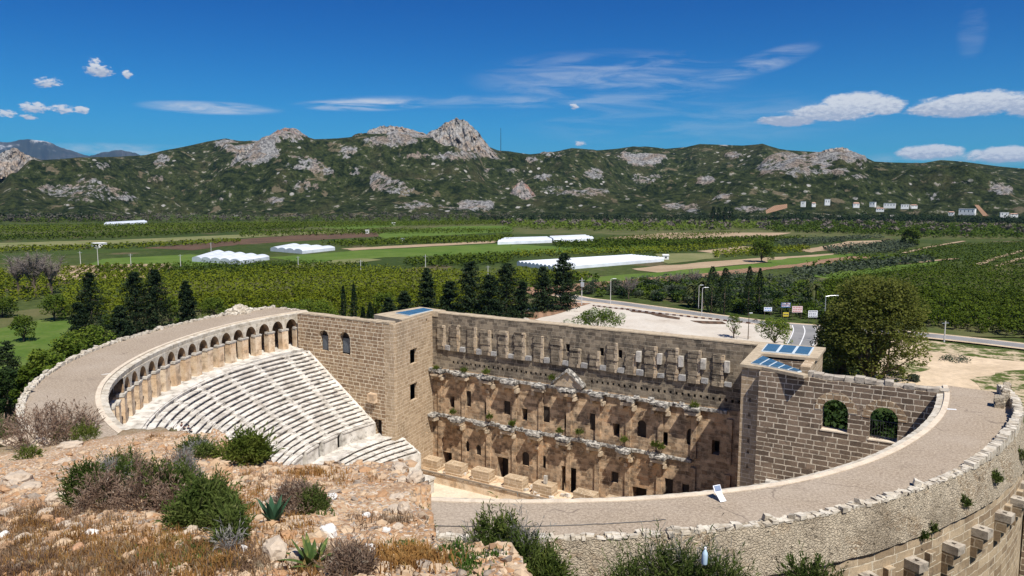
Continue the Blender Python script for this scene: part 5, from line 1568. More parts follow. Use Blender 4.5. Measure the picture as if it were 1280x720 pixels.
# green trees close against the outer wall at left
for i, (x, y, w, h, z, k) in enumerate([(112, 418, 62, 7.5, -10, 'light'), (82, 432, 56, 8, -10, 'light'), (55, 452, 56, 8, -10, 'light'), (36, 470, 40, 7.5, -11, 'mid'), (100, 440, 44, 6, -9, 'mid'), (8, 470, 42, 7, -14, 'dark')]):
    p = at(x, y, z + h * .75); r = np.random.default_rng(40 + i)
    rr = math.hypot(p[0], p[1])
    if rr < 54.5: p[:2] *= 54.5 / rr
    plant('leafy_tree', broadleaf(h + 6, size_at(w, p), 3000, .42, r, .3, 24, .36), ({'light': m_light, 'mid': m_mid, 'dark': m_dkbush}[k], m_bark), (p[0], p[1], z - 6),
          ['yellow green leafy tree outside the curved wall, nearest the conifers', 'yellow green leafy tree outside the curved wall, second from the conifers', 'yellow green leafy tree pressing against the bend of the outer wall',
           'mid green tree at the foot of the bend of the outer wall', 'mid green tree tucked behind the yellow green trees at the wall', 'dark green tree at the left picture edge beside the wall'][i], 'tree')
# dark trees right behind the right wing wall, seen through its windows
for i, (x, y, h, w) in enumerate([(31.0, 15.5, 20, 9), (36.2, 20, 18.5, 8), (43.5, 18, 15, 8), (32.0, 27, 17, 10)]):
    plant('leafy_tree', broadleaf(h, w, 7000, .6, np.random.default_rng(60 + i), .08, 30), (m_dkbush, m_bark), (x, y, PLAIN),
          ['dark leafy tree seen through the left arched window of the wing', 'dark leafy tree seen through the right arched window of the wing', 'dark leafy tree behind the right end of the wing wall', 'dark leafy tree between the wing wall and the plane tree'][i], 'tree')
# bushes along the far side of the road
r = np.random.default_rng(5)
proto = {}
for k, m in (('olive', m_olive), ('mid', m_mid), ('dark', m_dkbush), ('light', m_light)):
    proto[k] = None
BUSH = []
for x in np.arange(716, 1045, 8.5):
    y = np.interp(x, [716, 760, 850, 940, 1045], [368, 372, 383, 394, 402]) - 1 - r.uniform(0, 12)
    BUSH.append((x + r.normal() * 4, y, r.choice(['olive', 'mid', 'dark', 'light', 'olive']), r.uniform(2.6, 5.2)))
for x in np.arange(790, 1010, 13): BUSH.append((x, np.interp(x, [790, 1010], [358, 380]) + r.normal() * 3, r.choice(['olive', 'dark', 'mid']), r.uniform(2.5, 4.5)))
for (x, y, k, h) in BUSH:
    p = at(x, y)
    lab = {'olive': 'grey green olive bush in the thicket beyond the road', 'mid': 'mid green bush in the thicket beyond the road', 'dark': 'dark green bush in the thicket beyond the road', 'light': 'bright green bush in the thicket beyond the road'}[k]
    if proto[k] is None:
        mm = {'olive': m_olive, 'mid': m_mid, 'dark': m_dkbush, 'light': m_light}[k]
        proto[k] = plant('bush', broadleaf(4.0, 5.0, 900, .42, np.random.default_rng(9), .05, 16), (mm, m_bark), tuple(p), lab, 'bush', lab.split(' bush')[0] + ' bushes beyond the road', pnames=('foliage', 'stem'))
        proto[k].scale = (h / 4,) * 3
    else: clone(proto[k], tuple(p), (h / 4 * r.uniform(.9, 1.3), h / 4 * r.uniform(.9, 1.3), h / 4), r.uniform(0, 6))
# bushes on the roadside grass at right and by the clearing
for i, (x, y, wpx, hpx, k, lab) in enumerate([(1196, 452, 40, 7, 'olive', 'low dry bush on the grass strip by the dirt clearing'), (1120, 470, 24, 14, 'mid', 'green bush at the right foot of the plane tree'), (1142, 478, 16, 10, 'olive', 'small grey bush at the edge of the dirt clearing')]):
    put(k, x, y - hpx, y, wpx, lab, 'bush', None, PLAIN, 3, .35, 'bush')

# ------------------------------------------------------------------ orchards and hedges
def inside(poly, x, y):
    c = False; n = len(poly); j = n - 1
    for i in range(n):
        if ((poly[i][1] > y) != (poly[j][1] > y)) and (x < (poly[j][0] - poly[i][0]) * (y - poly[i][1]) / (poly[j][1] - poly[i][1] + 1e-9) + poly[i][0]): c = not c
        j = i
    return c
def grid_in(poly_px, sx, sy, ang, jit, r):
    P = np.array([at(*p)[:2] for p in poly_px]); c, s = math.cos(ang), math.sin(ang)
    Q = np.stack([P[:, 0] * c + P[:, 1] * s, -P[:, 0] * s + P[:, 1] * c], 1)
    out = []
    pl = [tuple(q) for q in Q]
    for a in np.arange(Q[:, 0].min(), Q[:, 0].max(), sx):
        for b in np.arange(Q[:, 1].min(), Q[:, 1].max(), sy):
            if inside(pl, a, b): out.append((a * c - b * s + r.normal() * jit, a * s + b * c + r.normal() * jit))
    return out
ORCH = [  # polygon, spacing, row angle, height, kind
    ([(66, 402), (84, 352), (150, 346), (250, 345), (330, 339), (420, 337), (560, 342), (640, 346), (640, 398), (500, 402), (380, 402), (280, 396), (210, 385), (130, 405)], 5.2, 5.4, .35, 4.2, 'citrus'),
    ([(1000, 378), (1040, 352), (1130, 339), (1240, 342), (1360, 348), (1360, 433), (1290, 426), (1150, 411)], 5.0, 5.2, .6, 4.4, 'dark'),
    ([(84, 349), (92, 334), (214, 331), (200, 346)], 4.6, 9.0, .9, 2.2, 'citrus'),
    ([(-80, 382), (-60, 344), (10, 338), (90, 336), (84, 350), (60, 372), (20, 380)], 5.5, 5.5, .35, 3.6, 'citrus'),
    ([(120, 336), (340, 330), (470, 332), (420, 338), (250, 345), (120, 348)], 5.5, 6.5, .35, 3.4, 'dark'),
    ([(1130, 338), (1180, 331), (1280, 333), (1360, 335), (1360, 346), (1240, 341)], 5.5, 8.0, .9, 3.6, 'dark'),
    ([(1120, 316), (1170, 309), (1360, 300), (1360, 332), (1180, 330), (1150, 322)], 5.0, 13.0, 1.0, 3.2, 'dark'),
    ([(640, 338), (700, 341), (740, 346), (735, 352), (660, 358), (640, 362)], 5.0, 6.0, .3, 3.2, 'citrus'),
]
def small_crowns(P, h, wf, nq, r, sz):
    """many simple crowns as one numpy mesh: nq leaf faces each"""
    n = len(P); k = np.repeat(np.arange(n), nq); m = len(k)
    d = r.normal(size=(m, 3)); d /= np.linalg.norm(d, axis=1)[:, None]
    sc = r.uniform(.75, 1.2, n)
    rad = (.62 + .38 * r.random(m)) * sc[k]
    H = np.asarray(h) * np.ones(n)
    C = np.stack([P[k, 0] + d[:, 0] * rad * H[k] * wf * .5, P[k, 1] + d[:, 1] * rad * H[k] * wf * .5, P[k, 2] + H[k] * sc[k] * .52 + d[:, 2] * rad * H[k] * .46], 1)
    return leaves(C, sz * H.mean(), r, .8, .95)
def scatter_stuff(name, P, h, wf, nq, mat, sz, label, cat, seed=1):
    P = np.array(P, float)
    if P.shape[1] == 2: P = np.column_stack([P, np.full(len(P), PLAIN)])
    V, F = small_crowns(P, h, wf, nq, np.random.default_rng(seed), sz)
    return tag(mesh_obj(name, V, F, mat, uv=None), label, cat, kind='stuff')
r = np.random.default_rng(21)
pools = {'citrus': [], 'dark': []}
for poly, sx, sy, ang, h, k in ORCH:
    for (x, y) in grid_in(poly, sx, sy, ang, .35, r): pools[k].append((math.hypot(x - CAM[0], y - CAM[1]), x, y, h))
for k, m, lab, grp, nm, total in (('citrus', m_citrus, 'yellow green citrus tree in the orchard rows beyond the bowl', 'citrus trees in the orchard beyond the bowl', 'citrus_tree', 300),
                              ('dark', m_citrus2, 'dark green citrus tree in the dense orchard right of the plane tree', 'citrus trees in the dense orchard at right', 'orange_tree', 300)):
    L = sorted(pools[k])
    near, rest = L[:total], L[total:]
    protos = []
    for i, (d, x, y, h) in enumerate(near):
        if i < 4:
            q = plant(nm, broadleaf(4.2, 5.0, 330, .62, np.random.default_rng(70 + i), .08, 11, .42), (m, m_bark), (x, y, PLAIN), lab, 'tree', grp); protos.append(q)
            q.scale = (h / 4.2,) * 3
        else:
            s = h / 4.2 * r.uniform(.75, 1.2); clone(protos[i % 4], (x, y, PLAIN), (s * r.uniform(.9, 1.15), s * r.uniform(.9, 1.15), s), r.uniform(0, 6.28))
    if rest:
        P = np.array([(x, y, PLAIN) for _, x, y, _ in rest]); hh = np.array([h for *_, h in rest])
        V, F = small_crowns(P, hh, 1.15, 46, r, .24)
        tag(mesh_obj(nm.replace('_tree', '_orchard'), V, F, m, uv=None), {'citrus': 'yellow green mass of citrus trees filling the orchard in rows', 'dark': 'dark green mass of citrus trees in rows at right'}[k], 'orchard', kind='stuff')
FAR = [  # polygon, spacing, angle, height, material, face count, name, label
    ([(-80, 285), (300, 279.5), (640, 277), (640, 281), (300, 287), (-80, 294)], 6, 9, .35, 4.0, m_citrus2, 12, 'far_orchard', 'dark green orchard band at the far left below the hills'),
    ([(-80, 297), (140, 292), (330, 286), (380, 283), (380, 286), (140, 298), (-80, 303)], 6, 8, .35, 4.0, m_citrus2, 14, 'far_orchard', 'dark orchard strip just above the pale grass track at left'),
    ([(-80, 314), (140, 308), (300, 301), (300, 304), (140, 312), (-80, 320)], 6, 7, .35, 4.0, m_citrus, 14, 'far_orchard', 'orchard strip just below the pale grass track at left'),
    ([(400, 305), (520, 299), (640, 296), (640, 303), (540, 305), (430, 309)], 5.5, 6, .35, 4.0, m_citrus2, 16, 'far_orchard', 'dark orchard block left of the twin greenhouses'),
    ([(300, 290), (430, 288), (640, 287), (640, 291), (440, 294), (300, 297)], 7, 9, .35, 3.8, m_citrus2, 12, 'far_orchard', 'thin orchard strip in the middle of the far fields'),
    ([(500, 328), (560, 322), (640, 318), (640, 330), (560, 334), (510, 334)], 5.5, 6, .35, 3.6, m_citrus2, 20, 'far_orchard', 'orchard rows behind the cedar grove'),
    ([(744, 299), (840, 293), (900, 291), (930, 291.5), (860, 298), (770, 302)], 5.5, 10, 1.2, 3.0, m_citrus2, 14, 'far_orchard', 'orchard rows on tan soil right of the twin greenhouses'),
    ([(690, 305), (800, 302), (960, 298), (1010, 299), (960, 303), (870, 308), (760, 311), (700, 311)], 5.0, 6, .3, 4.2, m_citrus2, 18, 'far_orchard', 'dark orchard block behind the long white tunnels'),
    ([(640, 316), (720, 314), (840, 309), (960, 303), (930, 309), (840, 318), (760, 319), (690, 321), (640, 323)], 5.0, 8, 1.25, 3.2, m_citrus, 18, 'far_orchard', 'green orchard rows just behind the long white tunnels'),
    ([(885, 317), (960, 311), (1010, 310), (1010, 315), (940, 320), (890, 323)], 5.5, 6, .3, 3.6, m_citrus, 18, 'far_orchard', 'small yellow green orchard right of the long white tunnels'),
    ([(965, 303), (1080, 297), (1110, 297), (1060, 302), (990, 310)], 5.5, 7, .3, 4.0, m_olive, 16, 'olive_grove', 'grey green olive rows above the tan strips at right'),
    ([(1030, 312), (1120, 303), (1150, 308), (1110, 318), (1040, 320)], 5.5, 7, .3, 4.0, m_olive, 18, 'olive_grove', 'grey green olive grove below the tan strips at right'),
    ([(985, 342), (1080, 329), (1160, 322), (1165, 328), (1060, 342), (995, 352)], 5.5, 6.5, .3, 4.2, m_olive, 20, 'olive_grove', 'grey green olive grove left of the dense right orchard'),
    ([(1000, 336), (1090, 324), (1170, 320), (1160, 324), (1040, 336)], 6, 7, .3, 4.2, m_mid, 18, 'far_orchard', 'green bushy strip above the olive grove at right'),
    ([(960, 279), (1100, 280), (1360, 287), (1360, 300), (1180, 298), (1090, 294), (960, 290)], 9, 10, .3, 6.0, m_mid, 16, 'far_wood', 'scattered green trees across the far right of the plain'),
    ([(960, 278), (1100, 280), (1360, 288), (1360, 299), (1100, 292), (960, 287)], 34, 36, .3, 8.0, m_twig, 40, 'bare_wood', 'scattered leafless grey trees across the far right of the plain'),
    ([(620, 278.5), (960, 280.5), (960, 287), (780, 290), (640, 286)], 12, 12, .3, 6.5, m_light, 14, 'far_wood', 'pale green thicket below the dark tree belt'),
    ([(620, 278.5), (960, 280.5), (960, 287), (640, 285)], 34, 32, .3, 8.5, m_twig, 40, 'bare_wood', 'leafless grey thicket below the dark tree belt'),
    ([(735, 366), (860, 380), (1035, 401), (1045, 380), (1030, 352), (900, 346), (800, 352)], 6.0, 6.0, .3, 3.4, m_olive, 70, 'bush_thicket', 'grey green olive bushes filling the ground beyond the road'),
    ([(735, 368), (860, 383), (1035, 402), (1045, 385), (1030, 358), (900, 352), (800, 356)], 7.0, 7.5, .5, 3.8, m_mid, 80, 'bush_thicket', 'mid green bushes filling the ground beyond the road'),
    ([(735, 368), (860, 383), (1035, 402), (1045, 390), (1030, 362), (900, 356), (800, 360)], 9.0, 10.0, .8, 4.0, m_dkbush, 80, 'bush_thicket', 'dark green bushes filling the ground beyond the road'),
    ([(640, 357), (720, 346), (760, 346), (740, 352), (660, 366)], 5, 6, .3, 3.0, m_mid, 22, 'far_orchard', 'low green rows beside the plaza corner'),
]
for q, (poly, sx, sy, ang, h, m, nq, nm, lab) in enumerate(FAR):
    P = grid_in(poly, sx, sy, ang, sx * .12 if 'wood' not in nm and 'thicket' not in nm else sx * .4, r)
    if P: scatter_stuff(nm, P, h, 1.3, nq, m, .42 if nq < 60 else .26, lab, 'wood' if 'wood' in nm else ('thicket' if 'thicket' in nm else 'orchard'), 100 + q)
# belts of trees along the foot of the hills
def belt(name, pts, n, h, wf, nq, mat, label, spread, seed, zoff=0.0):
    r = np.random.default_rng(seed); xs = np.array([p[0] for p in pts]); ys = np.array([p[1] for p in pts])
    P = []
    for q in range(n):
        x = r.uniform(xs[0], xs[-1]); y = np.interp(x, xs, ys) + r.normal() * spread
        p = at(x, y); P.append((p[0], p[1], PLAIN + zoff))
    hh = h * r.uniform(.6, 1.25, n)
    V, F = small_crowns(np.array(P), hh, wf, nq, r, .2)
    tag(mesh_obj(name, V, F, mat, uv=None), label, 'tree belt', kind='stuff')
belt('tree_belt', [(-80, 278), (200, 276), (430, 275), (640, 275)], 420, 12, .7, 30, m_twig, 'belt of leafless grey trees along the foot of the hills at left', .9, 1)
belt('tree_belt', [(-80, 279), (200, 277.5), (430, 276), (640, 275.5)], 330, 10, .95, 30, m_mid, 'green trees mixed along the foot of the hills at left', 1.0, 2)
belt('tree_belt', [(-80, 277), (0, 276), (70, 276), (130, 275.5)], 110, 14, .7, 34, m_conifer, 'dark trees along the foot of the hills at far left', .7, 3)
belt('tree_belt', [(600, 275.5), (780, 275), (960, 276), (1100, 277), (1290, 280.5), (1360, 282)], 900, 11, .75, 30, m_conifer, 'dark windbreak belt along the foot of the hills at right', .5, 4)
belt('tree_belt', [(985, 274), (1100, 275), (1290, 278.5), (1360, 280)], 260, 13, .8, 30, m_dkbush, 'dark green trees around the far houses', 1.0, 5)
# a cluster of taller dark trees standing out of the belt
for i, x in enumerate((891, 898, 906, 913)):
    put('cypress', x, 259 + (i % 2), 279, 8, ['tall dark tree, leftmost of four standing out of the far belt', 'tall dark tree, second of four standing out of the far belt', 'tall dark tree, third of four standing out of the far belt', 'tall dark tree, rightmost of four standing out of the far belt'][i], dens=.25)
# ------------------------------------------------------------------ crags on the hills
m_crag = None
def crag_fn(k, b, rust=(.42, .32, .235)):
    Pn = k.pos(); n3 = k.noise(Pn, .10, 6, .7); n = k.noise(Pn, .025, 5, .6)
    c = k.mix(k.ramp(n, .42, .66), (.40, .385, .36), rust)
    c = k.mix(k.ramp(n3, .36, .56), (.13, .12, .11), c)
    c = k.mix(k.ramp(k.noise(Pn, .06, 5, .6), .60, .68), c, (.045, .055, .025))
    c = k.mix(k.ramp(k.noise(Pn, .05, 4, .7), .62, .72), c, (.50, .48, .44))
    return c, (n3, 1.0, 9.0)
m_crag = new_mat('grey and rust crag rock', crag_fn, .95, .05)
m_rustcrag = new_mat('reddish crag rock', lambda k, b: crag_fn(k, b, (.34, .17, .11)), .95, .05)
def crag(top, ybase, dist, depth, label, seed, name='rock_crag', rough=1.0, mat=None):
    n = max(40, int((top[-1][0] - top[0][0]) * 1.6)); m = 26
    xs = np.linspace(top[0][0], top[-1][0], n); ys = np.interp(xs, [t[0] for t in top], [t[1] for t in top])
    V = []; F = []
    for q in range(n):
        e = 1 - abs(2 * q / (n - 1) - 1) ** 6
        yt = ys[q] + fbm(xs[q] * .22, seed, 0, 4) * 1.5 * rough * e
        tp = at_dist(xs[q], yt, dist); bs = at_dist(xs[q], ybase, dist)
        dv = (tp[:2] - CAM[:2]) / dist
        H = tp[2] - bs[2]
        for j in range(m):
            t = j / (m - 1)
            z = bs[2] - 12 + (H + 12) * t ** .8
            d = dist - depth * (1 - t) ** 1.0
            v = fbm(xs[q] * .16, t * 3.0, seed * 1.7, 5); cr = 1 - 2 * abs(fbm(xs[q] * .11, t * 1.2, seed * 3.1, 4))
            d += (v * depth * .22 + (cr - .5) * depth * .13) * (1 if j else 0) * rough
            z += v * H * .10 * math.sin(math.pi * t)
            V.append((CAM[0] + dv[0] * d, CAM[1] + dv[1] * d, z))
        V.append((CAM[0] + dv[0] * (dist + depth * .5), CAM[1] + dv[1] * (dist + depth * .5), bs[2] - 15))
    mm = m + 1
    for q in range(n - 1):
        for j in range(mm - 1): F.append((q * mm + j, (q + 1) * mm + j, (q + 1) * mm + j + 1, q * mm + j + 1))
    tag(mesh_obj(name, np.array(V), F, mat or m_crag, uv=None), label, 'rock')
crag([(528, 172), (536, 165), (546, 162), (554, 156), (562, 150), (570, 148), (579, 149), (588, 155), (597, 164), (606, 176), (616, 189), (626, 199)], 199, 2380, 160, 'huge bare grey and rust crag crowning the highest ridge', 1.3)
crag([(452, 176), (460, 163), (474, 158), (490, 157), (503, 159), (518, 163), (532, 167), (545, 176)], 178, 2450, 110, 'long jagged grey crag left of the huge crag', 2.9)
crag([(326, 180), (336, 169), (348, 162), (358, 159), (370, 161), (380, 167), (392, 178)], 181, 2420, 100, 'reddish rounded crag on the left ridge', 4.4, mat=m_rustcrag)
crag([(634, 252), (638, 240), (646, 230), (652, 226), (660, 232), (668, 242), (674, 252)], 254, 1760, 50, 'lone tooth of reddish rock low on the slope', 6.1, mat=m_rustcrag)
crag([(1020, 192), (1032, 187), (1046, 184), (1058, 185), (1070, 191), (1080, 200)], 203, 2420, 90, 'flat topped grey crag on the right ridge', 7.7)
crag([(-40, 202), (-10, 198), (8, 188), (18, 184), (27, 190), (42, 197), (56, 203)], 218, 2300, 80, 'pale pointed crag at the far left edge', 8.8)
crag([(866, 232), (872, 220), (884, 216), (894, 222), (900, 232)], 234, 1900, 50, 'small pale crag on the middle of the right slope', 9.9)
crag([(288, 206), (298, 188), (310, 180), (326, 178), (340, 184), (350, 196), (356, 206)], 208, 2150, 90, 'pale grey outcrop just below the reddish crag', 11.2, rough=1.3)

# radio mast on the ridge
p = at_dist(626, 190, 2480); q = at_dist(626, 160, 2480)
mb = MB(); mb.tube([p, (p + q) / 2, q], [1.0, .8, .5], 4)
tag(mb.build('radio_mast', m_dark, uv=None), 'thin radio mast on the ridge right of the huge crag', 'mast')

# ------------------------------------------------------------------ greenhouses
m_film = plain_mat('white greenhouse film', (.68, .71, .74), .4, .4, .12, .12)
m_film_end = plain_mat('grey greenhouse film', (.50, .54, .57), .4, .4, .08, .2)
def greenhouse(corners, h, spans, label, along=True, zbase=PLAIN):
    """corners: front-left, front-right, back-right, back-left on the ground (photo measure); arched bays side by side"""
    A, B, C_, D_ = [at(*c)[:2] for c in corners]
    if not along: A, B, C_, D_ = B, C_, D_, A
    loc = (A + B + C_ + D_) / 4
    e = empty('greenhouse', (loc[0], loc[1], PLAIN), label, 'greenhouse')
    mb = MB(); ends = [MB(), MB()]; n = 8
    for k in range(spans):
        s0, s1 = k / spans, (k + 1) / spans
        prof = [(s0 + (s1 - s0) * .01, 0)] + [(s0 + (s1 - s0) * (.5 - .49 * math.cos(math.pi * t)), h * (.62 + .38 * (1 - abs(2 * t - 1)) )) for t in np.linspace(0, 1, n)] + [(s1 - (s1 - s0) * .01, 0)]
        rows = []
        for (P0, P1) in ((A, B), (D_, C_)):
            rows.append([mb.v(*(P0 + (P1 - P0) * s), PLAIN + .05 + z) for s, z in prof])
        for i in range(len(prof) - 1): mb.f(rows[0][i], rows[0][i + 1], rows[1][i + 1], rows[1][i])
        for w, (P0, P1) in enumerate(((A, B), (D_, C_))):
            ids = [ends[w].v(*(P0 + (P1 - P0) * s), PLAIN + .05 + z) for s, z in prof]; ends[w].f(*ids)
    mb.build('roof', m_film, e, uv=None)
    for w in ends: w.build('end_wall', m_film_end, e, uv=None)
greenhouse([(240, 327), (300, 331), (337, 325), (268, 318)], 3.6, 5, 'white greenhouse with pointed bays, nearest at left')
greenhouse([(338, 314), (378, 317.5), (419, 313), (362, 309)], 3.6, 4, 'white greenhouse just behind the nearest left one')
greenhouse([(622, 306), (690, 303.5), (683, 300), (632, 301.5)], 4.0, 3, 'left one of the twin white greenhouses in mid plain', along=False)
greenhouse([(692, 303.3), (742, 301), (730, 297.5), (686, 299.5)], 4.0, 3, 'right one of the twin white greenhouses in mid plain', along=False)
greenhouse([(646, 332), (694, 338.5), (830, 327), (788, 323)], 3.0, 10, 'long low white tunnels side by side, largest greenhouse', along=True)
greenhouse([(130, 283), (184, 279.5), (180, 277.8), (133, 280.5)], 4.0, 2, 'small far white greenhouse near the foot of the left hills', along=False)

# ------------------------------------------------------------------ houses at the foot of the hills and huts in the fields
m_wallw = plain_mat('whitewashed wall', (.78, .77, .74), .8, .1, .05)
m_tile = plain_mat('faded roof tiles', (.42, .27, .20), .9, .1)
m_win = plain_mat('window glass far', (.05, .06, .07), .2, .5)
m_tin = plain_mat('pale tin roof', (.55, .60, .66), .5, .3)
def house(x, y, wpx, hpx, label, flat=False, tin=False, dist=None, d=9.0):
    b = at(x, y) if dist is None else at_dist(x, y, dist)
    w = size_at(wpx * .88, b); h = size_at(hpx * .85, b); rz = math.atan2(b[0] - CAM[0], b[1] - CAM[1]) * -1 + random.uniform(-.3, .3)
    e = empty('house', tuple(b), label, 'house', None, 0)
    c, s = math.cos(rz), math.sin(rz)
    def L(X, Y, Z): return (b[0] + X * c - Y * s, b[1] + X * s + Y * c, b[2] + Z)
    hw = h * (.98 if flat else .7)
    def bx(mb, x0, x1, y0, y1, z0, z1): mb.hexa([L(x0, y0, z0), L(x1, y0, z0), L(x1, y1, z0), L(x0, y1, z0), L(x0, y0, z1), L(x1, y0, z1), L(x1, y1, z1), L(x0, y1, z1)])
    mb = MB(); bx(mb, -w / 2, w / 2, -d / 2, d / 2, -2.5, hw); mb.build('wall', m_wallw, e, uv=None)
    mb = MB()
    if flat: bx(mb, -w / 2 - .3, w / 2 + .3, -d / 2 - .3, d / 2 + .3, hw + .01, hw + .35)
    else:
        P = [L(-w / 2 - .4, -d / 2 - .5, hw + .01), L(w / 2 + .4, -d / 2 - .5, hw + .01), L(w / 2 + .4, d / 2 + .5, hw + .01), L(-w / 2 - .4, d / 2 + .5, hw + .01), L(-w / 2 + w * .12, 0, h), L(w / 2 - w * .12, 0, h)]
        i = [mb.v(*p) for p in P]; mb.f(i[0], i[1], i[5], i[4]); mb.f(i[2], i[3], i[4], i[5]); mb.f(i[1], i[2], i[5]); mb.f(i[3], i[0], i[4]); mb.f(i[3], i[2], i[1], i[0])
    mb.build('roof', m_tin if tin else (m_wallw if flat else m_tile), e, uv=None)
    for k in range(max(1, min(4, int(w / 4)))):
        X = -w / 2 + w * (k + .5) / max(1, min(4, int(w / 4)))
        mb = MB(); bx(mb, X - .6, X + .6, -d / 2 - .05, -d / 2 + .02, hw * .35, hw * .75); mb.build('window', m_win, e, uv=None)
for a in [(945, 270.5, 20, 6, 'long low shed with a pale roof in front of the dirt cutting', False, True), (1004, 257, 6, 6, 'small white house, leftmost on the slope above the belt', True, False, 1480), (1017, 257, 5, 5, 'tiny white house with a tiled roof, second on the slope', False, False, 1480),
          (1034, 255, 7, 7, 'white cube house standing highest on the slope', True, False, 1500), (1070, 258, 8, 6, 'white house with a tiled roof right of the cube house', False, False, 1490), (1091, 257, 7, 5, 'small white house left of the white hamlet row', True, False, 1490),
          (1100, 263, 10, 4, 'low white house at the foot of the hamlet', False, False, 1460), (1112, 258.5, 15, 5, 'longest white house of the hamlet row', True, False, 1490), (1131, 259.5, 10, 4.5, 'white house right of the longest one in the hamlet', True, False, 1490),
          (1142, 259, 8, 4, 'rightmost white house of the hamlet row', False, False, 1490), (1189, 268, 7, 4.5, 'small white house left of the big pale house at right', False, False, 1470), (1209, 267, 20, 7, 'big pale house at the foot of the tan track', True, False, 1480),
          (1241, 272, 15, 6, 'white house with a blue grey tin roof at right', False, True), (1255, 270, 10, 5, 'white house behind the tin roofed one', True, False, 1480), (1267, 270, 9, 4, 'low white house at the right edge of the hamlet', False, False, 1480),
          (124, 309, 16, 6, 'white field hut with a blue side on the left plain', True), (459, 292, 5, 5, 'tiny white field hut in the middle of the plain', True), (503, 301, 6, 4, 'small white field shed right of the tiny hut', False, True),
          (492, 281, 5, 3, 'far white hut below the middle hills', True), (832, 324, 8, 6, 'small white pump house at the end of the long tunnels', True)]:
    x, y, w, h, lab = a[:5]
    house(x, y, w, h, lab, a[5] if len(a) > 5 else False, a[6] if len(a) > 6 else False, a[7] if len(a) > 7 else None, 9.0 if w > 5 else 5.0)
for (pts, dist) in ([[(958, 267), (984, 260), (984, 255), (968, 257), (957, 263)], 1500], [[(1218, 256), (1223, 256), (1236, 270), (1229, 270)], 1500]):
    mb = MB(); ids = []
    for x, y in pts: ids.append(mb.v(*at_dist(x, y, dist - (y - 250) * 4 - 20)))
    mb.f(*ids); tag(mb.build('dirt_bank', m_fred, uv=None), kind='structure')

# ------------------------------------------------------------------ poles, lamps, signs, kerbside things
m_conc = plain_mat('pale concrete pole', (.55, .53, .49), .85, .1)
m_steel = plain_mat('galvanised steel', (.50, .52, .54), .4, .5, .06, 3, .6)
m_rust = plain_mat('dark wood post', (.12, .09, .065), .85, .1)
def base_of(x, y): return at(x, y, PLAIN + .45 if 640 < x < 1000 and y > 372 else PLAIN)
def utility_pole(x, yt, yb, label):
    b = base_of(x, yb); h = size_at(yb - yt, b); e = empty('utility_pole', tuple(b), label, 'pole')
    mb = MB(); mb.tube([b - np.array([0, 0, .3]), b + np.array([0, 0, h])], [.22, .14], 6); mb.build('pole', m_conc, e, uv=None)
    mb = MB(); mb.obox((b[0], b[1], b[2] + h * .9), 2.4, .14, .14, YAW + .3); mb.build('crossarm', m_steel, e, uv=None)
for a in [(101, 314, 333, 'leftmost pale pole beside the striped orchard'), (123, 308, 334, 'pale pole in front of the white field hut'), (164, 317, 336, 'pale pole at the middle of the striped orchard edge'), (226, 318, 335, 'pale pole left of the nearest greenhouse'),
          (373, 320, 337, 'pale pole below the second left greenhouse'), (451, 325, 341, 'pale pole by the dry grass strip'), (532, 318, 342, 'tall pale pole left of the cedar grove'), (610, 332, 350, 'pale pole rising behind the cedar grove'), (727, 347, 381, 'pole with a transformer at the plaza corner'), (1180, 401, 429, 'grey pole beside the road at right'), (264, 303, 316, 'short pole beside the nearest greenhouse')]:
    utility_pole(*a)
b = base_of(727, 381); mb = MB(); mb.obox((b[0] + .35, b[1] - .4, b[2] + 7.0), 1.3, 1.0, 1.7, YAW)
ob = [o for o in COL.objects if o.get('label') == 'pole with a transformer at the plaza corner'][0]; mb.build('transformer', m_steel, ob, uv=None)
def street_lamp(x, yt, yb, label, arm=1.4, sgn=1, mat=None):
    b = base_of(x, yb); h = size_at(yb - yt, b); e = empty('street_lamp', tuple(b), label, 'street lamp')
    d = np.array([math.cos(YAW), math.sin(YAW), 0]) * sgn
    mb = MB(); mb.tube([b, b + np.array([0, 0, h * .5]), b + np.array([0, 0, h])], [.16, .12, .09], 6); mb.build('pole', mat or m_conc, e, uv=None)
    mb = MB(); t = b + np.array([0, 0, h]); mb.tube([t, t + d * arm * .5 + np.array([0, 0, .25]), t + d * arm + np.array([0, 0, .3])], .06, 5); mb.build('arm', m_steel, e, uv=None)
    mb = MB(); q = t + d * (arm + .25); mb.obox((q[0], q[1], q[2] + .2), .9, .32, .16, YAW); mb.build('lamp_head', m_white, e, uv=None)
street_lamp(763, 349, 380, 'pale street lamp beyond the plaza, left of the two by the road')
street_lamp(877, 360, 394, 'pale street lamp beyond the plaza, right of the two by the road')
street_lamp(873, 357, 386, 'thin pole lamp just behind the right roadside lamp', .8)
street_lamp(935, 392, 424, 'slim dark lamp on the plaza beside the young thin tree', .3, 1, m_rust)
street_lamp(1029, 370, 432, 'street lamp with a long white arm beside the road bend', 3.0, 1, m_steel)
m_red = plain_mat('faded red sign', (.52, .24, .22), .5); m_pink = plain_mat('pinkish white sign', (.70, .55, .54), .5); m_blue = plain_mat('blue sign', (.06, .20, .52), .5)
m_yel = plain_mat('yellow sign', (.75, .58, .06), .5); m_wsign = plain_mat('white sign', (.78, .79, .82), .5); m_ink = plain_mat('dark lettering', (.05, .05, .07), .6)
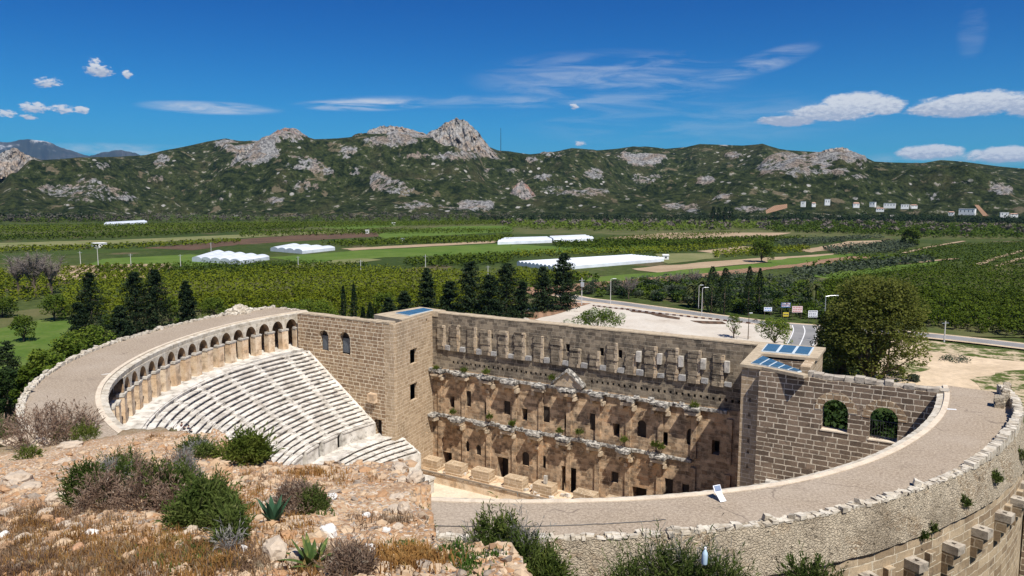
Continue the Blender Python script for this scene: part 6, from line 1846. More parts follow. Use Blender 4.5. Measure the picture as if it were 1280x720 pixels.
def road_sign(x, ytop, ybot, ybase, wpx, boards, label):
    """boards: stacked (material, share of height, stripes) on two posts"""
    b = base_of(x, ybase); W = size_at(wpx, b); e = empty('road_sign', tuple(b), label, 'sign')
    ht, hb = size_at(ybase - ytop, b), size_at(ybase - ybot, b)
    c, s = math.cos(YAW), math.sin(YAW)
    def L(X, Y, Z): return (b[0] + X * c - Y * s, b[1] + X * s + Y * c, b[2] + Z)
    def bx(mb, x0, x1, y0, y1, z0, z1): mb.hexa([L(x0, y0, z0), L(x1, y0, z0), L(x1, y1, z0), L(x0, y1, z0), L(x0, y0, z1), L(x1, y0, z1), L(x1, y1, z1), L(x0, y1, z1)])
    for sg in (-1, 1):
        mb = MB(); bx(mb, sg * W * .4 - .06, sg * W * .4 + .06, .05, .17, -.2, ht * .98); mb.build('post', m_rust, e, uv=None)
    z = ht
    for m, sh, ink, rows in boards:
        z0 = z - (ht - hb) * sh
        mb = MB(); bx(mb, -W / 2, W / 2, -.02, .045, z0 + .02, z); bo = mb.build('board', m, e, uv=None)
        if ink:
            mb = MB()
            for q in range(rows):
                zz = z0 + (z - z0) * (q + .55) / (rows + .1); X = -W * .42
                while X < W * .36:
                    l = random.uniform(.1, .22) * W; bx(mb, X, min(X + l, W * .43), -.035, -.021, zz - (z - z0) * .16 / rows * 1.4, zz + (z - z0) * .16 / rows * 1.4); X += l + .06 * W
            mb.build('lettering', ink, bo, uv=None)
    return e
road_sign(959.5, 384, 389, 398, 10, [(m_wsign, 1, m_blue, 2)], 'white sign with blue lettering, leftmost of the roadside signs')
road_sign(981.5, 378, 389.5, 398, 12, [(m_pink, .48, m_red, 2), (m_blue, .52, m_wsign, 2)], 'double sign, pinkish above and blue below, by the roadside')
road_sign(982, 390.5, 395.5, 400, 7, [(m_yel, 1, m_ink, 1)], 'small yellow sign under the pink and blue double sign')
road_sign(996, 382.5, 390.5, 399, 13, [(m_pink, 1, m_red, 3)], 'faded red and white sign right of the double sign')
road_sign(1015.5, 388, 396.5, 404, 11.5, [(m_wsign, 1, m_ink, 3)], 'white sign with dark drawings, rightmost by the road bend')
# motorbike going along the road by the signs
def motorbike(x, y):
    b = base_of(x, y); e = empty('motorbike', tuple(b), 'dark motorbike with a rider on the road left of the signs', 'motorbike', None, 0)
    d = np.array([math.cos(YAW + .25), math.sin(YAW + .25), 0]); u = np.array([0, 0, 1.0]); sdv = np.cross(u, d)
    def wheel(o):
        mb = MB(); c = b + d * o + u * .32; ring = [tuple(c + d * .3 * math.cos(t) + u * .3 * math.sin(t)) for t in np.linspace(0, 2 * math.pi, 15)]
        mb.tube(ring, .07, 5, cap=False); mb.build('wheel', m_dark, e, uv=None)
    wheel(-.65); wheel(.65)
    mb = MB(); mb.tube([b + d * -.65 + u * .35, b + d * -.2 + u * .6, b + d * .25 + u * .78, b + d * .62 + u * .4], [.07, .2, .22, .06], 6); mb.tube([b + d * .3 + u * .78, b + d * .35 + u * 1.1, b + d * .28 + sdv * .35 + u * 1.1], .03, 4); mb.build('body', m_rust, e, uv=None)
motorbike(944, 402)

# ------------------------------------------------------------------ things on the roof walk
def lectern():
    b = np.array([31.35, -30.95, 0.0]); e = empty('lectern_sign', tuple(b), 'small white lectern sign standing on the inner kerb of the roof walk', 'sign', None, 0)
    d = np.array([-.62, -.72, 0]); d = np.array([31.0 - 31.35, -31.9 + 30.95, 0]); 
    ax = np.array([-.35, .25, 0]); ax /= np.linalg.norm(ax)            # towards the stage
    sd_ = np.array([-ax[1], ax[0], 0]); u = np.array([0, 0, 1.0])
    def slab(mb, P0, P1, w, t):
        dd = P1 - P0; n = np.cross(dd, sd_); n /= np.linalg.norm(n); n *= t
        a, b_, c, d_ = P0 - sd_ * w / 2, P0 + sd_ * w / 2, P1 + sd_ * w / 2, P1 - sd_ * w / 2
        mb.hexa([a, b_, c, d_, a + n, b_ + n, c + n, d_ + n])
    f0 = b + sd_ * -.1; q = .58
    mb = MB(); slab(mb, f0 + ax * -.55 * q + u * .02, f0 + ax * .35 * q + u * .75 * q, .42, .04); fix_normals(mb.build('stand', m_white, e, uv=None))
    mb = MB(); slab(mb, f0 + ax * .25 * q + u * .68 * q, f0 + ax * .62 * q + u * 1.35 * q, .52, .04); o = mb.build('panel', m_wsign, e, uv=None); fix_normals(o)
    mb = MB(); slab(mb, f0 + ax * .30 * q + u * (.83 * q + .02), f0 + ax * .55 * q + u * (1.28 * q + .02), .40, .05); fix_normals(mb.build('picture', plain_mat('dim grey blue print', (.20, .25, .36), .4), o, uv=None))
lectern()
pts = [at(x, y, .03) for x, y in ((470, 655), (530, 657), (600, 658.5), (660, 658), (720, 656.5), (770, 654), (815, 651), (835, 649))]
mb = MB(); Q = []
for i in range(len(pts) - 1):
    for t in np.linspace(0, 1, 6, endpoint=False): p = pts[i] + (pts[i + 1] - pts[i]) * t; Q.append(p + np.array([random.uniform(-.03, .03), random.uniform(-.03, .03), 0]))
mb.tube(Q, .028, 5); tag(mb.build('cable', m_dark, uv=None), 'black cable lying along the paved roof walk', 'cable')
p = at(1187, 511.5, .01); mb = MB(); mb.obox((p[0], p[1], .004), 1.0, .22, .03, .3); tag(mb.build('marble_strip', m_white), 'small white strip lying on the roof walk at right', 'stone')
p = at(133, 468, .01); mb = MB(); mb.obox((p[0], p[1], .004), .9, .3, .06, 1.2); mb2 = tag(mb.build('marble_slab', m_capital), 'small pale slab lying on the roof walk at left', 'stone')
# ------------------------------------------------------------------ hilltop: stones, dry grass, bushes, aloes
def on_hill(x, y):
    """point of the rubble hilltop under a photo position"""
    d = ray(x, y); d = d / math.hypot(d[0], d[1]); t = 1.5
    while t < 40:
        q = CAM + d * t
        if q[2] <= hill_h(q[0], q[1]): break
        t += .04
    return np.array([q[0], q[1], hill_h(q[0], q[1])]), t
def hill_px(x, y): return on_hill(x, y)[0]
ICO = bmesh.new(); bmesh.ops.create_icosphere(ICO, subdivisions=1, radius=1.0)
ICO_V = np.array([v.co[:] for v in ICO.verts]); ICO_F = np.array([[v.index for v in f.verts] for f in ICO.faces]); ICO.free()
ICO3 = bmesh.new(); bmesh.ops.create_icosphere(ICO3, subdivisions=3, radius=1.0)
ICO3_V = np.array([v.co[:] for v in ICO3.verts]); ICO3_F = np.array([[v.index for v in f.verts] for f in ICO3.faces]); ICO3.free()
def stones(P, S, r, flat=.6):
    n = len(P); m = len(ICO_V)
    J = 1 + r.normal(size=(n, m, 1)) * .22
    sc = np.stack([S * r.uniform(.7, 1.3, n), S * r.uniform(.6, 1.1, n), S * flat * r.uniform(.6, 1.1, n)], 1)
    V = ICO_V[None] * J * sc[:, None, :]
    a = r.uniform(0, 6.28, n); b = r.normal(size=n) * .35
    c, s = np.cos(a)[:, None], np.sin(a)[:, None]
    X = V[..., 0] * c - V[..., 1] * s; Y = V[..., 0] * s + V[..., 1] * c
    cb, sb = np.cos(b)[:, None], np.sin(b)[:, None]
    Z = V[..., 2] * cb + Y * sb; Y = Y * cb - V[..., 2] * sb
    W = np.stack([X, Y, Z], 2) + np.asarray(P)[:, None, :]
    F = (ICO_F[None] + (np.arange(n) * m)[:, None, None]).reshape(-1, 3)
    return W.reshape(-1, 3), F
def stone_fn(ca, cb, cc):
    def fn(k, b):
        P = k.pos(); n = k.n('NewGeometry').outputs['Random Per Island']; f = k.noise(P, 18, 5, .7); m = k.noise(P, 4, 4)
        c = k.mix(k.ramp(n, .25, .75, False), ca, cb); c = k.mix(k.ramp(n, .84, .9), c, cc)
        c = k.mix(k.math('MULTIPLY', k.ramp(m, .5, .7), .4), c, (.30, .22, .15))
        return k.mix(1.0, c, k.mix(f, (.6, .6, .6), (1.35, 1.33, 1.3)), 'MULTIPLY'), (f, .5, .01)
    return fn
m_gravel = new_mat('broken limestone', stone_fn((.52, .39, .26), (.40, .235, .125), (.30, .25, .2)), .95, .1)
m_rock = new_mat('weathered limestone block', stone_fn((.60, .53, .43), (.52, .42, .31), (.45, .40, .34)), .95, .1)
r = np.random.default_rng(77)
P, S = [], []
while len(P) < 16000:
    a = r.uniform(R_(-42), R_(6)); d = 4.6 + 24 * r.random() ** 1.25
    dr = np.interp(a, RIM_A, RIM_D)
    if d > dr + .5: continue
    dv = az_dir(a); x, y = CAM[0] + dv[0] * d, CAM[1] + dv[1] * d
    if fbm(x * .5, y * .5, 7.7, 3) < -.25 and r.random() < .6: continue
    P.append((x, y, hill_h(x, y) + .004)); S.append(.010 + .032 * r.random() ** 2 + (r.random() < .12) * r.uniform(.02, .09))
V, F = stones(np.array(P), np.array(S) * np.clip(.7 + np.hypot(np.array(P)[:, 0] - CAM[0], np.array(P)[:, 1] - CAM[1]) * .035, .7, 1.4), r)
tag(mesh_obj('gravel', V, F, m_gravel, uv=None), 'loose broken limestone gravel covering the hilltop', 'gravel', kind='stuff')

# rocks one can tell apart
def rock(x, y, wpx, hpx, label, seed, mat=None, group=None, flat=None, sink=.25, name='rock'):
    p, t = on_hill(x, y); w = size_at(wpx, p) / 2; h = size_at(hpx, p)
    rr = np.random.default_rng(seed); V = []
    ang = rr.uniform(0, 6.28)
    for v in ICO3_V:
        q = Vector(v) ; n = mnoise.fractal(q * 1.5 + Vector((seed, 0, 0)), 1, 2, 4) * .42 + mnoise.noise(q * 4 + Vector((0, seed, 0))) * .06
        # slightly squared off
        e = q * (1 + n); e = Vector([math.copysign(abs(c) ** .85, c) for c in e])
        V.append((e.x * w * 1.0, e.y * w * rr.uniform(.78, .8), e.z * h * .62))
    V = np.array(V); c, s = math.cos(ang), math.sin(ang)
    V = np.stack([V[:, 0] * c - V[:, 1] * s, V[:, 0] * s + V[:, 1] * c, V[:, 2]], 1) + p + np.array([0, 0, h * (.5 - sink)])
    return tag(mesh_obj(name, V, ICO3_F, mat or m_rock, uv=None), label, 'rock', group)
m_wrock = new_mat('white quartz stone', stone_fn((.80, .78, .74), (.72, .70, .66), (.66, .62, .56)), .9, .1)
m_orock = new_mat('orange stone', stone_fn((.52, .30, .17), (.46, .26, .15), (.55, .36, .22)), .95, .1)
for q, a in enumerate([(410, 672, 22, 17, 'white rock right behind the broad leaved aloe', m_wrock), (343, 694, 36, 22, 'big tan rock left of the front aloe', None), (372, 702, 26, 18, 'tan rock touching the front aloe', None), (22, 604, 36, 16, 'large flat pale slab at the left edge', None),
          (70, 628, 24, 13, 'rounded grey white stone left of the big bush', None), (36, 612, 30, 9, 'flat tan slab beside the large pale slab', None), (98, 692, 18, 11, 'orange stone in the dry grass', m_orock), (75, 655, 14, 9, 'orange brown stone left of the big bush foot', m_orock),
          (115, 668, 16, 7, 'white stone in the dry grass below the big bush', m_wrock), (5, 672, 14, 8, 'bluish white stone at the left picture edge', m_wrock), (225, 688, 20, 8, 'pale flat stone in the brown grass', None), (240, 668, 20, 12, 'pale stone at the foot of the big green bush', None),
          (458, 646, 10, 6, 'small white stone on the open rubble, left', m_wrock), (482, 666, 11, 6, 'small white stone on the open rubble, right', m_wrock), (414, 622, 16, 5, 'flat white stone right of the dark cushion bush', m_wrock), (462, 690, 18, 8, 'white patchy stone right of the front aloe', m_wrock),
          (305, 691, 13, 11, 'white stone at the bottom between bush and rocks', m_wrock), (440, 716, 18, 9, 'white stone at the bottom edge of the picture', m_wrock), (598, 704, 10, 7, 'dark grey stone on the rubble slope by the central bush', None),
          (505, 640, 20, 13, 'tan rock at the rim of the rubble cliff', None), (520, 604, 22, 16, 'brown rock on the corner of the rubble cliff', None), (500, 590, 24, 12, 'grey rock on the top corner of the rubble cliff', None), (20, 555, 34, 12, 'brown boulder at the left edge below the parapet', None),
          (52, 556, 24, 10, 'tan stone on the far rim below the left shrub', None), (88, 560, 28, 9, 'long flat tan stone on the far rim', None), (30, 534, 24, 20, 'pale block beside the ruined parapet foot', None)]):
    rock(a[0], a[1], a[2], a[3], a[4], 3 + q, a[5])
for q in range(46):
    x = r.uniform(0, 520); y = r.uniform(566, 710)
    if 90 < x < 300 and 570 < y < 690: continue
    rock(x, y, r.uniform(8, 24), r.uniform(4, 9), 'small flat weathered tan limestone rock lying on the rubble hilltop', 50 + q, None, 'small tan rocks on the hilltop', sink=.35)

# dry grass and little weeds
def blades(P, L, r, wd=.006, lean=.5, base_spread=.03):
    n = len(P); B = np.asarray(P) + np.column_stack([r.normal(size=(n, 2)) * base_spread, np.zeros(n)])
    a = r.uniform(0, 6.28, n); d = np.stack([np.cos(a), np.sin(a), np.zeros(n)], 1); l = (L * r.uniform(.5, 1.2, n))[:, None]; ln = (lean * r.uniform(.1, 1, n))[:, None]
    s = np.stack([-np.sin(a + r.normal(size=n)), np.cos(a), np.zeros(n)], 1) * wd
    m = B + d * l * ln * .35 + np.array([0, 0, .6]) * l; t = B + d * l * ln + np.array([0, 0, 1.0]) * l * (1 - ln * .35)
    V = np.stack([B - s, B + s, m + s * .75, m - s * .75, t], 1).reshape(-1, 3); i = np.arange(n) * 5
    F = [(a_, a_ + 1, a_ + 2, a_ + 3) for a_ in i] + [(a_ + 3, a_ + 2, a_ + 4) for a_ in i]
    return V, F
m_dry = leaf_mat('dry orange grass', (.36, .19, .06), (.25, .13, .05), (.42, .29, .12), .3, 1.2)
m_dry2 = leaf_mat('dead brown grass', (.17, .105, .07), (.26, .18, .115), (.36, .29, .20), .25, 1.2)
m_weed = leaf_mat('weed green', (.055, .105, .018), (.09, .135, .03), None, .3, 1.5)
def grass_patch(name, zones, n, L, mat, label, seed, wd=.005, lean=.8):
    rr = np.random.default_rng(seed); P = []; w = np.array([z[2] * z[3] for z in zones], float); w /= w.sum()
    for q in range(n // 14):
        z = zones[rr.choice(len(zones), p=w)]; x, y = z[0] + rr.normal() * z[2] * .5, z[1] + rr.normal() * z[3] * .5
        if y > 760: continue
        c, t = on_hill(x, y)
        if t > 30: continue
        for _ in range(14): 
            p = c + np.array([rr.normal() * .05, rr.normal() * .05, 0]); P.append((p[0], p[1], hill_h(p[0], p[1]) - .01))
    V, F = blades(np.array(P), L, rr, wd, lean)
    tag(mesh_obj(name, V, F, mat, uv=None), label, 'grass', kind='stuff')
grass_patch('dry_grass', [(60, 690, 90, 45), (200, 690, 110, 45), (290, 660, 40, 40), (310, 630, 40, 25), (150, 700, 110, 30), (270, 700, 60, 30), (395, 715, 40, 14), (40, 655, 60, 20), (300, 600, 30, 16), (360, 660, 40, 14), (440, 600, 40, 8)], 13000, .13, m_dry, 'dry orange brown grass over the near hilltop', 1)
grass_patch('dead_grass', [(60, 650, 90, 20), (120, 705, 140, 24), (330, 600, 40, 10), (480, 652, 40, 10), (420, 700, 36, 20), (300, 700, 40, 26), (20, 700, 60, 40)], 13000, .12, m_dry2, 'dead grey brown grass between the stones', 2)
grass_patch('dry_grass', [(70, 545, 60, 6), (130, 540, 30, 6), (200, 545, 30, 7), (385, 592, 30, 7), (330, 560, 20, 5), (500, 700, 60, 14)], 3600, .16, m_dry, 'dry orange grass along the rim of the hilltop', 3, .008)
grass_patch('weeds', [(40, 568, 20, 4), (100, 545, 20, 7), (590, 700, 30, 16), (560, 690, 30, 10), (505, 684, 20, 6), (230, 700, 60, 20), (400, 640, 20, 6)], 2200, .10, m_weed, 'small green weeds between the stones', 4, .008)

# bushes near the camera: upright leafy sprigs
m_bgreen = leaf_mat('bush green leaves', (.060, .092, .020), (.105, .138, .034), (.15, .165, .055), .3, 2.0)
m_bdead = leaf_mat('dead purple brown sprigs', (.15, .10, .07), (.25, .18, .13), (.32, .28, .22), .2, 2.5)
m_bgrey = leaf_mat('silver grey sprigs', (.22, .21, .19), (.32, .30, .28), None, .2, 2.5)
m_byel = leaf_mat('yellow green leaves', (.085, .12, .020), (.13, .155, .03), None, .35, 2.0)
m_stem = plain_mat('woody stem', (.12, .085, .06), .9, .1)
def sprigs(lumps, n, L, r, lw=.011, nl=9, spread=.9, up=.9):
    """n leafy sprigs growing out of dome-shaped lumps (centre, rx, height): every leaf a bent blade"""
    w = np.array([l[1] * l[2] for l in lumps]); k = r.choice(len(lumps), n, p=w / w.sum())
    C = np.array([l[0] for l in lumps])[k]; RX = np.array([l[1] for l in lumps])[k]; HH = np.array([l[2] for l in lumps])[k]
    u = r.random(n) ** .5; a = r.uniform(0, 6.28, n); el = np.arccos(r.random(n))      # hemisphere
    N = np.stack([np.cos(a) * np.sin(el), np.sin(a) * np.sin(el), np.cos(el)], 1)
    bl = np.array([mnoise.noise(Vector(v * 2.6) + Vector((j_ * 3.3, 0, 0))) for v, j_ in zip(N, k)])
    S = C + N * np.stack([RX, RX, HH], 1) * ((.58 + .36 * r.random(n)) * (1 + .55 * bl))[:, None]
    D = N * spread + np.array([0, 0, up]) + r.normal(size=(n, 3)) * .28; D /= np.linalg.norm(D, axis=1)[:, None]
    l = L * r.uniform(.6, 1.3, n) * np.where(r.random(n) < .12, 1.9, 1.0)
    q = np.repeat(np.arange(n), nl); m = len(q); t = np.tile(np.linspace(.1, 1, nl), n)
    base = S[q] + D[q] * (l[q] * t)[:, None]
    d2 = D[q] * .85 + r.normal(size=(m, 3)) * .42; d2 /= np.linalg.norm(d2, axis=1)[:, None]
    s = np.cross(d2, r.normal(size=(m, 3))); s /= np.linalg.norm(s, axis=1)[:, None]
    ll = (L * .55 * r.uniform(.5, 1.4, m))[:, None]
    V = np.stack([base, base + d2 * ll * .5 + s * lw, base + d2 * ll + np.array([0, 0, -.15]) * ll, base + d2 * ll * .5 - s * lw], 1).reshape(-1, 3)
    # thin stalk of each sprig
    s2 = np.cross(D, r.normal(size=(n, 3))); s2 /= np.linalg.norm(s2, axis=1)[:, None]; s2 *= lw * .3
    V2 = np.stack([S - D * l[:, None] * .6 - s2, S - D * l[:, None] * .6 + s2, S + D * l[:, None] + s2 * .5, S + D * l[:, None] - s2 * .5], 1).reshape(-1, 3)
    return np.vstack([V, V2]), np.arange(4 * (m + n)).reshape(-1, 4)
def lump_px(x, y, wpx, hpx, dz=0.0, ground=None):
    p = hill_px(x, y) if ground is None else ground
    return (p + np.array([0, 0, dz]), size_at(wpx, p) / 2, size_at(hpx, p))
def bush(label, parts, stems, name='shrub', cat='bush'):
    base = parts[0][1][0][0]
    e = empty(name, tuple(base), label, cat)
    for q, (pn, lumps, n, L, mat, lw, nl) in enumerate(parts):
        V, F = sprigs(lumps, n, L, np.random.default_rng(300 + q + int(abs(base[0]) * 10)), lw, nl)
        mesh_obj(pn, V, F, mat, e, uv=None)
    mb = MB(); rr = np.random.default_rng(5)
    for lumps in [p[1] for p in parts[:stems]]:
        for (c, rx, h) in lumps:
            for _ in range(5):
                a = rr.uniform(0, 6.28); mb.tube([c + np.array([0, 0, -.05]), c + np.array([math.cos(a) * rx * .45, math.sin(a) * rx * .45, h * .5]), c + np.array([math.cos(a) * rx * .8, math.sin(a) * rx * .8, h * .85])], [.012, .009, .004], 4)
    mb.build('stem', m_stem, e, uv=None)
    return e
bush('big mixed bush of green leaves and dead brown sprigs on the near hilltop', [
    ('green_foliage', [lump_px(112, 628, 48, 40), lump_px(160, 630, 63, 40), lump_px(215, 625, 54, 39), lump_px(150, 600, 54, 23)], 1800, .17, m_bgreen, .010, 9),
    ('dead_sprigs', [lump_px(130, 640, 66, 43), lump_px(185, 636, 68, 43), lump_px(212, 640, 45, 31), lump_px(160, 600, 45, 26), lump_px(222, 600, 36, 31)], 1500, .15, m_bdead, .008, 9),
    ('grey_sprigs', [lump_px(136, 612, 36, 34), lump_px(232, 606, 36, 35), lump_px(150, 628, 36, 34)], 420, .16, m_bgrey, .007, 9)], 1)
bush('bright green bush on the right flank of the big mixed bush', [('foliage', [lump_px(262, 655, 54, 43), lump_px(238, 662, 39, 31), lump_px(280, 668, 32, 28), lump_px(290, 680, 23, 26)], 1500, .16, m_bgreen, .010, 10), ('dry_sprigs', [lump_px(288, 692, 18, 14)], 40, .2, m_bgrey, .005, 5)], 1)
bush('grey green shrub on the rim in front of the seats', [('foliage', [lump_px(243, 567, 32, 13), lump_px(258, 571, 24, 10)], 420, .16, m_bgreen, .014, 8), ('grey_sprigs', [lump_px(248, 571, 34, 13)], 240, .15, m_bgrey, .011, 7)], 1)
bush('bright green leafy plant on the rim beside the seats', [('foliage', [lump_px(310, 578, 40, 26), lump_px(322, 578, 22, 22), lump_px(288, 574, 34, 10)], 520, .24, m_byel, .018, 8)], 1)
bush('dark cushion bush behind the upright aloe', [('foliage', [lump_px(372, 640, 64, 30)], 900, .09, m_bdead, .006, 8), ('green_foliage', [lump_px(392, 640, 34, 26)], 300, .09, m_bgreen, .007, 8)], 1)
bush('dry purple twig shrub over the ruined parapet at left', [('dry_sprigs', [lump_px(50, 556, 70, 40), lump_px(95, 550, 60, 34)], 420, .42, m_bdead, .022, 7), ('green_foliage', [lump_px(92, 551, 50, 17), lump_px(108, 550, 30, 15)], 420, .2, m_byel, .016, 8)], 1)
bush('dull shrub at the left edge under the outer wall', [('foliage', [lump_px(4, 550, 40, 36)], 400, .2, m_bdead, .016, 8), ('green_foliage', [lump_px(10, 552, 30, 22)], 200, .2, m_bgreen, .014, 8)], 1)
bush('small green tuft on the stony rim at left', [('foliage', [lump_px(36, 572, 26, 9)], 160, .15, m_byel, .014, 7)], 1)
bush('brown dry tuft at the feet of the front aloe', [('foliage', [lump_px(438, 722, 46, 24)], 420, .13, m_bdead, .006, 8)], 1)
# bushes rooted on the steep edge, below the picture
def below(x, ytop, d, hm):
    p = at_dist(x, ytop, d); return np.array([p[0], p[1], p[2] - hm])
def lump_b(x, ytop, d, rx, hm): return (below(x, ytop + 6, d, hm), rx, hm)
bush('tall dark green bush growing up the rubble edge before the roof walk', [
    ('foliage', [lump_b(620, 652, 9.6, .30, .75), lump_b(640, 656, 9.3, .34, .8), lump_b(658, 668, 9.0, .34, .8), lump_b(676, 690, 8.7, .32, .8), lump_b(645, 690, 9.0, .4, .7), lump_b(690, 712, 8.5, .28, .7)], 2500, .16, m_bgreen, .009, 10),
    ('yellow_sprigs', [lump_b(606, 654, 9.8, .18, .5), lump_b(640, 650, 9.4, .2, .6), lump_b(690, 700, 8.6, .2, .6)], 220, .2, m_byel, .008, 9),
    ('dry_sprigs', [lump_b(598, 660, 9.8, .2, .5), lump_b(655, 655, 9.2, .25, .6)], 200, .2, m_bgrey, .006, 8)], 1)
bush('wide grassy bush at the bottom edge below the curved wall', [
    ('foliage', [lump_b(790, 708, 7.6, .26, .5), lump_b(830, 696, 7.6, .32, .6), lump_b(870, 698, 7.6, .34, .6), lump_b(905, 706, 7.5, .26, .5), lump_b(846, 692, 7.7, .22, .6)], 1300, .18, m_bgreen, .006, 9),
    ('dry_sprigs', [lump_b(820, 680, 7.7, .14, .6), lump_b(860, 684, 7.7, .16, .6), lump_b(895, 690, 7.6, .16, .6)], 120, .26, m_bgrey, .004, 7)], 1)
bush('dark green bush at the bottom edge below the mast corbels', [('foliage', [lump_b(1000, 708, 7.4, .2, .5), lump_b(1030, 710, 7.4, .2, .5), lump_b(1015, 708, 7.3, .24, .5)], 700, .13, m_bgreen, .007, 9)], 1)
bush('small grey plant at the corner of the roof walk and the cliff', [('foliage', [lump_b(527, 640, 11.5, .12, .25)], 160, .11, m_bgreen, .008, 7)], 1)
# plants rooted in the outer wall
for q, (x, y, w, h, lab) in enumerate([(1163, 664, 12, 12, 'small green tuft in the rubble facing above the corbels'), (1205, 632, 10, 11, 'green tuft high on the outer wall above the far corbel'), (1245, 602, 10, 14, 'green plant on the outer wall, near the picture edge'), (1276, 575, 12, 16, 'topmost green plant on the outer wall at the right edge'),
                                       (1277, 590, 12, 14, 'grey green plant hanging at the right edge of the outer wall'), (1152, 672, 8, 8, 'tiny grey tuft in the rubble beside the dark hole')]):
    best = None
    d = ray(x, y)
    for t in np.linspace(.02, .2, 4000):
        p = CAM + d * t
        if math.hypot(p[0], p[1]) < float(rout(math.degrees(math.atan2(-p[1], p[0])))) + 1.0: break
    V, F = sprigs([(p, size_at(w, p) / 2, size_at(h, p) * .7)], 90, .25, np.random.default_rng(q), .04, 7)
    tag(mesh_obj('wall_plant', V, F, m_bgreen, uv=None), lab, 'plant')
# weeds on the stage cornices
for q, (x, y) in enumerate([(521, 508), (566, 516), (612, 522), (640, 531), (700, 540), (724, 541), (780, 551), (818, 557), (826, 560), (545, 462), (580, 464), (608, 466), (690, 474), (868, 508)]):
    for t in np.linspace(.05, .3, 6000):
        p = CAM + ray(x, y) * t
        if p[1] > WY - 1.1: break
    V, F = sprigs([(p + np.array([0, 0, -.1]), .42, .4)], 60, .3, np.random.default_rng(q), .06, 6)
    tag(mesh_obj('cornice_weed', V, F, m_byel, uv=None), 'small bright green weed growing on a broken marble cornice', 'plant', 'weeds on the marble cornices')

# aloes
m_aloe = leaf_mat('aloe blue green', (.030, .075, .045), (.050, .105, .055), None, .05, 3.0, .4)
m_aloe2 = leaf_mat('aloe mid green', (.050, .085, .025), (.085, .125, .035), (.16, .17, .05), .05, 3.0, .4)
def aloe(x, y, hpx, n, mat, label, seed, spread=.6, wid=.055):
    p = hill_px(x, y); L = size_at(hpx, p); rr = np.random.default_rng(seed)
    e = empty('aloe', tuple(p), label, 'aloe')
    for q in range(n):
        a = q * 2.39996 + rr.normal() * .2; ring = (q + 1) / n; lean = spread * (1.15 - ring) + .06; l = L * rr.uniform(.72, 1.05)
        d = np.array([math.cos(a), math.sin(a), 0]); s = np.array([-math.sin(a), math.cos(a), 0])
        V = []; F = []; k = 7; bend = rr.uniform(.1, .5)
        for t in np.linspace(0, 1, k):
            th = lean * (1 + bend * t)
            c = p + d * (.03 + l * t * math.sin(th)) + np.array([0, 0, l * t * math.cos(th) - .02]) 
            w = wid * (L / .45) * (math.sin(math.pi * (.22 + .78 * t)) ** .8 if t < 1 else .02); nrm = np.cross(s, np.array([math.sin(th) * d[0], math.sin(th) * d[1], math.cos(th)]))
            V += [c - s * w, c + nrm * w * .18, c + s * w, c - nrm * w * .45]
        for j in range(k - 1):
            for i in range(4): F.append((j * 4 + i, j * 4 + (i + 1) % 4, (j + 1) * 4 + (i + 1) % 4, (j + 1) * 4 + i))
        F.append((3, 2, 1, 0)); F.append(tuple(range((k - 1) * 4, k * 4)))
        o = mesh_obj('leaf', np.array(V), F, mat, e, uv=None); fix_normals(o)
aloe(342, 654, 38, 14, m_aloe, 'upright blue green aloe beside the dark cushion bush', 4, .42, .05)
aloe(390, 706, 42, 18, m_aloe2, 'spreading green aloe in front of the white rock', 9, .95, .045)

# a pale blue plastic bottle caught in the grassy bush
p = at_dist(880.5, 703, 7.3); mb = MB(); ax = np.array([.03, 0, 1.0])
b0 = p - ax * .02
e = empty('plastic_bottle', tuple(b0), 'pale blue plastic bottle standing in the wide grassy bush', 'bottle')
mb.tube([b0, b0 + ax * .01, b0 + ax * .10, b0 + ax * .125, b0 + ax * .145, b0 + ax * .16], [.026, .03, .029, .026, .014, .011], 12); mb.build('body', plain_mat('pale blue plastic', (.50, .66, .76), .25, .5), e, uv=None, smooth=True)
mb = MB(); mb.tube([b0 + ax * .161, b0 + ax * .18], .013, 10); mb.build('cap', m_white, e, uv=None)

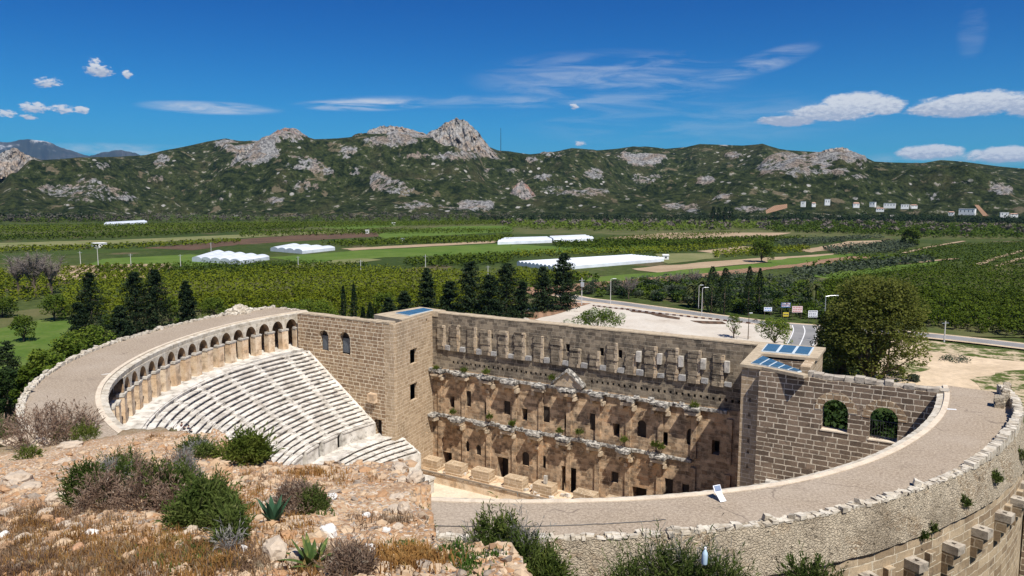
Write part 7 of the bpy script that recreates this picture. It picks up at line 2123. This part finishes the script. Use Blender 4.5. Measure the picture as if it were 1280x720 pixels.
# ------------------------------------------------------------------ two visitors sitting on the upper seats
def person(pos, face, label, shirt, legs):
    """one skinned body sitting on a seat row; face = unit direction they look"""
    f = Vector((face[0], face[1], 0)).normalized(); s = Vector((-f.y, f.x, 0)); u = Vector((0, 0, 1)); B = Vector(pos)
    J = {'pelvis': (0, 0, .10), 'waist': (.03, 0, .28), 'chest': (.07, 0, .46), 'neck': (.11, 0, .62), 'head': (.14, 0, .70), 'crown': (.15, 0, .82),
         'shl': (.08, .19, .55), 'ell': (.20, .25, .32), 'wrl': (.40, .15, .26), 'hal': (.47, .12, .25), 'shr': (.08, -.19, .55), 'elr': (.20, -.25, .32), 'wrr': (.40, -.15, .26), 'har': (.47, -.12, .25),
         'hil': (.02, .10, .09), 'knl': (.42, .13, .14), 'anl': (.46, .12, -.30), 'tol': (.60, .13, -.34), 'hir': (.02, -.10, .09), 'knr': (.42, -.13, .14), 'anr': (.46, -.12, -.30), 'tor': (.60, -.13, -.34)}
    Rr = {'pelvis': .15, 'waist': .135, 'chest': .15, 'neck': .055, 'head': .085, 'crown': .075, 'shl': .06, 'ell': .045, 'wrl': .033, 'hal': .035, 'shr': .06, 'elr': .045, 'wrr': .033, 'har': .035,
          'hil': .095, 'knl': .065, 'anl': .045, 'tol': .035, 'hir': .095, 'knr': .065, 'anr': .045, 'tor': .035}
    E = [('pelvis', 'waist'), ('waist', 'chest'), ('chest', 'neck'), ('neck', 'head'), ('head', 'crown'), ('chest', 'shl'), ('shl', 'ell'), ('ell', 'wrl'), ('wrl', 'hal'), ('chest', 'shr'), ('shr', 'elr'), ('elr', 'wrr'), ('wrr', 'har'),
         ('pelvis', 'hil'), ('hil', 'knl'), ('knl', 'anl'), ('anl', 'tol'), ('pelvis', 'hir'), ('hir', 'knr'), ('knr', 'anr'), ('anr', 'tor')]
    names = list(J); me = bpy.data.meshes.new('body_cage')
    W = [f * J[n][0] + s * J[n][1] + u * J[n][2] for n in names]
    me.from_pydata([tuple(w) for w in W], [(names.index(a), names.index(b)) for a, b in E], [])
    ob = bpy.data.objects.new('body_cage', me); COL.objects.link(ob)
    md = ob.modifiers.new('skin', 'SKIN'); ob.modifiers.new('sub', 'SUBSURF').levels = 1
    if not me.skin_vertices: me.attributes.new('skin', 'FLOAT', 'POINT')
    sv = me.skin_vertices[0].data if me.skin_vertices else None
    if sv:
        for i, n in enumerate(names): sv[i].radius = (Rr[n], Rr[n]); sv[i].use_root = (n == 'pelvis')
    dg = bpy.context.evaluated_depsgraph_get(); ev = ob.evaluated_get(dg); m2 = bpy.data.meshes.new_from_object(ev)
    bpy.data.objects.remove(ob)
    skin = plain_mat('skin', (.45, .28, .20), .6, .3)
    for m in (shirt, legs, skin): m2.materials.append(m)
    for p in m2.polygons:
        c = p.center; z = c.z; a = c.dot(f)
        p.material_index = 2 if z > .60 or (a > .36 and z > .2) else (0 if z > .19 else 1)
        p.use_smooth = True
    o = bpy.data.objects.new('person', m2); COL.objects.link(o); o.location = B
    tag(o, label, 'person')
    mb = MB(); H = B + f * .13 + u * .78
    rr = [Vector(v) for v in ICO3_V if v[2] > -.1 or v[0] < -.3]
    V = [H + f * (v[0] * .10) + s * (v[1] * .095) + u * (v[2] * .115) for v in ICO3_V]
    Fh = [tuple(t) for t in ICO3_F if (ICO3_V[t].mean(0)[2] > .15 or ICO3_V[t].mean(0)[0] < -.25)]
    mesh_obj('hair', np.array([tuple(v) for v in V]), Fh, plain_mat('dark hair', (.03, .022, .018), .7), o, uv=None)
    nm = MB(); nm.obox(tuple(H + f * .085 - u * .03), .03, .025, .035, math.atan2(f.y, f.x)); nm.build('nose', skin, o, uv=None)
    return o
m_navy = plain_mat('navy cloth', (.025, .03, .06), .8); m_blackc = plain_mat('black cloth', (.018, .018, .02), .8); m_dred = plain_mat('dark maroon cloth', (.08, .025, .025), .8)
def seat_point(x, y):
    d = ray(x, y)
    for t in np.linspace(.05, .2, 6000):
        p = CAM + d * t; rr = math.hypot(p[0], p[1])
        if rr < 39.7 and p[2] < -5.3 - (39.7 - rr) * DZ / DR + .22: break
    q = math.ceil((39.7 - rr) / DR); r1 = 39.7 - q * DR
    k = (r1 + .25) / rr
    return (p[0] * k, p[1] * k, -5.3 - (q) * DZ)
for (x, y, lab, sh, lg) in ((222.5, 531, 'person in black with bare arms sitting on the upper seats, left one of the two', m_dred, m_blackc), (234.5, 536.5, 'person in dark navy sitting on the upper seats, right one of the two', m_navy, m_blackc)):
    p = seat_point(x, y); person(p, (-p[0], -p[1]), lab, sh, lg)

# ------------------------------------------------------------------ the air
def haze():
    hm = bpy.data.materials.new('thin air'); hm.use_nodes = True; t = hm.node_tree
    for n in list(t.nodes): t.nodes.remove(n)
    out = t.nodes.new('ShaderNodeOutputMaterial'); pv = t.nodes.new('ShaderNodeVolumePrincipled')
    pv.inputs['Color'].default_value = (.30, .60, 1.0, 1); pv.inputs['Density'].default_value = HAZE; pv.inputs['Anisotropy'].default_value = .1
    t.links.new(pv.outputs[0], out.inputs['Volume'])
    mb = MB(); mb.box(-24000, 14000, -3000, 27000, PLAIN - 8, 1900)
    o = mb.build('haze', hm, uv=None, recenter=False); tag(o, kind='stuff'); o['label'] = 'thin bluish air over the plain and hills'; o['category'] = 'haze'
    o.visible_shadow = True
if HAZE: haze()
build_sky()
scene.view_settings.view_transform = 'Standard'
scene.view_settings.look = 'None'
scene.view_settings.exposure = EXPOSURE
scene.view_settings.gamma = 1.0
scene.render.film_transparent = False
scene.cycles.max_bounces = 6
scene.cycles.diffuse_bounces = 3
scene.cycles.transparent_max_bounces = 4
